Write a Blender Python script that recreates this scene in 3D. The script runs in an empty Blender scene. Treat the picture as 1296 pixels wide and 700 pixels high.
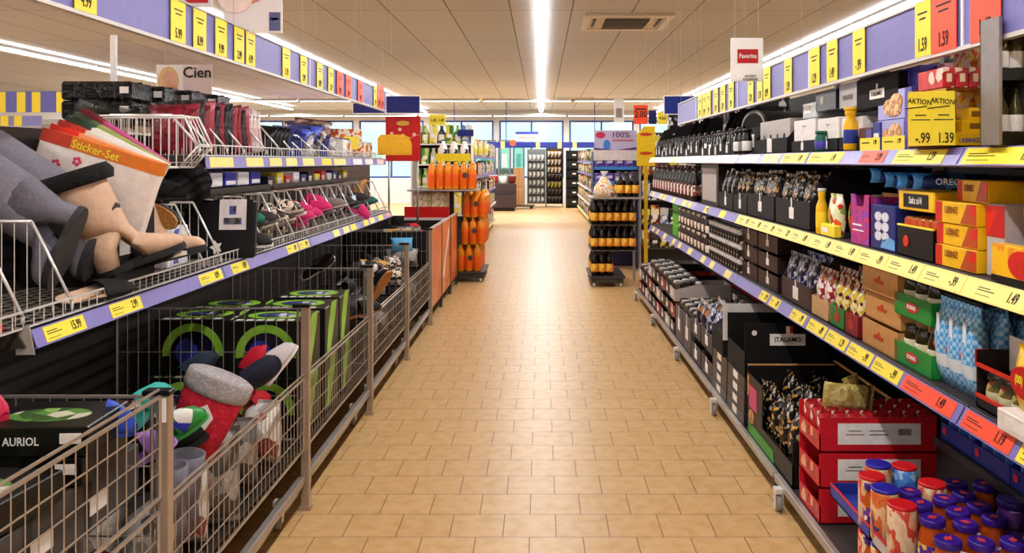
import bpy, math, random
from mathutils import Vector, Matrix, Euler
R = random.Random(7)
PI = math.pi
SC = bpy.context.scene
COL = SC.collection
# ------------------------------------------------------------------ camera, world, lights, exposure
CAMZ = 1.5
cd = bpy.data.cameras.new('camera')
cam = bpy.data.objects.new('camera', cd)
COL.objects.link(cam)
cam.location = (0, 0, CAMZ)
cam.rotation_euler = (PI / 2, 0, 0)
cd.sensor_width = 36.0
cd.lens = 36.0 * 1050 / 1296
cd.shift_x = -(685 - 648) / 1296
cd.shift_y = -(350 - 204) / 1296
cd.clip_start = 0.05
cd.clip_end = 120

SC.camera = cam
SC.view_settings.view_transform = 'Standard'
SC.view_settings.look = 'None'
SC.view_settings.gamma = 1.0
SC.view_settings.use_curve_mapping = False
SC.view_settings.exposure = 0.12
w = bpy.data.worlds.new('world')
SC.world = w
w.use_nodes = True
w.node_tree.nodes['Background'].inputs[0].default_value = (1.0, 1.0, 0.97, 1)
w.node_tree.nodes['Background'].inputs[1].default_value = 1.7
STRIP_W = 34.0      # watts per fixture of the ceiling strips
UP_W = 9.0         # watts each fixture sends up to the ceiling
TUBE_E = 20.0       # emission of the bare tubes

# ------------------------------------------------------------------ materials
MATS = {}


def srgb(c):
    if isinstance(c, str):
        c = [int(c[i:i + 2], 16) / 255 for i in (0, 2, 4)]
    return tuple(((x / 12.92) if x <= 0.04045 else ((x + 0.055) / 1.055) ** 2.4) for x in c) + (1,)


def newmat(name):
    m = bpy.data.materials.new(name)
    m.use_nodes = True
    return m, m.node_tree, m.node_tree.nodes['Principled BSDF']


def plain(c, rough=0.5, metal=0.0, spec=0.3, trans=0.0, emit=0.0, alpha=1.0, vary=0.06, scale=30):
    """A plain surface with a slight mottling."""
    key = ('p', c, rough, metal, spec, trans, emit, alpha, vary, scale)
    if key in MATS:
        return MATS[key]
    m, nt, b = newmat('surface_' + str(c))
    col = srgb(c)
    b.inputs['Roughness'].default_value = rough
    b.inputs['Metallic'].default_value = metal
    b.inputs['Specular IOR Level'].default_value = spec
    b.inputs['Transmission Weight'].default_value = trans
    b.inputs['Alpha'].default_value = alpha
    b.inputs['Base Color'].default_value = col
    if emit:
        b.inputs['Emission Color'].default_value = col
        b.inputs['Emission Strength'].default_value = emit
    elif vary:
        tc = nt.nodes.new('ShaderNodeTexCoord')
        n = nt.nodes.new('ShaderNodeTexNoise')
        n.inputs['Scale'].default_value = scale
        n.inputs['Detail'].default_value = 2
        nt.links.new(tc.outputs['Object'], n.inputs['Vector'])
        r = nt.nodes.new('ShaderNodeValToRGB')
        r.color_ramp.elements[0].position = 0.3
        r.color_ramp.elements[1].position = 0.7
        r.color_ramp.elements[0].color = tuple(x * (1 - vary * 1.6) for x in col[:3]) + (1,)
        r.color_ramp.elements[1].color = tuple(min(1, x * (1 + vary)) for x in col[:3]) + (1,)
        nt.links.new(n.outputs['Fac'], r.inputs['Fac'])
        nt.links.new(r.outputs['Color'], b.inputs['Base Color'])
    MATS[key] = m
    return m


def pr(cols, scale=40, rough=0.35, bump=0.0, kind='vor', stretch=(1, 1, 1), metal=0.0):
    """Printed packaging / foil: patches of the given colours, with optional crinkle."""
    key = ('r', tuple(cols), scale, rough, bump, kind, stretch, metal)
    if key in MATS:
        return MATS[key]
    m, nt, b = newmat('print_' + cols[0])
    tc = nt.nodes.new('ShaderNodeTexCoord')
    mp = nt.nodes.new('ShaderNodeMapping')
    mp.inputs['Scale'].default_value = stretch
    nt.links.new(tc.outputs['Object'], mp.inputs['Vector'])
    if kind == 'vor':
        t = nt.nodes.new('ShaderNodeTexVoronoi')
        t.inputs['Scale'].default_value = scale
        nt.links.new(mp.outputs[0], t.inputs['Vector'])
        sep = nt.nodes.new('ShaderNodeSeparateColor')
        nt.links.new(t.outputs['Color'], sep.inputs[0])
        fac = sep.outputs[0]
    elif kind == 'wave':
        t = nt.nodes.new('ShaderNodeTexWave')
        t.inputs['Scale'].default_value = scale
        t.inputs['Distortion'].default_value = 3.0
        nt.links.new(mp.outputs[0], t.inputs['Vector'])
        fac = t.outputs['Fac']
    else:
        t = nt.nodes.new('ShaderNodeTexNoise')
        t.inputs['Scale'].default_value = scale
        t.inputs['Detail'].default_value = 3
        nt.links.new(mp.outputs[0], t.inputs['Vector'])
        mr = nt.nodes.new('ShaderNodeMapRange')
        mr.inputs['From Min'].default_value = 0.28
        mr.inputs['From Max'].default_value = 0.72
        nt.links.new(t.outputs['Fac'], mr.inputs['Value'])
        fac = mr.outputs[0]
    r = nt.nodes.new('ShaderNodeValToRGB')
    r.color_ramp.interpolation = 'CONSTANT'
    els = r.color_ramp.elements
    n = len(cols)
    els[0].position = 0
    els[0].color = srgb(cols[0])
    els[1].position = 1 / n
    els[1].color = srgb(cols[1 % n])
    for i in range(2, n):
        e = els.new(i / n)
        e.color = srgb(cols[i])
    nt.links.new(fac, r.inputs['Fac'])
    nt.links.new(r.outputs['Color'], b.inputs['Base Color'])
    b.inputs['Roughness'].default_value = rough
    b.inputs['Metallic'].default_value = metal
    b.inputs['Specular IOR Level'].default_value = 0.35
    if bump:
        nz = nt.nodes.new('ShaderNodeTexNoise')
        nz.inputs['Scale'].default_value = 38
        nz.inputs['Detail'].default_value = 2
        nt.links.new(tc.outputs['Object'], nz.inputs['Vector'])
        bp = nt.nodes.new('ShaderNodeBump')
        bp.inputs['Strength'].default_value = bump
        bp.inputs['Distance'].default_value = 0.012
        nt.links.new(nz.outputs['Fac'], bp.inputs['Height'])
        nt.links.new(bp.outputs[0], b.inputs['Normal'])
    MATS[key] = m
    return m


CHROME = plain('ece9e6', 0.3, 0.4, vary=0)
BINW = plain('b9ada2', 0.3, 0.6, vary=0)
STEEL = plain('b0a8a2', 0.34, 0.6, vary=0.05)
STEELD = plain('4c4844', 0.45, 0.6, vary=0.1)
POSTM = plain('b8a490', 0.3, 0.5, vary=0.05)
BLACK = plain('070607', 0.4, vary=0)
BLACKC = plain('0b090a', 0.75, vary=0.05)
BLACKF = pr(['050505', '0b0a0b', '151314'], 120, 0.9, 0.8, 'noise')
WHITE = plain('f2efec', 0.4, vary=0)
GREYC = plain('9d928e', 0.5)
YELL = plain('f6de3c', 0.45, vary=0)
YELLP = plain('f4de7c', 0.4, vary=0)
REDC = plain('f4502e', 0.45, vary=0)
LILAC = plain('7772b2', 0.4, vary=0.03)
LILACR = plain('7a70b4', 0.35, vary=0.03)
NAVY = plain('1d2470', 0.35, vary=0)
INK = plain('1b1712', 0.6, vary=0)
GLASS = plain('dfeee8', 0.05, trans=0.9, vary=0)
TAN = plain('c99454', 0.7)


# ------------------------------------------------------------------ mesh helpers
class MB:
    def __init__(s):
        s.v = []
        s.f = []
        s.mi = []
        s.sm = []

    def add(s, vs, fs, mi=0, smooth=False):
        o = len(s.v)
        s.v += [tuple(v) for v in vs]
        for f in fs:
            s.f.append(tuple(i + o for i in f))
            s.mi.append(mi)
            s.sm.append(smooth)
        return s

    def box(s, x0, x1, y0, y1, z0, z1, c=0.0, mi=0):
        """Box; c > 0 chamfers every edge."""
        if x1 < x0: x0, x1 = x1, x0
        if y1 < y0: y0, y1 = y1, y0
        if z1 < z0: z0, z1 = z1, z0
        c = min(c, (x1 - x0) * .3, (y1 - y0) * .3, (z1 - z0) * .3)
        if c <= 0:
            vs = [(x, y, z) for z in (z0, z1) for y in (y0, y1) for x in (x0, x1)]
            fs = [(0, 2, 3, 1), (4, 5, 7, 6), (0, 1, 5, 4), (2, 6, 7, 3), (0, 4, 6, 2), (1, 3, 7, 5)]
            return s.add(vs, fs, mi)
        vs = []
        idx = {}
        X, Y, Z = (x0, x1), (y0, y1), (z0, z1)
        sg = (1, -1)
        for i in (0, 1):
            for j in (0, 1):
                for k in (0, 1):
                    for a in (0, 1, 2):
                        p = [X[i], Y[j], Z[k]]
                        q = [c * sg[i], c * sg[j], c * sg[k]]
                        for b in (0, 1, 2):
                            if b != a: p[b] += q[b]
                        idx[i, j, k, a] = len(vs)
                        vs.append(tuple(p))
        g = lambda i, j, k, a: idx[i, j, k, a]
        fs = []
        for i in (0, 1):
            f = [g(i, 0, 0, 0), g(i, 1, 0, 0), g(i, 1, 1, 0), g(i, 0, 1, 0)]
            fs.append(f if i else f[::-1])
            f = [g(0, i, 0, 1), g(0, i, 1, 1), g(1, i, 1, 1), g(1, i, 0, 1)]
            fs.append(f if i else f[::-1])
            f = [g(0, 0, i, 2), g(1, 0, i, 2), g(1, 1, i, 2), g(0, 1, i, 2)]
            fs.append(f if i else f[::-1])
        for i in (0, 1):
            for j in (0, 1):
                fs.append([g(i, j, 0, 0), g(i, j, 1, 0), g(i, j, 1, 1), g(i, j, 0, 1)])
                fs.append([g(i, 0, j, 0), g(i, 1, j, 0), g(i, 1, j, 2), g(i, 0, j, 2)])
                fs.append([g(0, i, j, 1), g(1, i, j, 1), g(1, i, j, 2), g(0, i, j, 2)])
                for k in (0, 1):
                    fs.append([g(i, j, k, 0), g(i, j, k, 1), g(i, j, k, 2)])
        return s.add(vs, fs, mi)

    def prism(s, poly, axis, a0, a1, mi=0):
        """Extrude a polygon along an axis. poly points are the two other coordinates in xyz order."""
        n = len(poly)
        vs = []
        for a in (a0, a1):
            for (u, v) in poly:
                vs.append({'x': (a, u, v), 'y': (u, a, v), 'z': (u, v, a)}[axis])
        fs = [tuple(range(n))[::-1], tuple(range(n, 2 * n))]
        for i in range(n):
            j = (i + 1) % n
            fs.append((i, j, n + j, n + i))
        return s.add(vs, fs, mi)

    def bar(s, p, q, r, n=4, mi=0):
        p, q = Vector(p), Vector(q)
        d = (q - p)
        if d.length < 1e-6: return s
        d.normalize()
        a = d.orthogonal().normalized() if abs(d.z) > .9 else d.cross(Vector((0, 0, 1))).normalized()
        b = d.cross(a)
        vs = []
        for o in (p, q):
            for i in range(n):
                t = 2 * PI * (i + .5) / n
                vs.append(o + (a * math.cos(t) + b * math.sin(t)) * r)
        fs = [tuple(range(n))[::-1], tuple(range(n, 2 * n))]
        for i in range(n):
            j = (i + 1) % n
            fs.append((i, j, n + j, n + i))
        return s.add(vs, fs, mi, n > 5)

    def path(s, pts, r, n=6, mi=0):
        for a, b in zip(pts, pts[1:]): s.bar(a, b, r, n, mi)
        return s

    def lathe(s, prof, n=16, cx=0, cy=0, mi=0, smooth=True):
        """prof: (radius, z) from bottom to top, closed by caps."""
        vs = []
        for (r, z) in prof:
            for i in range(n):
                t = 2 * PI * i / n
                vs.append((cx + r * math.cos(t), cy + r * math.sin(t), z))
        fs = []
        for k in range(len(prof) - 1):
            for i in range(n):
                j = (i + 1) % n
                fs.append((k * n + i, k * n + j, (k + 1) * n + j, (k + 1) * n + i))
        s.add(vs, fs, mi, smooth)
        o = len(s.v) - len(vs)
        s.f.append(tuple(o + i for i in range(n))[::-1]); s.mi.append(mi); s.sm.append(False)
        o2 = o + (len(prof) - 1) * n
        s.f.append(tuple(o2 + i for i in range(n))); s.mi.append(mi); s.sm.append(False)
        return s

    def loft(s, rings, mi=0, smooth=True, cap=True):
        n = len(rings[0])
        vs = [p for r in rings for p in r]
        fs = []
        for k in range(len(rings) - 1):
            for i in range(n):
                j = (i + 1) % n
                fs.append((k * n + i, k * n + j, (k + 1) * n + j, (k + 1) * n + i))
        if cap:
            fs.append(tuple(range(n))[::-1])
            fs.append(tuple((len(rings) - 1) * n + i for i in range(n)))
        return s.add(vs, fs, mi, smooth)

    def mesh(s, name, *mats):
        me = bpy.data.meshes.new(name)
        me.from_pydata(s.v, [], s.f)
        for m in mats: me.materials.append(m)
        me.polygons.foreach_set('material_index', s.mi)
        me.polygons.foreach_set('use_smooth', s.sm)
        me.update()
        return me


def link(name, me, parent=None, loc=(0, 0, 0), rot=(0, 0, 0), scale=(1, 1, 1)):
    o = bpy.data.objects.new(name, me)
    COL.objects.link(o)
    o.location = loc
    o.rotation_euler = rot
    o.scale = scale
    if parent: o.parent = parent
    return o


def tag(o, label, cat, group=None):
    o['label'] = label
    o['category'] = cat
    if group: o['group'] = group
    return o


def thing(name, label, cat, loc=(0, 0, 0), rot=(0, 0, 0), group=None):
    o = link(name, None, None, loc, rot)
    o.empty_display_size = 0.05
    return tag(o, label, cat, group)


def struct(name, mb, *mats):
    o = link(name, mb.mesh(name, *mats))
    o['kind'] = 'structure'
    return o


_fc = {}


def text(parent, s, size, loc, rot=(PI / 2, 0, 0), mat=INK, sx=1.0, align='CENTER', name='lettering', shear=0.0):
    k = (s, size, mat.name, align, shear)
    if k not in _fc:
        c = bpy.data.curves.new('lettering', 'FONT')
        c.body = s
        c.size = size
        c.resolution_u = 2
        c.align_x = align
        c.align_y = 'CENTER'
        c.extrude = 0.0004
        c.shear = shear
        c.offset = size * 0.012
        c.materials.append(mat)
        tmp = bpy.data.objects.new('lettering', c)
        me = bpy.data.meshes.new_from_object(tmp)
        bpy.data.objects.remove(tmp)
        _fc[k] = me
    return link(name, _fc[k], parent, loc, rot, (sx, 1, 1))


FR = -PI / 2      # yaw of a thing on the shelves to the east of the aisle (local -y looks at the aisle)
FL = PI / 2       # yaw of a thing on the shelves to the west


def py(p, X): return 1050 * X / (p - 685)


def zz(yp, Y): return CAMZ - (yp - 204) * Y / 1050


def xx(xp, Y): return (xp - 685) * Y / 1050


_mc = {}


def cached(key, fn):
    if key not in _mc: _mc[key] = fn()
    return _mc[key]


# ------------------------------------------------------------------ product builders: specs are lists (name, mesh, loc, rot, children)
def sp(name, me, loc=(0, 0, 0), rot=(0, 0, 0), kids=()): return (name, me, loc, rot, kids)


def place(spec, name, label, cat, loc, rz=0.0, group=None, rot=None):
    r = rot if rot is not None else (0, 0, rz)
    if len(spec) == 1 and not spec[0][4]:
        return tag(link(name, spec[0][1], None, loc, r), label, cat, group)
    t = thing(name, label, cat, loc, r, group)
    for (n, me, l, ro, kids) in spec:
        p = link(n, me, t, l, ro)
        for (n2, me2, l2, ro2, _k) in kids: link(n2, me2, p, l2, ro2)
    return t


def S_bottle(h, r, liq, lab, cap, n=12, parts=True, slim=.36):
    def mk():
        b = MB().lathe([(r * .86, 0), (r, h * .04), (r, h * .55), (r * .93, h * .62), (r * .55, h * .76), (r * slim, h * .84), (r * slim, h * .955)], n).mesh('bottle_body', liq)
        l = MB().lathe([(r * 1.015, h * .16), (r * 1.03, h * .17), (r * 1.03, h * .47), (r * 1.015, h * .48)], n).mesh('bottle_label', lab)
        c = MB().lathe([(r * slim * 1.15, h * .93), (r * slim * 1.2, h * .94), (r * slim * 1.2, h * .99), (r * slim, h)], n).mesh('bottle_cap', cap)
        return [sp('body', b), sp('label', l), sp('cap', c)]
    return cached(('bottle', h, r, liq.name, lab.name, cap.name, n), mk)


def S_jar(h, r, body, lab, lid, n=16, mark=None):
    def mk():
        b = MB().lathe([(r * .84, 0), (r * .97, h * .05), (r, h * .14), (r, h * .5), (r * .97, h * .62), (r * .84, h * .74), (r * .74, h * .82), (r * .74, h * .87)], n).mesh('jar_body', body)
        l = MB().lathe([(r * 1.005, h * .13), (r * 1.025, h * .14), (r * 1.025, h * .5), (r * 1.005, h * .51)], n).mesh('jar_label', lab)
        c = MB().lathe([(r * .9, h * .855), (r * .93, h * .865), (r * .93, h * .965), (r * .88, h * .99), (r * .8, h), (r * .78, h * .99)], n).mesh('jar_lid', lid)
        out = [sp('glass', b), sp('label', l), sp('lid', c)]
        if mark: out.append(sp('lid_print', MB().lathe([(r * .3, h - .0005), (r * .28, h + .0008)], 12).prism([(-r * .42, -r * .07), (r * .42, -r * .07), (r * .42, r * .07), (-r * .42, r * .07)], 'z', h - .0005, h + .001).mesh('lid_print', mark)))
        return out
    return cached(('jar', h, r, body.name, lab.name, lid.name, n), mk)


def S_can(h, r, body, top, n=14):
    def mk():
        b = MB().lathe([(r * .93, 0), (r, h * .03), (r, h * .9), (r * .93, h * .95)], n).mesh('can_body', body)
        c = MB().lathe([(r * .94, h * .93), (r * .98, h * .95), (r * .98, h * .99), (r * .9, h)], n).mesh('can_lid', top)
        return [sp('body', b), sp('lid', c)]
    return cached(('can', h, r, body.name, top.name, n), mk)


def S_bag(w_, d, h, m, seal=None):
    """Pillow bag with crimped top and bottom seals; width x, depth y, height z, base at z 0."""
    def mk():
        rings = []
        N = 12
        for k in range(9):
            t = k / 8
            puff = math.sin(PI * min(max((t - .04) / .92, 0), 1)) ** .55
            ww = w_ / 2 * (1 - .07 * puff)
            dd = max(d / 2 * puff, 0.002)
            ring = []
            for i in range(N):
                a = 2 * PI * i / N
                ca, sa = math.cos(a), math.sin(a)
                wr = 1 + .05 * math.sin(i * 2.3 + k * 1.7)
                ring.append((ww * math.copysign(abs(ca) ** .8, ca), dd * wr * math.copysign(abs(sa) ** .8, sa) + d / 2, h * t))
            rings.append(ring)
        b = MB().loft(rings).mesh('bag_body', m)
        s_ = MB()
        n = 10
        for i in range(n):
            x0 = -w_ / 2 + w_ * i / n
            s_.box(x0, x0 + w_ / n, d / 2 - .002 - .001 * (i % 2), d / 2 + .002 - .001 * (i % 2), h * .975, h * 1.05)
        return [sp('bag_body', b), sp('crimped_seal', s_.mesh('bag_seal', seal or m))]
    return cached(('bag', w_, d, h, m.name), mk)


def S_box(w_, d, h, m, lab=None, lpos=(.2, .25, .8, .75), near=None, npos=(.2, .25, .8, .75), ch=.003, flap=True, band=None, c2=None):
    """Closed carton: body, tape or flap seam on the top, a label panel on the front and on the near side."""
    def mk():
        b = MB().box(-w_ / 2, w_ / 2, 0, d, 0, h, ch)
        if flap:
            b.box(-w_ / 2 + .004, w_ / 2 - .004, d / 2 - .0015, d / 2 + .0015, h - .001, h + .0012)
        out = [sp('box_body', b.mesh('box_body', m))]
        e = .0012
        if lab:
            x0, z0, x1, z1 = lpos
            out.append(sp('front_label', MB().box(-w_ / 2 + w_ * x0, -w_ / 2 + w_ * x1, -e, .0005, h * z0, h * z1).mesh('box_label', lab)))
        if near:
            y0, z0, y1, z1 = npos
            out.append(sp('side_label', MB().box(w_ / 2 - .0005, w_ / 2 + e, d * y0, d * y1, h * z0, h * z1).mesh('box_label', near)))
        if band:
            out.append(sp('colour_band', MB().box(-w_ / 2 - e, w_ / 2 + e, -e, d + e, h * band[1], h * band[2], .001).mesh('box_band', band[0])))
        return out
    return cached(('box', w_, d, h, m.name, lab and lab.name, lpos, near and near.name, npos, flap, band and (band[0].name, band[1], band[2])), mk)


def S_tray(w_, d, h, m, hf=None, lab=None, inner=None, lw=.07, lh=.05):
    """Display tray: low front, high back, sloping sides, hanging label on the front."""
    hf = hf if hf is not None else h * .5
    def mk():
        t = .004
        b = MB().box(-w_ / 2, w_ / 2, 0, d, 0, t)
        b.box(-w_ / 2, w_ / 2, 0, t, 0, hf)
        b.box(-w_ / 2, w_ / 2, d - t, d, 0, h)
        poly = [(0, 0), (d, 0), (d, h), (d * .55, h), (d * .35, h * .97), (t, hf)]
        b.prism(poly, 'x', -w_ / 2, -w_ / 2 + t)
        b.prism(poly, 'x', w_ / 2 - t, w_ / 2)
        out = [sp('tray_body', b.mesh('tray_body', m))]
        if lab:
            l = MB().box(-lw / 2, lw / 2, -.002, 0, max(hf * .5 - lh / 2, .005), hf * .5 + lh / 2, .0005)
            l.box(-.006, .006, -.0025, 0, hf * .5 + lh / 2, hf + .01)
            out.append(sp('hanging_label', l.mesh('tray_label', lab)))
        return out
    return cached(('tray', w_, d, h, hf, m.name, lab and lab.name, lw, lh), mk)


def S_soda(h, r, liq, lab, cap, n=12):
    def mk():
        b = MB().lathe([(r * .9, 0), (r, h * .04), (r, h * .36), (r * .93, h * .42), (r, h * .5), (r * .99, h * .7), (r * .8, h * .82), (r * .42, h * .9), (r * .32, h * .93)], n).mesh('bottle_body', liq)
        l = MB().lathe([(r * 1.01, h * .1), (r * 1.03, h * .11), (r * 1.03, h * .58), (r * 1.01, h * .59)], n).mesh('bottle_label', lab)
        c = MB().lathe([(r * .36, h * .92), (r * .38, h * .93), (r * .38, h * .99), (r * .34, h)], n).mesh('bottle_cap', cap)
        return [sp('body', b), sp('label', l), sp('cap', c)]
    return cached(('soda', h, r, liq.name, lab.name), mk)


def S_pack6(r, h, nx, ny, liq, lab, cap, film=None, soda=False):
    """Shrink pack: bottles nx by ny with caps and a band of film; one thing as sold."""
    def mk():
        out = []
        b1 = S_soda(h, r, liq, lab, cap, 12) if soda else S_bottle(h, r, liq, lab, cap, 10)
        for i in range(nx):
            for j in range(ny):
                x = (i - (nx - 1) / 2) * r * 2.02
                y = r + j * r * 2.02
                out.append(sp('bottle', b1[0][1], (x, y, 0), (0, 0, 0), (b1[1], b1[2])))
        return out
    return cached(('pack', r, h, nx, ny, liq.name, lab.name), mk)


def ring_ell(c, ax, ay, rx, ry, n=14, flat=0.0):
    out = []
    for i in range(n):
        a = 2 * PI * i / n
        out.append(tuple(Vector(c) + Vector(ax) * (rx * math.cos(a)) + Vector(ay) * (ry * math.sin(a))))
    return out


def S_boot(L, hs, m, sole, trim=None, rs=.062, trimh=.06):
    """Boot: toe towards +x, heel at x 0, sole on z 0, shaft to height hs."""
    def mk():
        n = 16
        rings = []
        Wd = L * .19
        # from toe to ankle, then up the shaft
        for (x, z, rx, rz) in ((L * .985, .030, Wd * .35, .012), (L * .93, .036, Wd * .75, .024), (L * .8, .042, Wd * 1.0, .034), (L * .66, .050, Wd * .98, .042)):
            rings.append(ring_ell((x, 0, z), (0, 1, 0), (0, 0, 1), rx, rz, n))
        for (x, z, rx, rz, t) in ((L * .52, .066, Wd * .9, .058, .25), (L * .42, .085, Wd * .86, .075, .55), (L * .36, .125, Wd * .95, .10, .9)):
            dv = Vector((-math.sin(t), 0, math.cos(t)))
            rings.append(ring_ell((x, 0, z), (0, 1, 0), dv, rx, rz, n))
        for k, f in enumerate((.42, .55, .7, .85, 1.0)):
            rings.append(ring_ell((L * .23 - L * .03 * k, 0, hs * f), (0, 1, 0), (-1, 0, 0), rs * (.78 + .04 * k), rs * (.84 + .05 * k), n))
        up = MB().loft(rings)
        # heel cup
        up.loft([ring_ell((L * .13, 0, .02), (0, 1, 0), (-1, 0, 0), Wd * .75, L * .125, n), ring_ell((L * .15, 0, .08), (0, 1, 0), (-1, 0, 0), Wd * .8, L * .14, n), ring_ell((L * .22, 0, hs * .42), (0, 1, 0), (-1, 0, 0), rs * .76, rs * .82, n)])
        out = [sp('upper', up.mesh('boot_upper', m))]
        outl = []
        for i in range(24):
            a = 2 * PI * i / 24
            x = L / 2 + L / 2 * 1.02 * math.cos(a)
            y = Wd * 1.1 * math.sin(a) * (1 - .22 * math.exp(-((x - L * .4) / (L * .15)) ** 2)) * (.86 if x < L * .4 else 1.0)
            outl.append((x, y))
        s = MB().prism(outl, 'z', 0, .022)
        s.prism([(x * 1.01 - .001, y * 1.03) for x, y in outl], 'z', .004, .014)
        out.append(sp('sole', s.mesh('boot_sole', sole)))
        if trim:
            rg = []
            tx = L * .11
            for k, f in enumerate((0, .2, .5, .8, 1.0)):
                q = rs * (1.12 + .1 * math.sin(PI * f))
                rg.append([(tx + (q * 1.12 + .005 * math.sin(i * 2.1 + k)) * math.cos(2 * PI * i / 20), (q + .005 * math.sin(i * 3.7 + k * 2)) * math.sin(2 * PI * i / 20), hs - trimh * .7 + trimh * 1.4 * f) for i in range(20)])
            out.append(sp('fur_trim', MB().loft(rg).mesh('boot_trim', trim)))
        return out
    return cached(('boot', L, hs, m.name, sole.name, rs, trim and trim.name), mk)


def S_slipper(L, m, sole, lining=None):
    def mk():
        Wd = L * .18
        def outline(k=1.0):
            o = []
            for i in range(26):
                a = 2 * PI * i / 26
                x = L / 2 + L / 2 * math.copysign(abs(math.cos(a)) ** .8, math.cos(a)) * k
                y = Wd * k * math.copysign(abs(math.sin(a)) ** .7, math.sin(a)) * (1 - .25 * math.exp(-((x - L * .42) / (L * .14)) ** 2)) * (.85 if x < L * .4 else 1.0)
                o.append((x, y))
            return o
        s = MB().prism(outline(), 'z', 0, .016)
        f = MB().prism(outline(.93), 'z', .016, .022)
        rings = []
        for (x, w0, h0) in ((L * .985, .5, .016), (L * .9, .86, .045), (L * .74, .98, .062), (L * .6, .96, .075), (L * .5, .9, .08)):
            rings.append([(x, Wd * w0 * math.cos(PI * i / 10), .012 + h0 * math.sin(PI * i / 10)) for i in range(11)])
        u = MB().loft(rings, cap=False)
        u.add([(p[0], p[1] * .96, p[2] - .004 if p[2] > .02 else p[2]) for r in rings for p in r], [tuple(reversed((k * 11 + i, k * 11 + i + 1, (k + 1) * 11 + i + 1, (k + 1) * 11 + i))) for k in range(4) for i in range(10)], 0, True)
        return [sp('sole', s.mesh('slipper_sole', sole)), sp('footbed', f.mesh('slipper_footbed', lining or m)), sp('upper', u.mesh('slipper_upper', m))]
    return cached(('slip', L, m.name, sole.name), mk)


def orient(xd, zd):
    """Euler that sends local x to xd and local z as near as possible to zd."""
    x = Vector(xd).normalized()
    z = Vector(zd)
    z = (z - x * z.dot(x)).normalized()
    y = z.cross(x)
    return Matrix((x, y, z)).transposed().to_euler()


# ------------------------------------------------------------------ setting: floor, ceiling, walls
XW, XE, YS, YN, ZC = -12.5, 8.5, -12.0, 29.6, 3.32


def floor_mat():
    m, nt, b = newmat('tan_floor_tiles')
    tc = nt.nodes.new('ShaderNodeTexCoord')
    mp = nt.nodes.new('ShaderNodeMapping')
    mp.inputs['Location'].default_value = (0.047, 0.115, 0)
    nt.links.new(tc.outputs['Object'], mp.inputs['Vector'])
    br = nt.nodes.new('ShaderNodeTexBrick')
    br.offset = 0.5
    br.inputs['Scale'].default_value = 1
    br.inputs['Brick Width'].default_value = 0.214
    br.inputs['Row Height'].default_value = 0.214
    br.inputs['Mortar Size'].default_value = 0.0022
    br.inputs['Mortar Smooth'].default_value = 0.3
    br.inputs['Color1'].default_value = srgb('c9a26a')
    br.inputs['Color2'].default_value = srgb('c39b64')
    br.inputs['Mortar'].default_value = srgb('7a5c3c')
    nt.links.new(mp.outputs[0], br.inputs['Vector'])
    n = nt.nodes.new('ShaderNodeTexNoise')
    n.inputs['Scale'].default_value = 16
    n.inputs['Detail'].default_value = 4
    nt.links.new(tc.outputs['Object'], n.inputs['Vector'])
    r = nt.nodes.new('ShaderNodeValToRGB')
    r.color_ramp.elements[0].position = .35
    r.color_ramp.elements[0].color = srgb('b58a52')
    r.color_ramp.elements[1].position = .6
    r.color_ramp.elements[1].color = srgb('cfa97e')
    nt.links.new(n.outputs['Fac'], r.inputs['Fac'])
    mx = nt.nodes.new('ShaderNodeMix')
    mx.data_type = 'RGBA'
    mx.inputs[0].default_value = 0.42
    nt.links.new(br.outputs['Color'], mx.inputs[6])
    nt.links.new(r.outputs['Color'], mx.inputs[7])
    mx2 = nt.nodes.new('ShaderNodeMix')
    mx2.data_type = 'RGBA'
    nt.links.new(br.outputs['Fac'], mx2.inputs[0])
    nt.links.new(mx.outputs[2], mx2.inputs[6])
    mx2.inputs[7].default_value = srgb('6e4f30')
    nt.links.new(mx2.outputs[2], b.inputs['Base Color'])
    b.inputs['Roughness'].default_value = 0.37
    b.inputs['Specular IOR Level'].default_value = 0.3
    bp = nt.nodes.new('ShaderNodeBump')
    bp.inputs['Strength'].default_value = .5
    bp.inputs['Distance'].default_value = .002
    bp.invert = True
    nt.links.new(br.outputs['Fac'], bp.inputs['Height'])
    nt.links.new(bp.outputs[0], b.inputs['Normal'])
    return m


def ceil_mat():
    m, nt, b = newmat('ceiling_panels')
    tc = nt.nodes.new('ShaderNodeTexCoord')
    mp = nt.nodes.new('ShaderNodeMapping')
    mp.inputs['Rotation'].default_value = (0, 0, PI / 2)
    mp.inputs['Location'].default_value = (0.0, 0.37, 0)
    nt.links.new(tc.outputs['Object'], mp.inputs['Vector'])
    br = nt.nodes.new('ShaderNodeTexBrick')
    br.offset = 0.0
    br.inputs['Scale'].default_value = 1
    br.inputs['Brick Width'].default_value = 2.5
    br.inputs['Row Height'].default_value = 0.74
    br.inputs['Mortar Size'].default_value = 0.007
    br.inputs['Color1'].default_value = srgb('d6d5d6')
    br.inputs['Color2'].default_value = srgb('d1cfd0')
    br.inputs['Mortar'].default_value = srgb('6d5f55')
    nt.links.new(mp.outputs[0], br.inputs['Vector'])
    nt.links.new(br.outputs['Color'], b.inputs['Base Color'])
    b.inputs['Roughness'].default_value = 0.9
    return m


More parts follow.
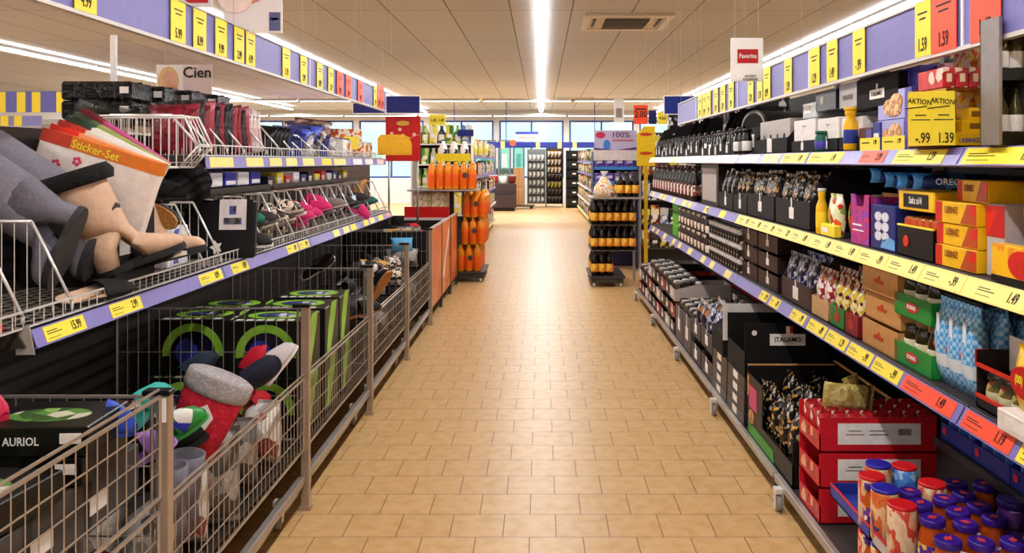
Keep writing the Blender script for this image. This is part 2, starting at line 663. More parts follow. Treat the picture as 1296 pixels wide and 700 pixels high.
struct('floor', MB().box(XW, XE, YS, YN, -.1, 0), floor_mat())
struct('ceiling', MB().box(XW, XE, YS, YN, ZC, ZC + .1), ceil_mat())
WALLM = plain('c9c6c2', 0.8, vary=.02)
struct('wall_west', MB().box(XW - .15, XW, YS, YN, 0, ZC), WALLM)
struct('wall_east', MB().box(XE, XE + .15, YS, YN, 0, ZC), WALLM)
struct('wall_south', MB().box(XW, XE, YS - .15, YS, 0, ZC), WALLM)
wn = MB()
wn.box(XW, XE, YN, YN + .15, 0, .9)
wn.box(XW, XE, YN, YN + .15, 2.95, ZC)
WINX = [(-11.5 + i * 2.5, -9.2 + i * 2.5) for i in range(8)]
last = XW
for a, b_ in WINX:
    wn.box(last, a, YN, YN + .15, .9, 2.95)
    last = b_
wn.box(last, XE, YN, YN + .15, .9, 2.95)
struct('wall_north', wn, WALLM)
FRM = plain('33408c', 0.4, vary=0)
PANE = plain('bce6da', 0.1, trans=.9, vary=0)
for i, (a, b_) in enumerate(WINX):
    f = MB()
    f.box(a, b_, YN + .02, YN + .08, .9, .96).box(a, b_, YN + .02, YN + .08, 2.89, 2.95)
    f.box(a, a + .06, YN + .02, YN + .08, .96, 2.89).box(b_ - .06, b_, YN + .02, YN + .08, .96, 2.89)
    f.box((a + b_) / 2 - .03, (a + b_) / 2 + .03, YN + .02, YN + .08, .96, 2.89)
    o = struct('window_%d' % (i + 1), f, FRM)
    link('pane', MB().box(a + .06, b_ - .06, YN + .045, YN + .055, .96, 2.89).mesh('pane', PANE), o)
# ------------------------------------------------------------------ lights: rows of tube fixtures
TUBE = plain('ffffff', .5, emit=TUBE_E, vary=0)
LOUV = plain('d9d9d9', .35, .3, vary=0)
DARKM = plain('6e6660', .5, vary=0)


def fixture_meshes(L):
    hb = MB()
    hb.box(-.035, .035, 0, L, .055, .10)
    for s in (-1, 1):
        hb.prism([(s * .035, .055), (s * .085, .02), (s * .09, .025), (s * .04, .07)] if s > 0 else [(s * .035, .055), (s * .04, .07), (s * .09, .025), (s * .085, .02)], 'y', 0, L)
    fins = MB()
    n = int(L / .3)
    for i in range(n + 1):
        y = i * (L - .012) / n
        fins.box(-.07, .07, y, y + .006, .024, .05)
    tb = MB().bar((0, .02, .036), (0, L - .02, .036), .018, 10)
    wr = MB()
    for y in (L * .2, L * .8): wr.bar((0, y, .1), (0, y, .16), .004)
    return hb.mesh('fixture_housing', LOUV), tb.mesh('fixture_tube', TUBE), fins.mesh('fixture_fins', DARKM), wr.mesh('fixture_rods', DARKM)


def strip(X, ya, yb, L=3.0, z=3.17, power=STRIP_W, who=''):
    y = ya
    fm = cached(('fix', L), lambda: fixture_meshes(L))
    while y < yb - .1:
        t = thing('ceiling_light', 'long fluorescent tube fixture in the ceiling row ' + who, 'ceiling light', (X, y, z), group='tube lights in the row ' + who)
        for nm, me in zip(('housing', 'tube', 'fin', 'hanger'), fm):
            if nm != 'fin': link(nm, me, t)
        ld = bpy.data.lights.new('tube_light', 'AREA')
        ld.shape = 'RECTANGLE'
        ld.size = .1
        ld.size_y = L
        ld.energy = power
        ld.color = (1.0, .98, .955)
        lo = bpy.data.objects.new('tube_light', ld)
        COL.objects.link(lo)
        lo.parent = t
        lo.location = (0, L / 2, .012)
        lu = bpy.data.lights.new('tube_uplight', 'AREA')
        lu.shape = 'RECTANGLE'
        lu.size = .06
        lu.size_y = L
        lu.energy = UP_W
        lu.color = (1.0, .985, .96)
        lo = bpy.data.objects.new('tube_uplight', lu)
        COL.objects.link(lo)
        lo.parent = t
        lo.location = (0, L / 2, .104)
        lo.rotation_euler = (PI, 0, 0)
        y += L + .04


strip(0, -10.6, 27, who='above the middle of the aisle')
strip(-4, -7.6, 27, who='above the aisle behind the wire baskets')
strip(-8.2, -3.0, 27, who='farthest to the west')
strip(4, -7.6, 27, who='above the aisle behind the food shelves')
# crossing rows near the back wall; the nearer row is added for far brightness
fmx = cached(('fix', 2.4), lambda: fixture_meshes(2.4))
for ry, rz in ((27.6, 2.98), (22.5, 3.1)):
    for i in range(8):
        t = thing('ceiling_light', 'crosswise tube light hanging %s' % ('before the back windows' if ry > 25 else 'in an added row brightening the far end'), 'ceiling light', (-11.5 + i * 2.48, ry, rz), (0, 0, -PI / 2), group='crosswise tube lights %d' % int(ry))
        for nm, me in zip(('housing', 'tube', 'fin', 'hanger'), fmx):
            if nm != 'fin': link(nm, me, t)
        ld = bpy.data.lights.new('tube_light', 'AREA')
        ld.shape = 'RECTANGLE'
        ld.size = .1
        ld.size_y = 2.4
        ld.energy = 60
        ld.color = (.97, .98, 1.0)
        lo = bpy.data.objects.new('tube_light', ld)
        COL.objects.link(lo)
        lo.parent = t
        lo.location = (0, 1.2, .012)
        t.location.x += 0


def air_unit(xc, yc, w_, label):
    t = thing('ceiling_vent', label, 'ceiling air unit', (xc, yc, ZC - .045))
    s = w_ / 2
    f = MB()
    f.box(-s, s, -s, -s + .09, 0, .045, .01).box(-s, s, s - .09, s, 0, .045, .01).box(-s, -s + .09, -s + .09, s - .09, 0, .045, .01).box(s - .09, s, -s + .09, s - .09, 0, .045, .01)
    link('frame', f.mesh('vent_frame', plain('efeae2', .5, vary=0)), t)
    g = MB().box(-s + .09, s - .09, -s + .09, s - .09, .02, .044)
    link('panel', g.mesh('vent_panel', plain('d8c8a8', .5, vary=0)), t)
    k = s * .5
    g = MB()
    for i in range(22):
        y = -k + 2 * k * i / 22
        g.box(-k, k, y, y + k * .05, .004, .02)
    g.box(-k, k, -k, k, .017, .021)
    link('grille', g.mesh('vent_grille', plain('57504a', .6, vary=.3)), t)
    for a in (-1, 1):
        link('louvre', MB().box(a * (s * .74) - .02, a * (s * .74) + .02, -k, k, .006, .021, .004).mesh('louvre', plain('4a443e', .5, vary=0)), t)
        link('louvre', MB().box(-k, k, a * (s * .74) - .02, a * (s * .74) + .02, .006, .021, .004).mesh('louvre', plain('4a443e', .5, vary=0)), t)


air_unit(1.09, 10.75, 1.12, 'square white air conditioning unit in the ceiling, near one with dark grille')
air_unit(.98, 24.2, 1.1, 'square white air conditioning unit in the ceiling, smaller far one')
# ------------------------------------------------------------------ sign bands with price cards over the shelves
def card(parent, x, z, w_, h, m, price, lines=2, y=-.004):
    """Price card on a band; local x along the band, -y towards the aisle, z of card bottom."""
    o = link('price_card', MB().box(-w_ / 2, w_ / 2, -.0015, .0015, 0, h, .0005).mesh('price_card', m), parent, (x, y, z))
    if price: text(o, price, h * .34, (0, -.0025, h * .2), sx=.62 if len(price) > 3 else .8)
    for i in range(lines):
        text(o, '-----' if i else '----', h * .12, (0, -.0025, h * (.72 - i * .12)), sx=.8) if False else None
    b = MB()
    for i in range(lines):
        ww = w_ * (.6 - .2 * (i % 2))
        b.box(-ww / 2, ww / 2, -.0024, -.0014, h * (.76 - .1 * i), h * (.79 - .1 * i))
    if lines: link('small_print', b.mesh('small_print', INK), o)
    return o


def band(name, label, X, yaw, segs, z0, h, cards):
    """segs: list of (Ya, Yb). cards: (Y, w, mat, price, hfactor)"""
    for n, (a, b_, lab) in enumerate(segs):
        t = thing(name, lab, 'sign band', (X, a if yaw > 0 else b_, z0), (0, 0, yaw))
        L = b_ - a
        link('panel', MB().box(0, L, 0, .012, 0, h, .001).mesh('band_panel', LILAC), t)
        link('trim', MB().box(0, L, -.006, .02, -.012, .0).box(0, L, -.006, .02, h, h + .008).mesh('band_trim', plain('cfcac4', .4, .4, vary=0)), t)
        link('edge_seam', MB().box(0, .006, -.004, 0, 0, h).box(L - .006, L, -.004, 0, 0, h).mesh('band_seam', plain('e8e6ea', .4, vary=0)), t)
        for (Y, w_, m, pz, hf, dz) in cards:
            if a <= Y < b_:
                x = (Y - a) if yaw > 0 else (b_ - Y)
                card(t, x, dz, w_, h * hf, m, pz, y=-.006)
        # rods carrying the band from the ceiling
        for x in (L * .1, L * .9):
            link('hanging_rod', MB().bar((x, .006, h), (x, .006, ZC - z0), .0009).mesh('band_rod', GREYC), t)


def YLc(p): return 1050 * 1.38 / (685 - p)


def YRc(p): return 1050 * 1.19 / (p - 685)


lc = [(YLc(106), .12, YELL, '4.99', .98, 0)]
for p, t_ in ((223.5, '5.99'), (251, '8.99'), (278, '9.99'), (301, '2.99'), (315.5, '4.99')): lc.append((YLc(p), .125 if p < 300 else .12, YELL, t_, .98, 0))
for p, t_ in ((361, '1.19'), (383, '2.99'), (403.5, '0.99'), (417.5, '1.29')): lc.append((YLc(p), .13, YELL, t_, .98, 0))
for p, t_ in ((429, '1.99'), (440, '2.49'), (455, '1.99')): lc.append((YLc(p), .17, REDC, t_, 1.0, 0))
for p in (474, ): lc.append((YLc(p), .13, YELL, '1.99', 1.1, 0))
for p in (478.5, 483): lc.append((YLc(p), .14, REDC, '1.99', 1.25, 0))
YL = [.92 + 1.34 * k for k in range(6)]
wl = ['nearest overhead, beside the big poster', 'with the 5.99 card', 'with the cards in a close row', 'with red cards following yellow', 'at the far end with orange cards']
band('sign_band', '', -1.38, FL, [(YL[k], YL[k + 1] + (.0 if k < 4 else -.25), 'lilac price sign band over the wire baskets, piece ' + wl[k]) for k in range(5)], 1.95, .16, lc)
rc = [(YRc(1250), .15, REDC, '1.49', 1.1, -.003), (YRc(1197), .15, REDC, '1.59', 1.1, -.003), (YRc(1170.5), .105, YELL, '1.59', 1.05, 0)]
for p, t_, w_ in ((1089, '-.99', .115), (1055, '1.49', .12), (1032.5, '1.29', .13), (999, '1.59', .12), (972, '0.99', .13), (963, '1.19', .11), (951.5, '1.29', .12), (926.5, '.99', .14), (916, '1.59', .14), (907, '1.29', .14), (898, '.99', .14), (892.5, '1.99', .14), (887, '.79', .14)):
    rc.append((YRc(p), w_, YELL, t_, 1.0, 0))
YR = [1.0 + 1.34 * k for k in range(7)]
wr_ = ['the nearest one', 'bearing two large orange cards', 'with the single -.99 card', 'under the hanging red and white sign', 'far piece with three close cards', 'last piece beside the blue end plate']
band('sign_band', '', 1.19, FR, [(YR[k], min(YR[k + 1], 7.2), 'lilac price sign band over the food shelves, piece ' + wr_[k]) for k in range(5)], 1.825, .165, rc)


def hang_sign(label, x0, x1, z0, z1, Y, m, txt=None, size=.05, tm=INK, extra=None, strings=True, edge=None, sx=1.0):
    t = thing('hanging_sign', label, 'sign', ((x0 + x1) / 2, Y, z0))
    w_, h = x1 - x0, z1 - z0
    link('board', MB().box(-w_ / 2, w_ / 2, 0, .008, 0, h, .001).mesh('sign_board', m), t)
    if edge: link('edge_frame', MB().box(-w_ / 2 - .008, -w_ / 2, -.003, .011, 0, h).box(w_ / 2, w_ / 2 + .008, -.003, .011, 0, h).box(-w_ / 2 - .008, w_ / 2 + .008, -.003, .011, h, h + .008).box(-w_ / 2 - .008, w_ / 2 + .008, -.003, .011, -.008, 0).mesh('sign_edge', edge), t)
    if strings:
        s = MB()
        for x in (-w_ * .35, w_ * .35): s.bar((x, .004, h), (x, .004, ZC - z0), .0008)
        link('string', s.mesh('sign_string', plain('a8a29c', .5, vary=0)), t)
    if txt: text(t, txt, size, (0, -.003, h * .5), mat=tm, sx=sx)
    if extra: extra(t, w_, h)
    return t


def sign_bits(bits):
    """bits: (name, mat, x0, z0, x1, z1) fractions, or ('text', mat, s, size, x, z, sx)"""
    def f(t, w_, h):
        for b in bits:
            if b[0] == 'text': text(t, b[2], b[3], (w_ * (b[4] - .5), -.004, h * b[5]), mat=b[1], sx=b[6])
            elif b[0] == 'oval':
                o = [(w_ * (b[2] - .5) + w_ * b[4] * math.cos(2 * PI * i / 24), h * b[3] + h * b[5] * math.sin(2 * PI * i / 24)) for i in range(24)]
                link('printed_shape', MB().prism(o, 'y', -.003 - b[6], 0).mesh('printed_shape', b[1]), t)
            else: link(b[0], MB().box(w_ * (b[2] - .5), w_ * (b[4] - .5), -.0022, 0, h * b[3], h * b[5]).mesh(b[0], b[1]), t)
    return f


RED = plain('b81b22', .4, vary=0)
hang_sign('white hanging sign with a red name patch, above the food shelves', xx(925, 4), xx(966, 4), zz(103, 4), zz(48, 4), 4.0, WHITE,
          extra=lambda t, w_, h: (sign_bits([('red_patch', RED, .2, .42, .84, .74)])(t, w_, h), text(t, 'Favorina', h * .15, (w_ * .02, -.004, h * .58), mat=WHITE, sx=.78),
                                  text(t, 'ADVENT', h * .07, (w_ * .1, -.004, h * .12), mat=INK), text(t, 'KALENDER', h * .07, (w_ * .1, -.004, h * .04), mat=INK)))
SKIN = plain('d9a184', .6)
HAIRB = plain('d8b27c', .6)
hang_sign('pink poster with a blonde portrait and a brand word, over the dark packs', xx(198, 4.6), xx(268, 4.6), zz(128, 4.6), zz(82, 4.6), 4.6, plain('dcc3ba', .5, vary=0),
          extra=lambda t, w_, h: (sign_bits([('photo_patch', plain('e9dfdd', .5, vary=0), 0, 0, .48, 1), ('oval', HAIRB, .22, .55, .19, .4, 0), ('oval', SKIN, .23, .56, .12, .27, .001), ('oval', plain('c98f75', .5), .27, .3, .13, .16, .002), ('oval', plain('f0e6e4', .5), .33, .1, .14, .14, .003)])(t, w_, h),
                                  text(t, 'Cien', h * .42, (w_ * .24, -.004, h * .78), mat=INK, sx=1.0)), )
hang_sign('large white poster with a picture of hands and a navy stamp, beside the ceiling', xx(283, 3.9), xx(357, 3.9), zz(42, 3.9), zz(-60, 3.9), 3.9, plain('e8e0e2', .5, vary=0),
          extra=sign_bits([('oval', plain('d98f78', .5), .4, .66, .42, .3, 0), ('oval', plain('f3dcd4', .5), .2, .45, .3, .2, .001), ('oval', plain('6a2c30', .5), .84, .62, .12, .16, .0015), ('navy_stamp', plain('5a5f8c', .5), .78, .03, .97, .26), ('white_wave', WHITE, .81, .16, .94, .19)]))
hang_sign('white poster with a red line of print, above the nearest sign band', xx(222, 3.3), xx(268, 3.3), zz(9, 3.3), zz(-45, 3.3), 3.3, plain('dcd2dc', .5, vary=0), extra=sign_bits([('red_print', RED, .3, .1, .9, .25)]))
hang_sign('blank navy end plate beyond the wire baskets, by the orange cards', xx(489, 8), xx(531, 8), zz(143, 8), zz(122, 8), 8.0, NAVY, edge=WHITE)
hang_sign('narrow navy plate hanging lower behind the wire baskets end', xx(447, 9), xx(487, 9), zz(143, 9), zz(131, 9), 9.0, NAVY, edge=WHITE)
hang_sign('blank royal blue end plate framed white, at the food shelves end', xx(841, 7.6), xx(882, 7.6), zz(144, 7.6), zz(122, 7.6), 7.6, plain('1c2c86', .4, vary=0), edge=WHITE)
hang_sign('orange red card reading 2.00 hanging over the far pallet', xx(802, 10), xx(820, 10), zz(157, 10), zz(133, 10), 10.0, REDC, '2.00', .11, extra=sign_bits([('small_print', INK, .15, .75, .85, .82)]), sx=.8)
hang_sign('small navy plate between the 2.00 and 4.66 cards', xx(821, 10.1), xx(831, 10.1), zz(157, 10.1), zz(140, 10.1), 10.1, NAVY)
hang_sign('small yellow card reading 4.66 under the blue end plate', xx(832, 10), xx(845, 10), zz(157, 10), zz(142, 10), 10.0, YELL, '4.66', .06, sx=.8)
hang_sign('small navy plate with a red edge after the 4.66 card', xx(846, 10.1), xx(856, 10.1), zz(157, 10.1), zz(145, 10.1), 10.1, plain('2a3190', .4, vary=0), edge=RED)
hang_sign('yellow double card hanging over the orange soda display', xx(543, 12), xx(564, 12), zz(160, 12), zz(145, 12), 12.0, YELL, '1.49  1.49', .07, sx=.7)
hang_sign('white notice hanging edge-on over the far food shelves', xx(777, 16), xx(790, 16), zz(155, 16), zz(125, 16), 16.0, WHITE, extra=sign_bits([('grey_print', GREYC, .2, .2, .8, .6)]))
hang_sign('white notice with a blue head, hanging before the back windows', xx(653, 24), xx(681, 24), zz(179, 24), zz(167, 24), 24.0, WHITE, edge=plain('3a3f9c', .4, vary=0), extra=sign_bits([('blue_head', plain('3a3f9c', .4, vary=0), 0, .75, 1, 1), ('grey_print', GREYC, .1, .25, .9, .5)]))
t = thing('red_ball_sign', 'round red orange sign hanging before the back windows', 'sign', (xx(649, 23.6), 23.6, zz(181, 23.6)), (PI / 2, 0, 0))
link('disc', MB().lathe([(.085, -.006), (.09, -.004), (.09, .004), (.085, .006)], 24).mesh('disc', REDC), t)
link('string', MB().bar((0, .09, 0), (0, ZC - zz(181, 23.6), 0), .002).mesh('string', WHITE), t)
# ------------------------------------------------------------------ west side: wire bin and wire shelf gondola
def lattice(mb, p0, ux, L, uz, H, nx, nz, rw=.0018, rim=.0035):
    """Wire grid in the plane p0 + ux*a + uz*b."""
    p0, ux, uz = Vector(p0), Vector(ux), Vector(uz)
    for i in range(nx + 1):
        a = p0 + ux * (L * i / nx)
        r = rim if i in (0, nx) else rw
        mb.bar(a, a + uz * H, r, 4)
    for j in range(nz + 1):
        a = p0 + uz * (H * j / nz)
        mb.bar(a, a + ux * L, rim if j in (0, nz) else rw * 1.3, 4)
    return mb


def slot_mat():
    m, nt, b = newmat('slotted_back_sheet')
    tc = nt.nodes.new('ShaderNodeTexCoord')
    br = nt.nodes.new('ShaderNodeTexBrick')
    mp = nt.nodes.new('ShaderNodeMapping')
    mp.inputs['Rotation'].default_value = (0, PI / 2, PI / 2)
    nt.links.new(tc.outputs['Object'], mp.inputs[0])
    nt.links.new(mp.outputs[0], br.inputs['Vector'])
    br.inputs['Scale'].default_value = 1
    br.inputs['Brick Width'].default_value = .09
    br.inputs['Row Height'].default_value = .03
    br.inputs['Mortar Size'].default_value = .006
    br.inputs['Color1'].default_value = srgb('0c0a0c')
    br.inputs['Color2'].default_value = srgb('080708')
    br.inputs['Mortar'].default_value = srgb('2e2827')
    nt.links.new(br.outputs[0], b.inputs['Base Color'])
    b.inputs['Roughness'].default_value = .4
    return m


BACKM = slot_mat()
XB = -1.85
binw = ['nearest bay', 'second bay, with the children boots', 'third bay, with the lime green boxes', 'fourth bay, with the tan soled slippers', 'fifth bay, before the orange poster']
for k in range(5):
    ya, yb = YL[k], YL[k + 1]
    L = yb - ya
    t = thing('wire_bin', 'chrome wire bargain bin on castors, ' + binw[k], 'wire bin', (-1.02, ya, 0), (0, 0, FL), 'wire bargain bins')
    # local x along the aisle, local y into the bin
    zr = .87 if k == 0 else .565
    zb = .60 if k == 0 else .262
    m = lattice(MB(), (.008, 0, zb), (1, 0, 0), L - .05, (0, 0, 1), zr - zb, 29, 4, .0017, .0055)
    m.bar((.01, 0, zr + .02), (L - .045, 0, zr + .02), .004)
    link('front_panel', m.mesh('wire_front_panel', BINW), t)
    if k == 0:
        m = lattice(MB(), (.008, .004, .262), (1, 0, 0), L - .05, (0, 0, 1), .3, 29, 4, .0017, .0055)
        link('front_panel', m.mesh('wire_front_panel', BINW), t)
    pm = cached('post', lambda: MB().box(-.016, .016, -.022, .014, .0, .875, .003).box(-.02, .02, -.03, .022, .0, .018, .002).mesh('bin_post', POSTM))
    p = link('post', pm, t, (L - .022, 0, 0))
    link('black_cap', MB().box(-.019, .019, -.025, .05, .87, .885, .003).mesh('post_cap', BLACK), p)
    if k == 0:
        link('number_plate', MB().box(-.018, -.0155, -.016, .006, .80, .865, .001).mesh('post_plate', WHITE), p)
    m = lattice(MB(), (L - .022, .03, .30), (0, 1, 0), .78, (0, 0, 1), .565, 17, 3, .0018, .0055)
    link('side_panel', m.mesh('wire_side_panel', STEEL), t)
    link('base_rail', MB().box(.003, L - .045, -.008, .022, .115, .15, .003).mesh('bin_base_rail', STEEL), t)
    fl = lattice(MB(), (.006, .02, .27), (1, 0, 0), L - .012, (0, 1, 0), .78, 24, 12, .002, .004)
    fl.box(.004, L - .004, .03, .81, .256, .262)
    link('floor_grid', fl.mesh('bin_floor_grid', STEELD), t)
    link('plinth', MB().box(.004, L - .004, .3, .8, .0, .2).box(.004, L - .004, .12, .14, .15, .256).mesh('bin_plinth', BLACK), t)
    cm = cached('castor', lambda: MB().lathe([(.02, -.012), (.032, -.011), (.034, -.006), (.034, .006), (.032, .011), (.02, .012)], 16).mesh('castor_wheel', plain('8c867e', .4, vary=0)))
    fk = cached('fork', lambda: MB().box(-.012, .012, -.018, -.014, .03, .1).box(-.012, .012, .014, .018, .03, .1).box(-.018, .018, -.02, .02, .095, .12, .003).mesh('castor_fork', CHROME))
    for x in (.18, L - .22):
        c = link('castor', fk, t, (x, .05, 0))
        link('wheel', cm, c, (0, 0, .034), (PI / 2, 0, 0))


def wire_shelf(k, z, X, ya, yb, label, dividers, depth, hz, joint=None):
    """Wire tray shelf with a price rail on its edge and slanted wire dividers standing in it."""
    L = yb - ya
    t = thing('wire_shelf', label, 'wire shelf', (X, ya, z), (0, 0, FL))
    m = lattice(MB(), (.005, .02, .05), (1, 0, 0), L - .01, (0, 1, 0), depth - .02, 28, 9, .0018, .004)
    link('shelf_grid', m.mesh('shelf_grid', STEEL), t)
    m = MB()
    m.bar((.005, .012, .095), (L - .005, .012, .095), .004).bar((.005, .012, .05), (L - .005, .012, .05), .003)
    n = int(L / .045)
    for i in range(n + 1): m.bar((L * i / n, .012, .05), (L * i / n, .012, .095), .0018)
    link('front_rim', m.mesh('shelf_front_rim', CHROME), t)
    for x in (.0, L - .012):
        link('arm', MB().prism([(.0, .0), (.03, .05), (depth + .02, .05), (depth + .02, -.03)], 'x', x, x + .012).mesh('shelf_arm', STEELD), t)
    for d in dividers:
        if ya <= d < yb:
            x = d - ya
            m = MB()
            m.path([(x, .02, .06), (x, .0, .12) if hz > .5 else (x, .02, .08), (x, .14, .05 + hz), (x, depth, .05 + hz)], .0048, 6)
            m.bar((x, depth, .05), (x, depth, .05 + hz), .003)
            nn = int((depth - .02) / .037)
            for i in range(nn + 1):
                yy = .04 + (depth - .04) * i / nn
                top = .08 + (hz - .03) * min(1, (yy - .02) / .12)
                m.bar((x, yy, .05), (x, yy, top), .0017)
            link('wire_divider', m.mesh('wire_divider', CHROME), t)
    return t


def price_rail(t, L, tickets, h=.046, y=-.012, tilt=.35, mat=LILACR, zc=.02):
    """Price rail on a shelf edge: tickets = list of (x centre, width, mat, text)."""
    r = link('price_rail', MB().box(.004, L - .004, -.003, .0, -h / 2, h / 2, .0006).box(0.002, L - .002, -.006, .004, -h / 2 - .004, -h / 2).box(.002, L - .002, -.004, .004, h / 2, h / 2 + .003).mesh('price_rail', mat, ), t, (0, y, zc), (tilt * -1, 0, 0))
    for (x, w_, m, s_) in tickets:
        tk = link('price_ticket', cached(('tk', w_, h, m.name), lambda: MB().box(-w_ / 2, w_ / 2, -.0045, -.003, -h / 2 + .001, h / 2 - .001).mesh('price_ticket', m)), r, (x, 0, 0))
        if s_:
            text(tk, s_, h * .82, (w_ * .26, -.0052, 0), sx=.62)
            link('small_print', cached(('sprt', w_), lambda: MB().box(-w_ * .44, -w_ * .2, -.0052, -.0042, .006, .0085).box(-w_ * .44, -w_ * .1, -.0052, -.0042, -.001, .0015).box(-w_ * .44, -w_ * .15, -.0052, -.0042, -.014, -.0125).mesh('small_print', INK)), tk)
    return r


def tick(L, n, m=YELL, w_=.115, seed=0, s_=True, a=0.0, skip=()):
    rr = random.Random(seed)
    out = []
    for i in range(n):
        if i in skip: continue
        x = L * (i + .5) / n + rr.uniform(-.03, .03)
        out.append((x, w_, m, rr.choice(['1.99', '2.49', '3.99', '4.99', '6.99', '9.99']) if s_ else None))
    return out


DIVS = [1.75, 2.24, 2.475, 3.44, 3.62, 3.84, 4.2, 4.5, 4.7, 4.95, 5.2, 5.45, 5.7, 5.95, 6.2, 6.5, 6.85, 7.15, 7.45]
mw = ['near bay with the red packs', 'bay holding the fur trimmed boots', 'bay holding the black slipper pack', 'bay holding the pink slippers', 'far bay by the sandal sole']
for k in range(0, 5):
    ya, yb = (YL[k] - .03, YL[k + 1] - .03)
    L = yb - ya
    t = wire_shelf(k, 1.0, -1.38, ya, yb, 'wire tray shelf at waist height over the bins, ' + mw[k], DIVS, .42, .27)
    if k == 1: tk = [(.15, .20, YELL, '15.99'), (.50, .20, YELL, '2.99'), (1.2, .23, YELL, '8.99')]
    elif k == 2: tk = [(.19, .20, YELL, '4.99'), (.98, .19, YELL, '6.99'), (1.2, .19, YELL, '9.99')]
    elif k == 3: tk = [(.62, .16, YELLP, ''), (.9, .17, YELLP, ''), (1.12, .17, YELL, '')]
    else: tk = [(.2, .18, YELL, ''), (.45, .18, YELLP, ''), (.8, .2, YELL, ''), (1.15, .16, plain('f09a4a', .4), '')]
    if k > 0: price_rail(t, L, tk)
    # the end plate of the rail
    if k == 1: link('end_bracket', MB().prism([(-.02, -.02), (-.005, .06), (.03, .05), (.03, -.02)], 'x', -.004, .0).mesh('end_bracket', plain('b8b2a8', .4, .3)), t)
uw = ['', '', 'bay with the red and black foil packs', 'bay with the blue bags', 'far bay with white and clear packs']
for k in range(2, 5):
    ya, yb = YL[k] - .13, YL[k + 1] - .13
    L = yb - ya
    t = wire_shelf(k, 1.475, -1.42, ya, yb, 'wire tray shelf at eye height, ' + uw[k], [3.5, 3.62, 3.8, 4.02, 4.35, 4.6, 4.8, 5.0, 5.3, 5.7, 5.95, 6.3, 6.6, 6.9, 7.2], .40, .14 if k > 2 else .17)
    if k == 2: tk = [(.18, .27, YELLP, ''), (.60, .24, YELLP, ''), (.92, .2, YELLP, ''), (1.2, .2, YELLP, '')]
    elif k == 3: tk = [(.2, .24, YELLP, ''), (.62, .24, YELL, ''), (.98, .34, YELLP, '')]
    else: tk = [(.2, .3, plain('f0eef0', .4), ''), (.62, .3, plain('f0eef0', .4), ''), (1.1, .3, plain('f3dcdc', .4), '')]
    price_rail(t, L, tk, tilt=.12, zc=.02)
# wire basket hung at the near end of the eye height shelf
t = thing('wire_basket', 'tall chrome wire basket hung at the near end of the upper shelf', 'wire basket', (-1.42, 3.30, 1.475), (0, 0, FL))
prof = [(.02, .0), (-.055, .085), (-.0, .205), (.40, .205), (.40, 0)]
for nm, x in (('side_panel', 0.0), ('side_panel', .14)):
    m = MB()
    m.path([(x, a, b_) for a, b_ in prof] + [(x, .02, 0)], .0045, 6)
    for i in range(12):
        yy = .03 + i * .032
        m.bar((x, yy, 0), (x, yy, .205), .0018)
    m.bar((x, .0, .02), (x, .4, .02), .002)
    link(nm, m.mesh('basket_side', CHROME), t)
m = MB()
for (a, b_) in prof[:3]: m.bar((0, a, b_), (.14, a, b_), .0035)
for i in range(5):
    x = .14 * i / 4
    m.path([(x, .40, .0), (x, .02, 0), (x, -.055, .085), (x, 0, .205)], .0018, 4)
link('front_grid', m.mesh('basket_front', CHROME), t)

# gondola body: slotted backs and uprights
for k in range(-1, 6):
    ya, yb = .92 + 1.34 * k, .92 + 1.34 * (k + 1)
    t = thing('gondola_frame', 'dark slotted back wall of the wire gondola, ' + ['by the wire baskets'][0], 'shelving frame', (XB, ya, 0), (0, 0, FL), 'slotted back walls behind the wire baskets')
    link('back_sheet', MB().box(.002, 1.338, 0, .02, .0, 1.62).mesh('back_sheet', BACKM), t)
    link('upright', MB().box(.004, .04, -.004, .03, 0, 1.68, .002).mesh('upright', STEELD), t)

# reverse side shelf at the top of the gondola, carrying packs
for k in (2, 3):
    t = thing('rear_shelf', 'steel top shelf on the reverse of the gondola, ' + ('under the dark packs' if k == 2 else 'beyond the dark packs'), 'shelf', (XB - .02, YL[k] + .1, 1.662), (0, 0, FL))
    link('board', MB().box(0, 1.33, .0, .36, 0, .025, .002).mesh('shelf_board', plain('b9b2ae', .4, .3)), t)
    link('bracket', MB().prism([(0, 0), (.36, 0), (.36, -.02), (0, -.1)], 'x', 0, .01).mesh('bracket', STEEL), t)

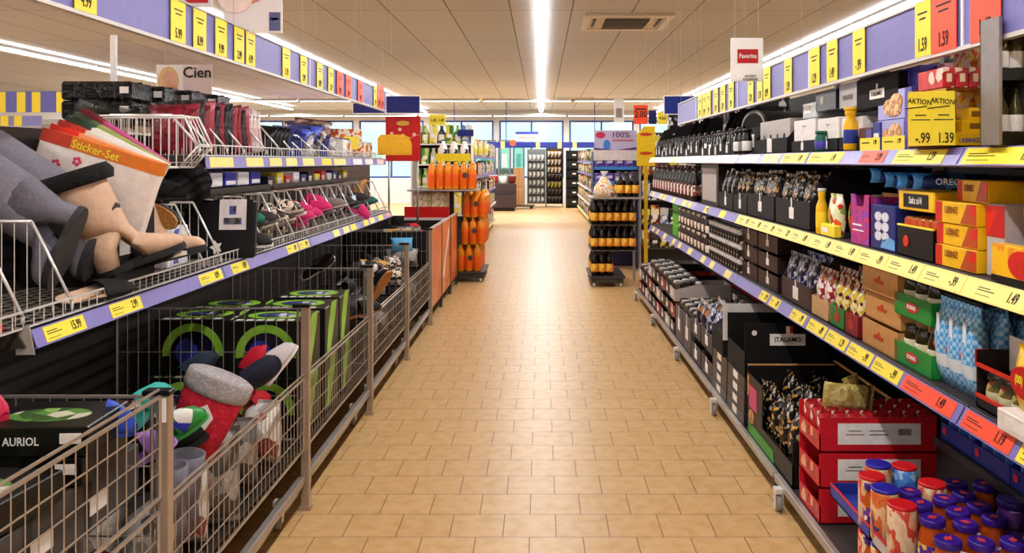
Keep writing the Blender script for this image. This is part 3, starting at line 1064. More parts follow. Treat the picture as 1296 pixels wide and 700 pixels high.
# ------------------------------------------------------------------ east side: sheet metal gondola
SHEET = plain('3a3436', .5, .2)
EB = 1.80
ew = ['closest bay', 'bay of yellow biscuit boxes', 'bay of purple biscuits and white cartons', 'bay of dark foil packs', 'bay of framed grey box', 'bay of small dark bottles', 'farthest bay']
for k in range(6):
    ya = 1.0 + 1.34 * k
    yb = ya + 1.34
    L = 1.34
    t = thing('gondola_frame', 'black back sheet of the food shelving, ' + ew[k], 'shelving frame', (EB, yb, 0), (0, 0, FR))
    link('back_sheet', MB().box(.002, L - .002, 0, .02, 0, 1.95).mesh('back_sheet', cached('bm2', lambda: plain('120e10', .6))), t)
    link('upright', MB().box(L - .044, L - .004, -.012, .018, 0, 2.0, .002).mesh('upright', STEELD), t)
    for (z, nm, depth, X) in ((.81, 'lower', .56, 1.205), (1.18, 'middle', .56, 1.205), (1.54, 'top', .5, 1.205)):
        s_ = thing('shelf', 'dark steel shelf, ' + nm + ' level, ' + ew[k], 'shelf', (X, yb, z), (0, 0, FR))
        link('board', MB().box(.003, L - .003, 0, depth, -.028, 0, .002).mesh('shelf_board', SHEET), s_)
        link('bracket', MB().prism([(0.02, -.028), (depth, -.028), (depth, -.1), (.02, -.05)], 'x', L - .03, L - .02).mesh('bracket', STEELD), s_)
        tk = []
        mat = LILACR
        tilt = .5
        rr = random.Random(k * 7 + int(z * 100))
        # ticket x is measured from the far end of the bay
        if nm == 'top':
            if k <= 2: tk = [(.22, .4, YELL if k < 2 else YELLP, '1.49'), (.62, .38, YELLP if k != 1 else YELLP, '0.99'), (1.08, .34, YELL, '1.39')]
            if k == 1: tk[1] = (.72, .22, REDC, '2.99')
            if k == 2: tk = [(.3, .42, plain('efece8', .4), ''), (.75, .3, YELLP, ''), (1.14, .36, YELL, '1.49')]
            if k >= 3:
                mat = plain('e9e6e8', .4, vary=.02)
                tk = [(.35, .3, YELLP if k != 3 else mat, ''), (.95, .28, plain('f1efe8', .4), '')]
        elif nm == 'middle':
            if k <= 2:
                mat = YELLP
                tk = [(.2 + .26 * i, .24, YELLP, rr.choice(['1.29', '1.49', '-.99', '1.99'])) for i in range(5)]
            elif k == 3: tk = [(.42, .12, YELL, '1.99'), (.95, .16, YELL, '')]
            elif k >= 4:
                mat = plain('aaa6d2', .4)
                tk = [(.3, .14, YELLP, ''), (.85, .2, YELLP, ''), (1.1, .12, YELL, '')]
        else:
            if k == 1: tk = [(.12, .22, YELL, '-.89'), (.36, .22, YELL, '1.29'), (.6, .22, YELL, '-.99'), (.84, .22, YELL, '-.99'), (1.14, .33, REDC, '1.49')]
            elif k == 0: tk = [(.14, .24, REDC, '1.19'), (.42, .26, YELL, '-.99'), (.8, .3, YELL, '1.29')]
            elif k == 2: tk = [(.62, .15, YELL, '1.99'), (.82, .16, YELL, '-.89'), (1.2, .2, YELL, '-.99')]
            else: tk = [(.3, .13, YELLP, ''), (.62, .13, YELLP, ''), (1.1, .16, YELLP, '')]
        price_rail(s_, L, tk, h=.052, y=-.02, tilt=tilt, mat=mat, zc=-.028)

for k in range(6):
    ya = 1.0 + 1.34 * k
    t = thing('base_dolly', 'low steel dolly with castors, ' + ew[k], 'dolly', (1.03, ya + 1.34, 0), (0, 0, FR))
    link('front_rail', MB().box(.005, 1.335, 0, .025, .085, .12, .003).mesh('dolly_rail', STEEL), t)
    link('deck', MB().box(.005, 1.335, .025, .74, .1, .115, .002).mesh('dolly_deck', STEELD), t)
    link('side_rail', MB().box(.0, .02, 0, .74, .07, .1).box(1.32, 1.34, 0, .74, .07, .1).mesh('dolly_side', STEELD), t)
    for x, ys in ((.12, (-.012, .66)), (1.2, (.06, .66))):
        for y in ys:
            c = link('castor', fk, t, (x, y, -.02))
            link('wheel', cm, c, (0, 0, .054), (PI / 2, 0, 0))
# ------------------------------------------------------------------ east side goods
LABW = plain('f0ece8', .45)
K = lambda *a, **k: pr(list(a), **k)
CRISP = K('0a0909', '121011', '0e0c0d', 'b8843a', '0c0b0b', 'a8a29c', '1a1716', '0f0d0e', scale=70, bump=.7, rough=.22)
CRISPG = K('0c0b0b', '121011', 'c8923a', '0f0d0e', '0a0909', '9a9590', '141110', '0d0c0c', scale=70, bump=.7, rough=.22)
NAVYF = K('11142e', '1c2148', 'cfd0dc', '0c0e20', '2a2e5c', 'a8aac0', scale=60, bump=.5)
GLITY = K('f2c52c', 'e8a52a', 'f7e07a', 'd8652a', 'efe2c0', scale=60, bump=.4)
PURP = plain('6a3a9a', .35)
PURPB = plain('4a44a8', .35)
YEB = plain('f0b81c', .4)
YEL2 = plain('f4c21a', .4)
LIDR = plain('c01820', .3, vary=0)
LIDP = plain('34197e', .22, vary=0)
LIDG = plain('2c6a2a', .3, vary=0)
LIDD = plain('1a1617', .3, vary=0)
DARKG = K('1d1210', '2a1812', '120c0c', scale=60)
BLK = BLACKC


def east(spec, name, label, cat, Y, z, X=1.24, group=None, yaw=FR): return place(spec, name, label, cat, (X, Y, z), yaw, group)


def eboxp(p0, p1, ytop, z, X=1.24):
    """Pixel columns p0 < p1 (far to near) to centre, width and height on the shelf at z."""
    Ya, Yb = py(p0, X), py(p1, X)
    Yc = (Ya + Yb) / 2
    return Yc, Ya - Yb, zz(ytop, Yb if ytop > 204 else Yb) - z


# ---- top level (z 1.54)
ZT, ZM, ZL, ZD = 1.542, 1.182, .812, .117
# small dark goods at the far end
darkm = [K('080708', '121011', 'e8e4e0', '0a090a', '8a8684', '0b0a0b', scale=24, bump=.3, rough=.25), K('141011', '0b0a0b', '4a2a22', '0d0c0d', 'c9c3bc', '100e0f', scale=30, bump=.3), K('0a090a', '2a2628', '060506', 'e8e4e0', '0e0c0d', scale=18, rough=.25)]
rr = random.Random(11)
y = 9.0
i = 0
while y > 5.35:
    wd = rr.choice([.16, .2, .24])
    h = rr.choice([.16, .22, .3])
    e_ = east(S_tray(wd, .28, h, BLK, h * .35, LABW, lw=.05, lh=.05), 'display_tray', 'black display tray with white label on the far half of the top shelf', 'display tray', y - wd / 2, ZT, 1.235, 'black trays on the far top shelf')
    for q in range(3):
        bx = -wd / 2 + .035 + q * (wd - .07) / 2
        for dd in range(2):
            bo = S_jar(.15 + .02 * (q % 2), .027, darkm[0] if q != 1 else darkm[1], LABW if (q + i) % 3 == 0 else darkm[2], LIDD if q % 2 else plain('3a3030', .25), 10)
            east(bo, 'preserve_jar', 'small dark jar standing in a black tray on the far top shelf', 'jar', y - wd / 2 - bx, ZT + .004, 1.235 + .04 + dd * .09, 'dark jars in the trays of the far top shelf')
    for q in range(2):
        hh = [.33, .29, .36][(i + q) % 3]
        east(S_box(.075, .06, hh, darkm[(i + q) % 3], LABW, (.25, .15, .75, .35), ch=.01) if (i + q) % 3 == 0 else S_bottle(hh, .034, darkm[(i + q) % 2], LABW, plain('8a8682', .25, .5), 12), 'tall_dark_pack', 'tall dark bottle or carton at the back of the far top shelf', 'pack', y - wd * (.25 + .5 * q), ZT, 1.235 + .33, 'tall dark packs at the back of the far top shelf')
    if i % 2 == 0:
        hb = rr.choice([.08, .12])
        east(S_box(wd * .95, .2, hb, darkm[i % 3], LABW, (.4, .3, .65, .75)), 'gift_box', 'black gift box lying across the back of the trays, far top shelf', 'gift box', y - wd / 2, ZT + h, 1.36, 'black gift boxes over the far trays')
        if i % 4 == 0: east(S_box(wd * .8, .18, .09, darkm[(i + 1) % 3], LABW, (.1, .3, .3, .7)), 'gift_box', 'second black gift box piled on the far top shelf goods', 'gift box', y - wd / 2, ZT + h + hb, 1.36, 'upper black gift boxes over the far trays')
    y -= wd + .012
    i += 1


def east_px(kind, p0, p1, yt, z, X=1.24, dep=.26, **kw):
    Yc, wd, h = eboxp(p0, p1, yt, z, X)
    return Yc, wd - .008, max(h, .03)


# black round topped case
Yc, wd, h = east_px('', 931, 960, 137, ZT)
def case_mesh():
    prof = []
    for i in range(13):
        a = PI * i / 12
        prof.append((-wd / 2 * math.cos(a), h * .62 + h * .38 * math.sin(a)))
    poly = [(wd / 2, 0)] + prof[::-1] + [(-wd / 2, 0)]
    return MB().prism(poly, 'y', 0, .24).mesh('case_body', BLK)
t = place([sp('shell', case_mesh()), sp('rim_band', MB().prism([(-wd / 2 * math.cos(PI * i / 12) * 1.02, h * .62 + h * .4 * math.sin(PI * i / 12)) for i in range(13)] + [(wd / 2 * math.cos(PI * i / 12) * .9, h * .62 + h * .33 * math.sin(PI * i / 12)) for i in range(13)], 'y', -.004, .012).mesh('case_rim', plain('5a4440', .3))), sp('front_label', MB().box(-.03, .03, -.002, 0, .04, .12).mesh('case_label', LABW))], 'rounded_case', 'tall black case with rounded top on the upper shelf', 'case', (1.28, Yc, ZT), FR)
for q, dx in enumerate((-.12, -.02, .09)):
    east(S_jar(.15, .03, darkm[0], LABW if q != 1 else plain('8a8684', .3), LIDD, 12), 'spice_mill', 'dark mill shaped jar before the rounded black case', 'jar', Yc + dx, ZT, 1.215, 'mill jars before the rounded case')
# grey box with a row of marks
Yc, wd, h = east_px('', 958, 1000, 147, ZT)
e_ = east(S_tray(wd, .26, h, BLK, h * .42, LABW, lw=.09, lh=.08), 'display_tray', 'dark brown tray around the grey box on the top shelf', 'display tray', Yc, ZT, 1.225)
e_ = east(S_box(wd * .9, .2, h * .94, plain('b3aaa6', .4), plain('2a2625', .4), (.08, .36, .92, .44)), 'grey_box', 'light grey box with a row of black marks, top shelf', 'box', Yc, ZT + .005, 1.25)
for q in range(4):
    link('printed_mark', MB().lathe([(.018, 0), (.017, .002)], 12).mesh('mark', INK if q % 2 else plain('55504e')), e_, (-wd * .3 + q * wd * .2, -.001, h * .44), (PI / 2, 0, 0))
# white cartons
for (p0, p1, yt, lab) in ((1003, 1032, 148, 'white carton on the top shelf, next to the grey box'), (1033, 1062, 146, 'white carton on the top shelf, under the black crest box'), (1063, 1092, 145, 'white carton behind the yellow necked bottle, top shelf')):
    Yc, wd, h = east_px('', p0, p1, yt, ZT)
    east(S_tray(wd, .24, .07, BLK, .055, LABW, lw=.035, lh=.035), 'display_tray', 'low black tray holding the ' + lab, 'display tray', Yc, ZT, 1.235)
    t = east(S_box(wd * .93, .22, h - .01, plain('e9e3df', .45), plain('8a8480', .5), (.42, .78, .6, .81)), 'white_carton', lab, 'carton', Yc, ZT + .006, 1.243)
    text(t, 'l', .02, (0, -.002, h * .7))
Yc, wd, h = east_px('', 1015, 1036, 130, ZT)
east(S_box(.2, .2, .07, plain('c9cbd0', .15, trans=.3), LABW, (.1, .3, .6, .8)), 'clear_box', 'translucent white box lying on the first white carton', 'box', py(1022, 1.24), ZT + zz(148, 3.75) - ZT + .002, 1.25)
crest = S_box(.26, .22, .085, plain('1c2038', .3), LABW, (.25, .35, .42, .75))
east(crest, 'navy_box', 'navy box with a white crest on top of the white cartons', 'box', 3.65, 1.722, 1.25)
east(S_box(.22, .2, .1, plain('dfe1e4', .25), plain('9c9894'), (.2, .3, .7, .5)), 'pale_box', 'pale box beneath the navy crest box', 'box', 3.40, 1.722, 1.26)
# ITALIAMO box on top
Yc, wd, h = east_px('', 1062, 1108, 115, ZT)
t = thing('black_carton', 'black carton with pointed lid and white name label, on the white cartons', 'carton', (1.235, 3.06, 1.70), (0, 0, FR))
link('box_body', MB().box(-.19, .19, 0, .24, 0, .115, .003).mesh('box_body', BLK), t)
link('lid_flap', MB().prism([(-.19, .115), (-.15, .15), (-.11, .15), (-.07, .185), (-.03, .15), (.06, .15), (.09, .118), (.19, .118), (.19, .1), (-.19, .1)], 'y', .01, .016).mesh('lid_flap', plain('17162a', .35)), t)
link('name_label', MB().box(-.055, .075, -.002, 0, .03, .065).box(.004, .016, -.002, 0, .065, .085).mesh('name_label', LABW), t)
text(t, 'ITALIAMO', .022, (.01, -.003, .048))
place(S_box(.16, .2, .1, plain('e7a7b4', .4), band=(plain('c42030', .3), .0, .25)), 'pink_box', 'pink and red box behind the pointed black carton', 'box', (1.33, 2.82, 1.725), FR)
east(S_bottle(.17, .028, YEB, plain('2a3a8a', .4), YEB, slim=.8), 'sauce_bottle', 'yellow topped bottle before the white carton on the top shelf', 'bottle', 3.27, ZT, 1.22)
east(S_jar(.09, .028, plain('1f5a48', .3), PURPB, plain('1f5a48', .3)), 'green_jar', 'small green jar on the top shelf edge', 'jar', 3.62, ZT, 1.222)
east(S_box(.13, .12, .085, plain('5a3320', .5), PURPB, (.6, .1, .98, .9)), 'brown_box', 'small brown box on the top shelf beside a blue one', 'box', 3.14, ZT, 1.226)
east(S_box(.07, .1, .1, plain('27308c', .4), LABW, (.2, .3, .8, .6)), 'blue_box', 'small dark blue box on the top shelf next to purple biscuits', 'box', 3.035, ZT, 1.226)
# two purple croissant packs
CRO = K('d9a15a', 'b87434', 'e8c08a', 'c98a44', scale=28, kind='noise')
Yc, wd, h = east_px('', 1112, 1156, 119, ZT)
for q in range(2):
    t = thing('biscuit_box', ('lower' if q == 0 else 'upper') + ' lilac biscuit box with baked rolls pictured, top shelf', 'biscuit box', (1.232 + .004 * q, Yc, ZT + q * .105), (0, 0, FR))
    link('box_body', MB().box(-wd / 2, wd / 2, 0, .2, 0, .103, .002).mesh('box_body', plain('a7a4dc', .35)), t)
    link('end_panel', MB().box(wd / 2 - .05, wd / 2 + .001, -.001, .2, .001, .102).mesh('end_panel', plain('4b3fa0', .35)), t)
    rp = MB()
    for kk, (cx, cz, rx, rz) in enumerate( ((-.04, .045, .05, .028), (.02, .06, .05, .03), (.0, .03, .06, .02))):
        rp.prism([(cx + rx * math.cos(2 * PI * i / 16), cz + rz * math.sin(2 * PI * i / 16)) for i in range(16)], 'y', -.0016 - .0008 * kk, 0)
    link('pictured_rolls', rp.mesh('pictured_rolls', CRO), t)
east(S_box(.2, .16, .07, plain('3c3a9c', .35), plain('8a86d8', .4), (.1, .2, .6, .8)), 'biscuit_box', 'narrow violet box lying above the lilac biscuit boxes', 'biscuit box', Yc - .02, ZT + .212, 1.27)
# glittery yellow bags
for q in range(4):
    east(S_bag(.12, .06, .21, GLITY), 'sweet_bag', 'shiny yellow patterned sweet bag on the top shelf behind the yellow price cards', 'bag', 2.74 - q * .055 - .02, ZT + (.0 if q < 2 else .085), 1.3 + .03 * (q % 2), 'glittering yellow bags on the top shelf')
place(S_box(.22, .2, .085, YEL2, K('d87828', 'f2d878', 'b84a28', 'f4e6c4', scale=50), (.05, .1, .95, .9)), 'yellow_box', 'yellow box beneath the glittering bags', 'box', (1.24, 2.66, ZT), FR)
# action price cards
for q, (p0, p1, s_, lab) in enumerate(((1151, 1180, '-.99', 'yellow AKTION price card on the top shelf edge, nearer the lilac biscuit boxes'), (1181, 1208, '1.39', 'yellow AKTION price card on the top shelf edge, touching the display carton'))):
    Y = 2.375 - q * .02
    x0, x1 = xx(p0, Y), xx(p1, Y)
    t = thing('price_card', lab, 'price card', ((x0 + x1) / 2, Y, 1.545), (-.03, 0, -.2))
    wv = x1 - x0
    link('card_sheet', MB().box(-wv / 2, wv / 2, 0, .0012, 0, .155).mesh('card_sheet', YELL), t)
    text(t, 'AKTION!', .02, (0, -.001, .125), sx=.85, rot=(PI / 2, .12, 0))
    link('underline', MB().box(-.03, .03, -.001, 0, .108, .111).mesh('underline', INK), t, rot=(0, -.12, 0))
    link('small_print', MB().box(-.015, .015, -.001, 0, .085, .088).box(-.026, .026, -.001, 0, .072, .0745).mesh('small_print', INK), t)
    text(t, s_, .042, (.005, -.001, .02), sx=.62)
for q in range(2):
    Y = 3.02 - q * .2
    t = thing('price_card', 'small yellow price card clipped to the top shelf edge, ' + ('by the yellow bottle' if q == 0 else 'by the violet box'), 'price card', (1.196, Y, 1.535), (0, 0, FR))
    link('card_sheet', MB().box(-.09, .09, -.001, 0.0005, 0, .05).mesh('card_sheet', YELL), t)
    text(t, '1.99', .022, (.05, -.002, .033), sx=.8)
    link('small_print', MB().box(-.07, .0, -.002, 0, .03, .034).mesh('small_print', INK), t)
# yellow display carton facing the camera with red packs on it
Yd = 2.40
x0, x1 = xx(1196, Yd), xx(1262, Yd)
t = thing('display_carton', 'large yellow display carton, tan inside, at the near top shelf', 'display carton', (x0 + .0, Yd, ZT))
wv = x1 - x0 + .02
m = MB().box(0, wv, .24, .245, 0, .17).box(0, .005, 0, .24, 0, .17).box(0, wv, 0, .24, 0, .004)
link('shell', m.mesh('display_shell', plain('c8923c', .6)), t)
m = MB().box(0, wv, 0, .005, 0, .035).prism([(0, 0), (0, .05), (.12, .06), (.12, .085), (.22, .17), (.24, .17), (.24, 0)], 'x', wv - .006, wv).box(wv - .022, wv, -.001, .01, 0, .165)
link('front_lip', m.mesh('display_lip', YEL2), t)
text(t, 'LEIBNIZ', .017, (.07, -.001, .018), mat=plain('3a3a9a', .4, vary=0))
for q in range(3):
    e_ = place([sp('box_body', MB().box(-.035 - .015 * (2 - q), .035 + .015 * (2 - q), 0, .05, 0, .036, .002).mesh('b', YEL2)), sp('name_print', MB().box(-.028, .028, -.001, 0, .01, .026).mesh('b', plain('8a5a1a', .5)))], 'biscuit_pack', ['lowest', 'middle', 'uppermost'][q] + ' small orange yellow biscuit pack stepped inside the display carton', 'biscuit pack', (x0 + .10 + .012 * q, Yd + .012 + .012 * q, ZT + .006 + .0365 * q), 0)
REDP = K('b8141c', 'c81e22', 'e8c8b8', 'a81018', 'b8141c', 'd02a28', scale=36)
for q in range(4):
    place(S_box(.037, .16, .06, REDP, plain('e8d0a8', .4), (.3, .3, .7, .7)), 'red_pack', 'red printed pack in the row of four on the yellow display carton', 'pack', (x0 + .022 + q * .0385, Yd + .02, ZT + .172), 0, 'red packs on the yellow display')
# clip rack of small wine bottles at the near end
XR_, YR_ = 1.17, 2.12
t = thing('bottle_rack', 'two tier black and steel clip rack at the near shelf end', 'rack', (XR_, YR_, ZT))
link('frame', MB().box(0, .008, 0, .09, 0, .33).box(.09, .098, 0, .09, 0, .33).mesh('rack_frame', plain('8d8482', .35, .5)), t)
for z in (.0, .165):
    link('tier', MB().box(.008, .09, 0, .09, z, z + .012).box(.008, .09, .0, .004, z + .012, z + .03).mesh('rack_tier', BLACK), t)
link('back', MB().box(.0, .098, .088, .092, 0, .33).mesh('rack_back', BLACK), t)
WINE = plain('4a4218', .1, trans=.2, vary=0)
for z in (.012, .177):
    for q in range(2):
        place(S_bottle(.135, .0185, WINE, LABW, plain('1a1a1a', .3, vary=0), 14), 'wine_bottle', 'small olive wine bottle with pale label on the %s tier of the clip rack' % ('lower' if z < .1 else 'upper'), 'bottle', (XR_ + .03 + q * .038, YR_ + .025 + .02, ZT + z), 0, 'clip rack bottles %s' % z)
# ---- top shelf goods nearer than the rack (seen from the side only)
for q in range(5):
    east(S_box(.2, .24, .2, YEL2, LABW, (.2, .3, .8, .7)), 'biscuit_carton', 'yellow biscuit carton at the near end of the top shelf', 'carton', 1.95 - q * .21, ZT, 1.27, 'near yellow cartons on the top shelf')

# ---- middle level
y = 8.9
i = 0
while y > 6.55:
    for dd in range(3):
        east(S_bottle(.24 + .02 * ((i + dd) % 3), .026, K('241410', '120d0d', '3a2018', scale=30), [LABW, K('9a4a3a', 'e0d8cc', '6a4a3a', scale=60), plain('7a3420', .4)][i % 3], [LIDD, plain('c0b8b0', .3), plain('8a3a28', .3)][(i // 2) % 3], 10), 'small_bottle', 'slim dark bottle in the far rows of the middle shelf', 'bottle', y, ZM, 1.225 + dd * .062, 'slim dark bottles, far middle shelf')
    y -= .058
    i += 1
Yc, wd, h = east_px('', 890, 912, 212, ZM)
t = thing('framed_box', 'tall dark framed box with a plain grey window, middle shelf', 'box', (1.225, Yc, ZM), (0, 0, FR))
link('box_body', MB().box(-wd / 2, wd / 2, 0, .24, 0, h + .03, .003).mesh('box_body', plain('241c1e', .4)), t)
link('grey_window', MB().box(-wd / 2 + .05, wd / 2 - .06, -.002, 0, .03, h - .01).mesh('grey_window', plain('b0a6a2', .45)), t)
for n, (p0, p1, lab) in enumerate(((913, 931, 'narrow black tray by the grey windowed box'), (932, 949, 'narrow black tray with little showing, middle shelf'), (950, 984, 'wide black tray of black and gold crisp bags, middle shelf'), (986, 1030, 'widest black tray of black and gold crisp bags, nearer the yellow bottle'))):
    Yc, wd, h = east_px('', p0, p1, 216, ZM)
    hf = .11 if n < 2 else .13
    east(S_tray(wd, .3, .28, plain('1c1517', .7), hf, LABW, lw=.05 + .02 * (n > 1), lh=.055), 'display_tray', lab, 'display tray', Yc, ZM, 1.222)
    nb = 1 if wd < .3 else (2 if n == 2 else 3)
    for q in range(nb):
        for dd in range(2):
            bw = (wd - .02) / nb
            east(S_bag(round(bw, 3), .08, .235 + .015 * ((q + dd) % 2), CRISP if n != 0 else darkm[0]), 'crisp_bag', 'black and gold foil bag standing in the ' + lab.split(',')[0].replace(' of black and gold crisp bags', '').replace(' of foil packs', ''), 'crisp bag', Yc + (wd - .02) / 2 - bw * (q + .5), ZM + .005, 1.235 + dd * .1, 'foil bags in tray %d of the middle shelf' % n)
east(S_bottle(.2, .026, YEB, plain('f4d030', .4), plain('c8c4c0', .3), slim=.62), 'sauce_bottle', 'slim yellow bottle with grey cap on the middle shelf', 'bottle', 3.62, ZM, 1.225)
east(S_box(.2, .03, .05, YELL, LABW, (.2, .3, .6, .7)), 'yellow_card', 'low yellow card box before the slim yellow bottle', 'box', 3.53, ZM, 1.212)
SNK = K('dfe0b0', 'c8281e', '8fae4a', 'f0ead8', 'e05a20', 'dfe0b0', scale=32, bump=.3)
SNK2 = K('f0ead8', '86a844', 'd8401e', 'e8d890', '5a2a1a', scale=34, bump=.3)
for q, (p, m_) in enumerate(((1056, SNK), (1070, SNK2), (1078, SNK))):
    east(S_bag(.14, .06, .17, m_), 'snack_bag', ['pale green snack bag with a red figure', 'cream snack bag with brown print', 'second pale snack bag leaning'][q] + ', middle shelf', 'snack bag', py(p, 1.24), ZM, 1.222 + .04 * (q > 0))
east(S_jar(.085, .03, plain('e07818', .35), plain('f4c04a', .4), plain('a0a0a0', .3)), 'orange_jar', 'orange jar on a snack bag, middle shelf', 'jar', 3.28, ZM + .10, 1.33)
east(S_box(.16, .13, .1, plain('3a2420', .4), SNK), 'dark_carton', 'dark carton beneath the orange jar', 'carton', 3.28, ZM, 1.30)
# purple box with cut-out top
Yc, wd, h = east_px('', 1082, 1107, 256, ZM)
t = thing('purple_box', 'magenta and purple box with torn open tan top, middle shelf', 'box', (1.222, Yc, ZM), (0, 0, FR))
MAG = K('8a3ab0', 'a8348a', 'c83a6a', '8a3ab0', '9a46c0', scale=22, kind='noise')
m = MB().box(-wd / 2, wd / 2, .15, .155, 0, h + .02).box(-wd / 2, -wd / 2 + .004, 0, .15, 0, h + .02).box(wd / 2 - .004, wd / 2, 0, .15, 0, h + .02).prism([(-wd / 2, 0), (wd / 2, 0), (wd / 2, h + .025), (wd * .25, h + .025), (wd * .18, h - .02), (-wd * .18, h - .02), (-wd * .28, h + .025), (-wd / 2, h + .025)], 'y', 0, .005)
link('box_body', m.mesh('box_body', MAG), t)
link('inner_card', MB().box(-wd / 2 + .01, wd / 2 - .01, .12, .125, .02, h + .03).mesh('inner', plain('b87a3a', .7)), t)
link('white_print', MB().box(-wd * .38, wd * .1, -.0015, 0, h * .42, h * .46).box(-wd * .38, wd * .2, -.0015, 0, h * .3, h * .33).mesh('white_print', LABW), t)
for q in range(3):
    east(S_box(.075, .1, .13, K('a878c8', '9a68c0', '8048b0', 'b890d8', scale=20, kind='noise'), LABW, (.2, .4, .6, .5)), 'lilac_pack', 'shiny lilac pack standing behind the torn purple box', 'pack', 3.20 - q * .08, ZM + .10, 1.39, 'lilac packs behind the purple box')
east(S_box(.3, .1, .1, plain('3a1c50', .4), PURP, (.1, .2, .9, .8)), 'purple_tray', 'dark purple carton under the lilac packs', 'carton', 3.12, ZM, 1.385)
east(S_bag(.09, .02, .05, K('d8d4dc', 'b81c40', 'e8e0e4', scale=20)), 'foil_flap', 'torn silver and red foil end above the lilac packs', 'foil wrapper', 2.98, ZM + .232, 1.40)
# blue cream biscuit packs in the navy tray
Yc, wd, h = east_px('', 1109, 1140, 262, ZM)
t = east(S_box(wd, .24, h, plain('1c2a72', .35)), 'biscuit_carton', 'navy carton with white biscuits pictured in a column', 'biscuit carton', Yc, ZM, 1.222)
for q in range(3):
    m = MB()
    for dx in (-.03, .03):
        m.prism([(dx - .01 + .03 * math.cos(2 * PI * i / 14), h * (.3 + .22 * q) + .017 * math.sin(2 * PI * i / 14)) for i in range(14)], 'y', -.0018, 0)
    link('pictured_biscuit', m.mesh('pictured_biscuit', plain('d6d8e4', .4)), t)
link('blue_splash', MB().prism([(-.02, .008), (.10, .008), (.10, .04), (.05, .05), (.0, .035)], 'y', -.0018, 0).mesh('blue_splash', plain('6aa8e0', .4)), t)
OREO = K('2468c0', '1a3c8c', '0f1c50', '3a8cdc', '10142c', scale=26)
for q in range(4):
    t = place(S_bag(.22, .05, .05, OREO), 'cookie_pack', 'blue wrapped biscuit roll lying on the yellow and black box, ' + ['first from the navy carton', 'second from the navy carton', 'third from the navy carton', 'nearest the orange stack'][q], 'biscuit pack', (1.23, 2.98 - q * .115, ZM + .235), FR)
    t.rotation_euler = (0, 0, -.5 if q % 2 else -.1)
    t.location = (1.30, 2.98 - q * .11, ZM + (.24 if q == 0 else .226))
    text(t, 'OREO', .03, (0, -.003, .025), mat=WHITE, sx=.9)
Yc, wd, h = east_px('', 1142, 1189, 264, ZM)
t = east(S_box(wd, .22, .065, YEL2, BLACK, (.15, .15, .85, .85)), 'snack_carton', 'yellow carton with a black name panel between the navy carton and orange stack', 'snack carton', Yc, ZM + .155, 1.226)
text(t, 'Saitz x14', .032, (0, -.002, .033), mat=WHITE, sx=.8)
t = east(S_tray(wd, .24, .15, BLACK, .1), 'display_tray', 'black carton with a red flower print, middle shelf', 'display tray', Yc, ZM, 1.222)
link('red_flower', MB().lathe([(.022, 0), (.018, .003)], 8).mesh('red_flower', plain('d8321c', .4)), t, (-.06, -.001, .05), (PI / 2, 0, 0))
link('yellow_edge', MB().box(-wd / 2, wd / 2, -.002, .006, .1, .106).mesh('yellow_edge', YELL), t)
for q in range(5):
    east(S_box(.045, .12, .125, K('e8901c', 'c8501c', 'f4c21a', '8a4a1a', scale=24), ch=.008), 'snack_pack', 'orange snack pack standing in the black carton, middle shelf', 'snack pack', Yc + .1 - q * .05, ZM + .005, 1.24, 'orange packs in the black carton')
# yellow biscuit boxes, stack of four
LEI = plain('f2b814', .4)
h4 = .066
for q in range(4):
    t = thing('biscuit_box', 'yellow and red biscuit box in the tall stack, ' + ['bottom', 'second', 'third', 'topmost'][q], 'biscuit box', (1.225 + .004 * (q % 2) + (.03 if q == 3 else 0), 2.455 - (.03 if q == 3 else 0), ZM + q * h4), (0, 0, FR - (.15 if q == 3 else 0)))
    link('box_body', MB().box(-.12, .12, 0, .2, 0, h4 - .002, .002).mesh('box_body', LEI), t)
    link('red_end', MB().box(-.121, -.08, -.001, .201, .001, h4 - .003).mesh('red_end', plain('cc2a18', .4)), t)
    link('red_picture', MB().prism([(.03, .004), (.119, .004), (.119, .062), (.07, .062), (.05, .03)], 'y', -.0015, 0).mesh('red_picture', K('b84a1c', 'd8281c', 'a03a18', scale=30)), t)
    text(t, 'LEIBNIZ', .028, (-.02, -.003, .04), mat=plain('8a4a10', .5, vary=0), sx=.8)
# red candied bag, yellow and red box, nearer
CND = K('8a3a24', 'c04a34', 'e0a090', '6a2a1a', 'd8c0b0', scale=34, kind='noise', bump=.5)
t = east(S_bag(.24, .08, .2, CND), 'nut_bag', 'large clear bag of red brown candied nuts at the near middle shelf', 'bag', 2.10, ZM + .10, 1.26)
east(S_box(.25, .2, .09, BLACK, plain('c9c2bc', .4), (.05, .5, .95, .98)), 'black_carton', 'black and grey carton under the candied nut bag', 'carton', 2.09, ZM, 1.25)
east(S_box(.09, .2, .2, plain('b8b0ae', .45), K('c41c1c', 'e0281c', scale=10), (.0, .55, 1, .98)), 'grey_red_box', 'upright grey box with red top next to the orange stack', 'box', 2.275, ZM + .0, 1.245)
t = thing('soup_box', 'yellow and red box leaning at the near middle shelf edge', 'box', (1.205, 2.10, ZM), (0, 0, FR))
link('box_body', MB().box(-.12, .1, -.0, .04, 0, .1, .002).mesh('box_body', K('f2b814', 'e8901c', scale=12, kind='noise')), t)
link('red_oval', MB().prism([(.02 + .06 * math.cos(2 * PI * i / 20), .055 + .036 * math.sin(2 * PI * i / 20)) for i in range(20)], 'y', -.002, 0).mesh('red_oval', plain('cc1e18', .4)), t)
link('black_band', MB().box(-.121, .101, -.001, .041, 0, .018).mesh('black_band', BLACK), t)
for q in range(4):
    east(S_box(.2, .24, .26, [REDP, YEL2, LEI, REDP][q], LABW), 'carton', ['red printed', 'yellow', 'orange yellow', 'second red printed'][q] + ' carton at the very near end of the middle shelf', 'carton', 1.86 - q * .215, ZM, 1.26)
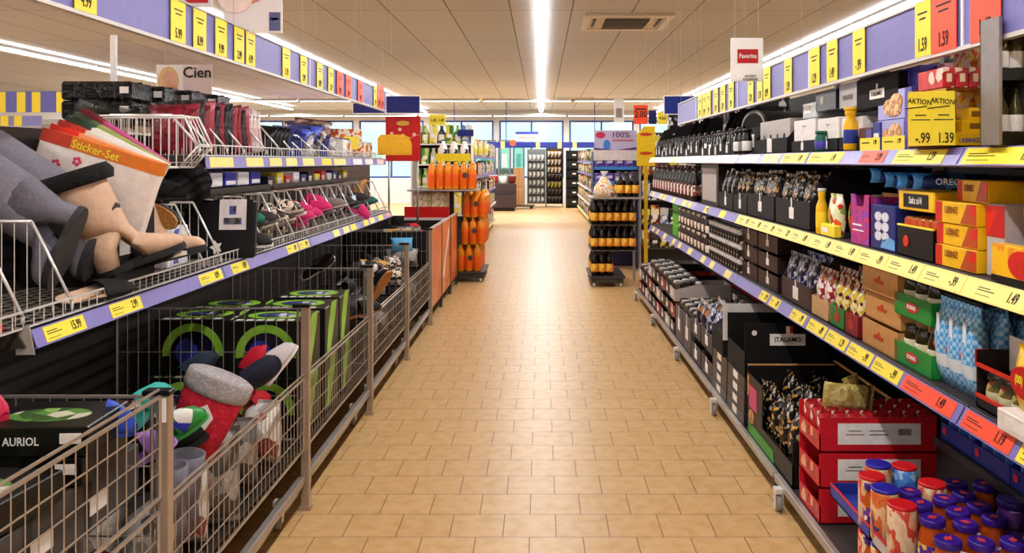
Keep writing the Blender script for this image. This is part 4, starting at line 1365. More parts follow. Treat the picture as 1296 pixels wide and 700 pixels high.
# ---- lower level (z .81)
GRN = plain('5cbf2c', .4)
for q in range(3):
    east(S_box(.5, .25, .105, GRN, plain('2f7a1c', .4), (.6, .1, .98, .9)), 'green_carton', ['bottom', 'middle', 'top'][q] + ' bright green carton of the stack at the far lower shelf', 'carton', 7.55, ZL + q * .112, 1.235)
y = 7.25
i = 0
while y > 6.0:
    for dd in range(3):
        for lv in range(2):
            east(S_jar(.14, .034, K('2a1a14', '120d0d', '7a4a2a', scale=26), [LABW, K('9a6a3a', 'e0d8cc', '3a2a2a', scale=50)][i % 2], [plain('e8e2dc', .3), LIDD, plain('b8a878', .3)][i % 3], 10), 'preserve_jar', 'dark preserve jar in the double rows of the lower shelf, after the green cartons', 'jar', y, ZL + lv * .142, 1.235 + dd * .075, 'preserve jars %d of the lower shelf' % lv)
    y -= .074
    i += 1
# tins with white bands
y = 5.93
while y > 5.02:
    for dd in range(2):
        for lv in range(3):
            east(S_can(.088, .036, K('e8e4e0', '1a1718', 'c8c2bc', '2a2628', scale=22, stretch=(1, 1, 3)), plain('c0bcb8', .25, .6)), 'food_tin', 'white and black banded tin in the three high rows, lower shelf', 'tin', y, ZL + lv * .09, 1.236 + dd * .076, 'banded tins layer %d' % lv)
    y -= .076
for n, (p0, p1) in enumerate(((940, 962), (963, 988))):
    Yc, wd, h = east_px('', p0, p1, 312 + 6 * n, ZL)
    for lv in range(3):
        east(S_tray(wd, .3, .1, plain('261c1e', .4), .085, LABW, lw=.05, lh=.035), 'display_tray', ['bottom', 'middle', 'top'][lv] + (' black tray with white tag, pile next to the banded tins' if n == 0 else ' black tray with white tag, pile next to the navy bags'), 'display tray', Yc, ZL + lv * .101, 1.225)
Yc, wd, h = east_px('', 992, 1034, 320, ZL)
wd -= .05
east(S_tray(wd, .32, .26, plain('3a2a2c', .45), .11, LABW, lw=.08, lh=.06), 'display_tray', 'maroon black tray of navy bags with white tag, lower shelf', 'display tray', Yc, ZL, 1.222)
for q in range(3):
    for dd in range(3):
        east(S_bag(round(wd / 3 - .005, 3), .07, .22, NAVYF), 'navy_bag', 'navy bag with silver print in the maroon tray, lower shelf', 'bag', Yc + wd / 2 - wd / 3 * (q + .5), ZL + .005, 1.235 + dd * .085, 'navy bags in the maroon tray')
# tan tray of red and white bags
RWB = K('a81c2c', 'e0dad4', 'c8b060', '8a1a24', 'f0ece8', scale=50, bump=.5)
YRB = K('d8c040', 'a8302a', 'e8dcc0', '5a1a30', 'f0e0a0', scale=60, bump=.4)
for n, (p0, p1, trm, bgm, lab) in enumerate(((1032, 1054, plain('c9a070', .6), RWB, 'tan card tray of red and white foil bags'), (1056, 1074, plain('2c7a34', .45), YRB, 'green tray of yellow and red bags'), (1075, 1092, plain('8a1e28', .45), YRB, 'dark red tray of yellow and red bags'))):
    Yc, wd, h = east_px('', p0, p1, 365, ZL)
    east(S_tray(wd, .3, .12, trm, .085, plain('b82a2a', .4) if n else None, lw=.05, lh=.03), 'display_tray', lab + ', lower shelf', 'display tray', Yc, ZL, 1.222)
    for q in range(2):
        for dd in range(3):
            east(S_bag(round(wd / 2 - .004, 3), .07, .2, bgm), 'snack_bag', 'foil bag standing in the ' + lab.split(' of ')[0] + ' on the lower shelf', 'snack bag', Yc + wd / 2 - wd / 2 * (q + .5), ZL + .006, 1.232 + dd * .085, 'foil bags of the ' + lab)
# kraft cartons with a small red mark, three high, jars on top
KRF = plain('c58f55', .65)
Yc = py(1118, 1.24)
for q in range(3):
    t = east(S_tray(.31, .26, .1, KRF, .095), 'kraft_carton', ['bottom', 'middle', 'top'][q] + ' kraft carton with a red house mark, lower shelf', 'carton', Yc, ZL + q * .102, 1.225 + .012 * (q == 1))
    link('red_mark', MB().prism([(-.045, .04), (.035, .04), (.035, .052), (.015, .052), (-.0, .068), (-.02, .056), (-.045, .052)], 'y', -.002, 0).mesh('red_mark', plain('b8401c', .5)), t)
    for dd in range(2):
        for j in range(4):
            east(S_jar(.095, .034, K('4a2416', '2a140e', scale=30), K('8a3420', 'd8c8b0', scale=30), plain('7a4a30', .25), 14), 'sauce_jar', 'squat brown jar with bronze lid standing in the ' + ['bottom', 'middle', 'top'][q] + ' kraft carton', 'jar', Yc + .115 - j * .076, ZL + q * .102 + (.005 if q < 2 else .03), 1.232 + .042 + dd * .08, 'brown jars in kraft carton %d' % q) if (q == 2) else None
# green cartons with jars
GRC = plain('1f8a3a', .4)
Yc = py(1160, 1.24)
for q in range(2):
    t = east(S_tray(.27, .26, .08, GRC, .075), 'green_tray', ['lower', 'upper'][q] + ' green carton with a red name oval, lower shelf', 'display tray', Yc, ZL + q * .165, 1.225)
    link('red_oval', MB().prism([(.045 * math.cos(2 * PI * i / 20), .038 + .016 * math.sin(2 * PI * i / 20)) for i in range(20)], 'y', -.002, 0).mesh('red_oval', plain('c82424', .4)), t)
    text(t, 'ROMAR', .02, (0, -.003, .038), mat=WHITE, sx=.9)
    for dd in range(2):
        for j in range(3):
            east(S_jar(.155, .037, plain('3a3014', .12, trans=.3), K('d8d0a8', '7a9a4a', 'e8e4d8', scale=30), [LIDG, plain('8a6a4a', .3)][q == 0], 14), 'pickle_jar', 'tall glass jar of pickles in the ' + ['lower', 'upper'][q] + ' green carton', 'jar', Yc + .088 - j * .086, ZL + q * .165 + .005, 1.232 + .045 + dd * .085, 'pickle jars %d' % q)


# blue and white checked pasta packs
def chk():
    m, nt, b = newmat('blue_white_check')
    tc = nt.nodes.new('ShaderNodeTexCoord')
    ck = nt.nodes.new('ShaderNodeTexChecker')
    ck.inputs['Scale'].default_value = 80
    ck.inputs['Color1'].default_value = srgb('4aa0e0')
    ck.inputs['Color2'].default_value = srgb('a8d4f4')
    nt.links.new(tc.outputs['Object'], ck.inputs[0])
    sx = nt.nodes.new('ShaderNodeSeparateXYZ')
    nt.links.new(tc.outputs['Object'], sx.inputs[0])
    cr = nt.nodes.new('ShaderNodeValToRGB')
    cr.color_ramp.interpolation = 'CONSTANT'
    e = cr.color_ramp.elements
    e[0].color = (0, 0, 0, 1)
    e[1].position = .055
    e[1].color = (1, 1, 1, 1)
    z = e.new(.095)
    z.color = (0, 0, 0, 1)
    nt.links.new(sx.outputs[2], cr.inputs[0])
    mx = nt.nodes.new('ShaderNodeMix')
    mx.data_type = 'RGBA'
    nt.links.new(cr.outputs[0], mx.inputs[0])
    nt.links.new(ck.outputs[0], mx.inputs[6])
    mx.inputs[7].default_value = srgb('d8e4ee')
    nt.links.new(mx.outputs[2], b.inputs['Base Color'])
    b.inputs['Roughness'].default_value = .3
    return m


BLU = chk()
Yc = py(1209, 1.24)
for dd in range(4):
    for j in range(3):
        t = east(S_bag(.078, .07, .255, BLU), 'pasta_pack', 'tall blue and white checked pack, %s, lower shelf' % ['front row', 'second row', 'third row', 'back row'][dd], 'pasta pack', Yc + .08 - j * .08, ZL, 1.222 + dd * .075, 'tall blue checked packs row %d' % dd)
        if dd == 0: link('white_strip', MB().box(-.008, .01, -.001, .0, .1, .22).mesh('white_strip', plain('e8eef4', .3)), t, (0, .0045, 0))
        if dd == 0: link('red_emblem', MB().lathe([(.009, 0), (.008, .002)], 12).mesh('red_emblem', plain('c8503c', .4)), t, (-.022, .006, .12), (PI / 2, 0, 0))
east(S_box(.24, .2, .012, plain('16202c', .25)), 'dark_film_sheet', 'dark film lying over the tall blue checked packs', 'film sheet', Yc, ZL + .268, 1.26)
# white card tray of antipasti jars, then soup bags
Yc = 2.2
t = thing('card_tray', 'red edged carton with a white back card, next to the blue checked packs', 'display tray', (1.222, Yc, ZL), (0, 0, FR))
link('tray_body', MB().box(-.13, .13, 0, .28, 0, .005).box(-.13, .13, 0, .005, 0, .03).box(-.13, -.125, 0, .28, 0, .16).box(.125, .13, 0, .28, 0, .1).box(-.13, .13, .275, .28, 0, .1).mesh('tray_body', plain('1a1012', .4)), t)
link('white_card', MB().box(-.125, .13, .09, .095, .10, .2).mesh('white_card', LABW), t)
link('red_edge', MB().box(-.132, .132, -.003, .004, .03, .04).box(-.132, .132, -.003, .004, .115, .125).box(-.134, -.13, -.002, .09, .12, .16).mesh('red_edge', plain('c8281c', .4)), t)
for j in range(4):
    east(S_jar(.09, .03, K('6a5a28', '8a2a18', 'a89a5a', '3a4a1c', scale=50), plain('c8c49c', .3), plain('3a3430', .3), 12), 'antipasti_jar', 'small glass jar in the red edged carton', 'jar', Yc + .09 - j * .062, ZL + .006, 1.262, 'antipasti jars')
t = east(S_bag(.17, .07, .16, plain('f0c020', .3)), 'rice_bag', 'yellow bag with a red oval at the near lower shelf', 'bag', 2.04, ZL + .055, 1.19)
link('red_oval', MB().prism([(.06 * math.cos(2 * PI * i / 20), .085 + .04 * math.sin(2 * PI * i / 20)) for i in range(20)], 'y', -.004, .006).mesh('red_oval', plain('c01c1c', .4)), t)
text(t, '(00) 50g', .03, (0, -.006, .09), mat=YELL, sx=.7)
east(S_box(.2, .1, .055, plain('e8e0dc', .5), LABW), 'white_carton', 'plain white carton edge beneath the yellow bag', 'carton', 2.04, ZL, 1.175)
east(S_box(.2, .2, .3, BLACK, plain('c8281c', .4), (.0, .85, 1, .98)), 'black_carton', 'tall black carton with red top line, near end of the lower shelf', 'carton', 1.83, ZL, 1.24)
east(S_box(.3, .24, .22, REDP, LABW), 'red_carton', 'red printed carton at the very near end of the lower shelf', 'carton', 1.5, ZL, 1.26)

# ---- floor level on the dollies
DX = 1.06


def floor_e(spec, name, label, cat, Y, z, X=DX, group=None, yaw=FR): return place(spec, name, label, cat, (X, Y, z), yaw, group)


# red soup cartons, three high, facing the camera
RCM = plain('c81c28', .4)
tops = K('c03038', 'd8a878', 'b02028', 'e8d0b8', 'a01820', scale=30)
for q in range(3):
    t = thing('red_carton', ['bottom', 'middle', 'top'][q] + ' red carton of packet soups, one of three piled at floor level', 'carton', (1.06, 3.16, ZD + q * .137), (0, 0, 0))
    W_, D_, H_ = .45, .25, .132
    link('box_body', MB().box(0, W_, 0, .004, 0, H_).box(0, W_, D_ - .004, D_, 0, H_).box(0, .004, 0, D_, 0, H_ * .55).box(W_ - .004, W_, 0, D_, 0, H_).box(0, W_, 0, D_, 0, .004).mesh('box_body', RCM), t)
    link('white_label', MB().box(.07, .385, -.002, 0, .03, .11).mesh('white_label', LABW), t)
    bc = MB()
    for i in range(10): bc.box(.30 + i * .005, .302 + i * .005 + .001 * (i % 2), -.003, -.002, .065, .09)
    bc.box(.11, .16, -.003, -.002, .08, .083).box(.1, .17, -.003, -.002, .066, .069).box(.19, .25, -.003, -.002, .08, .083).box(.19, .26, -.003, -.002, .066, .069)
    link('side_print', MB().box(-.001, .0, .02, .1, .02, .07).box(-.001, .0, .13, .22, .02, .07).mesh('side_print', tops), t)
    link('label_print', bc.mesh('label_print', plain('4a4442')), t)
for i in range(8):
    for j in range(3):
        tt = place(S_bag(.053, .078, .125, tops), 'soup_packet', 'small red soup packet standing in the top red carton', 'soup packet', (1.06 + .033 + i * .0548, 3.166 + j * .08, ZD + .274 + .012), 0, 'red soup packets in the top carton')
        if q and j == 0: pass
GOLD = K('a8924a', 'b09a52', 'c8b878', 'b8a05a', '98844a', scale=14, kind='noise', bump=.9)
t = place(S_bag(.1, .05, .2, GOLD), 'gold_bag', 'crumpled gold foil bag lying on the top red carton', 'bag', (1.12, 3.22, ZD + .424), 0)
t.rotation_euler = (0, PI / 2 + .12, .15)
t.location = (1.10, 3.20, ZD + .478)
t = place(S_bag(.07, .02, .09, GOLD), 'gold_packet', 'pointed gold packet sticking up behind the crumpled gold bag', 'packet', (1.27, 3.34, ZD + .43), 0)
t.rotation_euler = (.1, -.35, .2)
# black snack carton with bags
t = thing('snack_tray', 'black carton with pink label holding foil snacks, before the large black carton', 'display tray', (DX, 3.88, ZD), (0, 0, FR))
link('tray_body', MB().box(-.38, .38, 0, .45, 0, .006).box(-.38, -.1, 0, .005, 0, .30).box(-.1, .38, 0, .005, 0, .10).box(-.38, .38, .445, .45, 0, .36).box(-.38, -.375, 0, .45, 0, .34).box(.375, .38, 0, .45, 0, .2).mesh('tray_body', plain('110d0c', .45)), t)
link('pink_label', MB().box(-.34, -.2, -.002, 0, .14, .25).mesh('pink_label', plain('c42a6c', .4)), t)
link('nut_picture', MB().prism([(-.30 + .05 * math.cos(2 * PI * i / 14), .09 + .04 * math.sin(2 * PI * i / 14)) for i in range(14)], 'y', -.003, 0).prism([(-.35, .2), (-.345, .28), (-.36, .3), (-.375, .28), (-.375, .18)], 'y', -.003, 0).mesh('nut_picture', K('c98b3a', 'a86a2a', '8a5020', scale=30)), t)
link('green_base', MB().box(-.36, .1, -.003, -.001, .005, .06).mesh('green_base', plain('3a8a2c', .5)), t)
link('kraft_edge', MB().box(-.38, .38, .44, .452, .355, .362).box(-.382, -.374, 0, .45, .335, .342).mesh('kraft_edge', KRF), t)
for i in range(5):
    for j in range(3):
        floor_e(S_bag(.13, .1, .26 + .02 * ((i + j) % 2), CRISPG if (i + j) % 3 else CRISP), 'snack_bag', 'black and gold nut bag standing in the carton with pink label', 'snack bag', 4.18 - i * .14, ZD + .01 + (.02 if j else 0), DX + .02 + j * .13, 'nut bags in the pink labelled carton')
# large black carton with name label facing the camera, on stacked trays
t = thing('black_carton', 'large black carton with a white name label facing along the aisle', 'carton', (1.06, 4.32, .37))
link('box_body', MB().box(0, .44, 0, .005, 0, .285).box(.435, .44, 0, .4, 0, .27).box(0, .005, 0, .4, 0, .13).box(0, .44, .395, .4, 0, .27).box(0, .44, 0, .4, 0, .005).mesh('box_body', BLK), t)
link('name_label', MB().box(.13, .315, -.002, 0, .17, .23).box(.215, .25, -.002, 0, .23, .27).mesh('name_label', LABW), t)
link('red_flag_bit', MB().box(.234, .25, -.003, -.001, .235, .27).mesh('red_bit', RED), t)
text(t, 'ITALIAMO', .036, (.2225, -.004, .2), sx=.85)
link('oval_seal', MB().lathe([(.014, 0), (.013, .002)], 16).mesh('seal', LABW), t, (.05, -.001, .235), (PI / 2, 0, 0))
t = thing('white_flap_carton', 'carton with raised white inner flap behind the large black carton', 'carton', (1.045, 4.78, .37), (0, 0, 0))
link('box_body', MB().box(0, .4, 0, .3, 0, .14, .002).mesh('box_body', BLK), t)
link('white_flap', MB().box(.0, .4, -.01, -.004, .1, .31).mesh('white_flap', plain('dcd6d2', .5)), t)
for q in range(4):
    for n, Yb_ in enumerate((4.32, 4.73)):
        floor_e(S_box(.39, .44, .062, plain('2a2022', .4), LABW, (.35, .2, .6, .8)), 'flat_black_tray', 'flat black carton with a small white label, %s of four under the %s' % (['bottom', 'second', 'third', 'top'][q], ['large black carton', 'white flapped carton'][n]), 'carton', Yb_ + .2, ZD + q * .063, 1.055 + .002 * q)
# navy bags in grey trays
for n, (ya, yb, m_, lab) in enumerate(((5.14, 5.5, NAVYF, 'first'), (5.52, 5.86, K('1a1c30', 'c8c4c0', '0f1020', 'c07a3a', '2a2c4a', scale=26, bump=.5), 'second'))):
    wd = yb - ya - .01
    Yc = (ya + yb) / 2
    for lv in range(2):
        floor_e(S_tray(wd, .4, .17, plain('4a4140', .6), .12, LABW, lw=.08, lh=.06), 'display_tray', ['lower', 'upper'][lv] + ' grey brown tray, %s pile of navy bags from the white flapped carton' % lab, 'display tray', Yc, ZD + lv * .175, DX)
    for q in range(2):
        for dd in range(3):
            floor_e(S_bag(round(wd / 2 - .006, 3), .1, .24, m_), 'navy_bag', 'navy and silver bag in the upper grey brown tray, %s pile' % lab, 'bag', Yc + wd / 4 - q * wd / 2, ZD + .182, DX + .02 + dd * .12, 'navy bags in floor pile %d' % n)
for n, (ya, yb) in enumerate(((5.88, 6.2), (6.22, 6.55))):
    wd = yb - ya - .01
    Yc = (ya + yb) / 2
    floor_e(S_tray(wd, .4, .3, plain('5a5150', .6), .26, LABW, lw=.09, lh=.09), 'display_tray', 'tall grey brown tray with square white label, %s from the navy bags' % ['first', 'second'][n], 'display tray', Yc, ZD, DX)
    for q in range(4):
        for dd in range(4):
            floor_e(S_jar(.15, .036, K('1a1010', '0f0c0d', '5a4a3a', scale=30), LABW if q % 2 else DARKG, plain('b8b0a8', .3) if (q + dd) % 2 else LIDD, 10), 'preserve_jar', 'dark jar with pale lid in the tall grey brown tray', 'jar', Yc + wd / 2 - .04 - q * (wd - .08) / 3, ZD + .155, DX + .06 + dd * .08, 'jars in the tall grey tray %d' % n)
# dark pile with red lidded sauce jars at the back
for n in range(9):
    Yc = 6.72 + n * .27
    lv_n = 3 if n < 6 else 2
    for lv in range(lv_n):
        floor_e(S_tray(.255, .45, .13, [plain('14100f', .4), plain('8a2a24', .4), plain('b8aaa4', .5)][(n * 2 + lv) % 5 if (n * 2 + lv) % 5 < 3 else 0], .09, LABW, lw=.07, lh=.035), 'display_tray', ['bottom', 'middle', 'top'][lv] + ' tray in the row of piled trays at floor level toward the far end', 'display tray', Yc, ZD + lv * .135, DX, 'piled floor trays level %d' % lv)
    for q in range(3):
        for dd in range(3):
            floor_e(S_jar(.14, .036, K('1a1210', '0e0c0c', '3a241a', scale=30), [LABW, DARKG, plain('8a2a20', .4)][(q + n) % 3], [LIDD, plain('c8c2bc', .3), plain('6a6460', .3)][(q + dd) % 3], 10), 'preserve_jar', 'dark jar in the top trays of the floor level row', 'jar', Yc + .08 - q * .08, ZD + (lv_n - 1) * .135 + .006, DX + .045 + dd * .08, 'jars in the piled floor trays')
for n in range(3):
    for q in range(4):
        floor_e(S_jar(.16, .04, plain('a01c18', .3), BLK, plain('3a1210', .3), 12), 'sauce_jar', 'red sauce jar in the raised black boxes behind the floor trays', 'jar', 6.35 - n * .32 - q * .085 + .1, .527, DX + .46, 'red sauce jars behind the floor trays')
    floor_e(S_box(.31, .22, .405, BLACK, LABW, (.2, .78, .7, .9), c2=None), 'black_carton', ['far', 'middle', 'near'][n] + ' tall black carton carrying red sauce jars, behind the floor trays', 'carton', 6.32 - n * .32, ZD, DX + .42)

# jars and tins close to the camera
ORG = plain('b04a14', .2)
LBB = K('3a2a90', 'd8a040', '6a2a90', '4a2a98', '2a2a88', 'e8dcc8', scale=60)
LBW = K('d8d0d8', '5a3aa0', 'a8403c', 'd8c8d0', '8a6ab0', scale=60)
LMK = plain('b8344a', .3, vary=0)
J1 = S_jar(.15, .039, ORG, LBB, LIDP, 20, LMK)
J2 = S_jar(.15, .037, plain('9c3e14', .2), LBW, LIDP, 20, LMK)
TIN = S_can(.165, .043, K('d8b090', 'dcc0a0', 'c84838', 'd8a880', 'e0c8a8', scale=18, kind='noise', stretch=(1, 1, .6)), LIDR, 20)
TIN2 = S_can(.16, .042, K('4a8adc', '5a98e0', '3a6ac8', 'a8c8e8', scale=50), LIDR, 20)
TINB = S_can(.165, .043, K('c85a28', 'd07038', 'e0b888', 'c86030', '3a2a80', scale=16, kind='noise', stretch=(1, 1, .6)), plain('2a2494', .25, vary=0), 20)
pts = [(1111.6, 592, TINB, 0), (1142, 585, TIN2, 1), (1077, 607, TIN, 0), (1086, 623, TINB, 0), (1113, 619, J1, 0), (1146, 621, J2, 0), (1177, 609, TIN, 1), (1183, 623, J2, 0), (1220, 624, J2, 0), (1165, 636, J1, 0), (1204, 638, J2, 0), (1238, 638, J2, 0), (1180, 655, J1, 0), (1218, 656, J2, 0), (1252, 650, J2, 0), (1280, 640, S_jar(.17, .045, K('3a1a5a', 'c8b8d8', '5a2a8a', scale=26), K('6a3aa0', 'c8c0d8', scale=30), plain('2a1a6a', .2), 20), 0), (1093, 648, TIN, 0), (1200, 682, J1, 0), (1240, 684, J2, 0), (1280, 684, J2, 0), (1210, 610, J2, 0), (1245, 612, J1, 0), (1275, 612, TIN, 0)]
poss = {0: 'front'}
used = []
ztop = .455
for n, (px_, py_, s_, k_) in enumerate(pts):
    Y = 1050 * (CAMZ - ztop - .02 * k_) / (py_ - 204)
    X = (px_ - 685) * Y / 1050
    X = max(X, 1.085)
    for it in range(60):
        for (a, b_) in used:
            dx, dy = X - a, Y - b_
            d = math.hypot(dx, dy)
            if d < .087:
                X += (dx / (d + 1e-6)) * (.088 - d) * .7
                Y += (dy / (d + 1e-6)) * (.088 - d) * .7
                X = max(X, 1.085)
    used.append((X, Y))
cols_ = {id(J1): ('sauce_jar', 'orange sauce jar with purple lid', 'jar'), id(J2): ('sauce_jar', 'sauce jar with purple lid and pale label', 'jar'), id(TIN): ('tall_tin', 'tall tin with red lid and cream print', 'tin'), id(TIN2): ('tall_tin', 'tall blue tin with red lid', 'tin'), id(TINB): ('tall_tin', 'tall orange printed tin with dark blue lid', 'tin')}
for n, ((X, Y), (px_, py_, s_, k_)) in enumerate(zip(used, pts)):
    nm, d, cat = cols_.get(id(s_), ('large_jar', 'large purple jar with dark violet lid', 'jar'))
    top = .17 if nm == 'large_jar' else (.165 if nm == 'tall_tin' else .15)
    place(s_, nm, d + ' in the floor level jar display', cat, (X, Y, .305), R.uniform(0, 6), d + ' of the jar display')
    place(s_, nm, d + ' in the lower jar display layer', cat, (X, Y, ZD + .012), R.uniform(0, 6), d + ' lower layer') if X < 1.2 else None
# card trays under the jars
for n, (x0, x1, y0, y1, m_, lab) in enumerate(((1.045, 1.3, 2.02, 2.30, plain('d8d0cc', .5), 'white and red card tray under the nearest orange jars'), (1.045, 1.3, 2.32, 2.62, plain('b8b0ac', .5), 'pale card tray under the middle of the jar display'), (1.045, 1.36, 2.64, 3.0, plain('2a3a9a', .45), 'blue card tray under the red lidded tins'), (1.31, 1.62, 2.02, 2.62, plain('2a2a80', .45), 'dark blue tray under the jars deep in the shelf'))):
    t = thing('card_tray', lab, 'card tray', (0, 0, .292))
    m = MB().box(x0, x1, y0, y1, 0, .006).box(x0, x0 + .004, y0, y1, 0, .045).box(x1 - .004, x1, y0, y1, 0, .045).box(x0, x1, y0, y0 + .004, 0, .045).box(x0, x1, y1 - .004, y1, 0, .045)
    link('tray_body', m.mesh('tray_body', m_), t)
    link('red_edge', MB().box(x0 - .001, x0 + .005, y0, y1, .04, .047).box(x0, x1, y0 - .001, y0 + .005, .04, .047).mesh('red_edge', plain('c01c28', .4)), t)
# blue trays and pouches between the red cartons and the lower shelf edge
for n in range(6):
    lv = n // 3
    t = place(S_tray(.22, .26, .11, plain('1e2a80', .4), .06), 'blue_tray', ['lower', 'upper'][lv] + ' blue display tray by the red cartons, ' + ['next to them', 'second along', 'third along'][n % 3], 'display tray', (1.46, 2.92 - (n % 3) * .225, .40 + lv * .12 + .09), FR)
    link('red_circle', MB().lathe([(.014, 0), (.013, .002)], 14).mesh('red_circle', plain('c8203c', .4)), t, (-.08, -.001, .035), (PI / 2, 0, 0))
    for q in range(3):
        place(S_can(.085, .031, K('5a8ad8', 'b8c8e0', '3a5ab8', 'd8a888', scale=24), plain('2a3a98', .3)), 'small_tin', 'small blue tin standing in the ' + ['lower', 'upper'][lv] + ' blue display trays', 'tin', (1.505, 2.92 - (n % 3) * .225 + .07 - q * .07, .40 + lv * .12 + .096), 0, 'blue tins level %d' % lv)
t = thing('riser_crate', 'black riser crate carrying the blue trays behind the jars', 'crate', (1.45, 2.35, ZD))
link('crate_body', MB().box(0, .30, 0, .7, 0, .365, .006).mesh('crate_body', BLACK), t)
link('crate_rim', MB().box(-.006, .306, -.006, .706, .34, .372, .003).mesh('crate_rim', plain('2a2628', .4)), t)
# ------------------------------------------------------------------ west side goods
GREYS = pr(['76727e', '726e7a', '7a7682', '74707c'], 70, .95, .3, 'noise')
BEIGE = pr(['cba88e', 'c8a58b', 'ceab91', 'caa78d'], 30, .95, .2, 'noise')
SOLEB = plain('1b191a', .6)
SOLEG = plain('3b393b', .6)
LEO = K('e8d8c8', '2a1c1a', 'd8c0a8', '3a2a26', scale=55)
PINK = plain('d8286e', .7)


def wtag(spec, name, label, cat, loc, rot, group=None): return place(spec, name, label, cat, loc, 0, group, rot)


SZ = 1.055   # wire shelf floor
# sticker boxes fanned behind the boots
SB = [('f0e4dc', 'e07828', 'c8402a', 'front sticker box with an orange title strip and pink flowers'),
      ('f4ece4', 'e8a070', 'd83020', 'second box in the fan, red cornered with a pale orange strip'),
      ('e8e8e0', 'd8d4cc', 'c0392c', 'third box in the fan, plain white strip'),
      ('dfe4da', 'e6e2d8', '2c4a38', 'fourth box in the fan, dark green corner'),
      ('e8dccc', '9aa45a', '50664a', 'fifth box in the fan with an olive edge'),
      ('f0e0e4', 'c04a88', '8a1c30', 'rearmost box in the fan, magenta strip and maroon corner')]
place(S_box(.30, .34, .27, plain('1c1a1c', .6), LABW, (.1, .4, .4, .7)), 'dark_carton', 'dark carton under the fanned sticker boxes', 'carton', (-1.50, 3.07, SZ), FL)
for n, (c0, c1, c2, lab) in enumerate(SB):
    Y = 2.94 + n * .04
    ang = .30 + .055 * n
    W_, H_ = .44 - .012 * n, .28
    tx, tz = -1.765 + .006 * n, 1.62 + .016 * n
    t = thing('sticker_box', lab + ', behind the boots', 'craft box', (tx - H_ * math.sin(ang), Y, tz - H_ * math.cos(ang)), (0, ang, 0))
    link('box_body', MB().box(0, W_, 0, .04, 0, H_, .003).mesh('box_body', plain(c0, .45)), t)
    link('title_strip', MB().box(W_ * .25, W_ + .001, -.0015, .041, H_ - .045, H_ + .001).mesh('title_strip', plain(c1, .4)), t)
    link('corner_strip', MB().box(-.001, W_ * .25, -.0015, .041, H_ - .045, H_ + .001).mesh('corner_strip', plain(c2, .4)), t)
    if n == 0:
        text(t, 'Sticker-Set', .042, (W_ * .46, -.003, H_ - .024), mat=YELL, sx=.95)
        fm = MB()
        for (cx, cz) in ((.08, .17), (.15, .2), (.16, .14)):
            for i in range(5):
                a = 2 * PI * i / 5
                fm.prism([(cx + .011 * math.cos(a) + .007 * math.cos(2 * PI * j / 8), cz + .011 * math.sin(a) + .007 * math.sin(2 * PI * j / 8)) for j in range(8)], 'y', -.0015, 0)
        link('pink_flowers', fm.mesh('pink_flowers', plain('d04a6a', .4)), t)
# boots in the near bay: toe to the aisle
GB = S_boot(.27, .46, GREYS, SOLEG, None, .115)
BB = S_boot(.29, .34, BEIGE, SOLEB, BLACKF, .095, .04)
# grey pair lying back: shafts to the rear, soles towards the aisle, toes down
OG = orient((-.36, -.12, -.93), (-.93, 0, .36))
wtag(GB, 'grey_boot', 'large grey felt boot lying back, front one, dark sole to the aisle', 'boot', (-1.43, 2.61, SZ + .295), OG)
wtag(GB, 'grey_boot', 'large grey felt boot lying on its back, behind the front grey one', 'boot', (-1.41, 2.77, SZ + .30), OG)
LOWB = S_slipper(.32, plain('151314', .8), SOLEB, BEIGE)
t = wtag(LOWB, 'low_boot', 'low shoe with thick black sole and tan lining along the shelf edge', 'shoe', (-1.46, 2.49, SZ + .012), orient((.22, 1, .04), (.3, 0, 1)))
t.scale = (1, .95, .5)
wtag(BB, 'fur_boot', 'beige boot with black fur trim, shaft leaning back', 'boot', (-1.47, 2.76, SZ + .05), orient((.6, .5, .26), (-.30, -.14, .93)))
wtag(BB, 'fur_boot', 'second beige boot with black fur trim, behind the sticker boxes', 'boot', (-1.60, 3.24, SZ + .02), orient((.75, .12, .2), (-.1, .1, .95)))
SL1 = S_slipper(.27, plain('3a3433', .9), plain('b07a3c', .85), BLACKF)
SL1 = S_slipper(.23, plain('3a3433', .9), K('b07a3c', 'a06c32', 'b8864a', scale=60, kind='noise'), BLACKF)
t = wtag(SL1, 'brown_soled_slipper', 'slipper showing its tan rubber sole, upright by the slanted wires', 'slipper', (-1.65, 3.30, 1.345), orient((.86, -.12, -.40), (.05, 1, .15)))
wtag(S_slipper(.27, plain('55504e', .9), plain('c9bba8', .85), GREYS), 'grey_slipper', 'grey slipper with pale sole lying by the slanted wires', 'slipper', (-1.62, 3.2, SZ + .02), (0, -.25, -.1))
wtag(S_slipper(.26, plain('1e1a1a', .9), SOLEB), 'black_slipper', 'black slipper on its side before the grey one', 'slipper', (-1.60, 3.08, SZ + .03), (.5, -.3, 0))
for q in range(3):
    place(S_box(.2, .14, .055, [plain('e8e6ec', .4), plain('4a58a8', .4), plain('e8e4e0', .4)][q], K('5a64b8', 'e8e8f0', '8a3a4a', scale=20), (.1, .2, .6, .8)), 'shoe_box', ['white', 'blue', 'upper white'][q] + ' printed box in the stack behind the slanted wires', 'box', (-1.55, 3.54, SZ + q * .056), FL)
FURB = S_boot(.25, .28, BLACKF, SOLEB, BLACKF, .085, .09)
wtag(FURB, 'black_fur_boot', 'black furry boot lying across the wires', 'boot', (-1.66, 3.55, SZ + .30), (0, 1.35, 1.5))
wtag(S_slipper(.30, BLACKF, SOLEB, BLACKF), 'black_fur_slipper', 'black furry slipper lying beside the black furry boot', 'slipper', (-1.70, 3.30, SZ + .29), (.1, 0, .85))
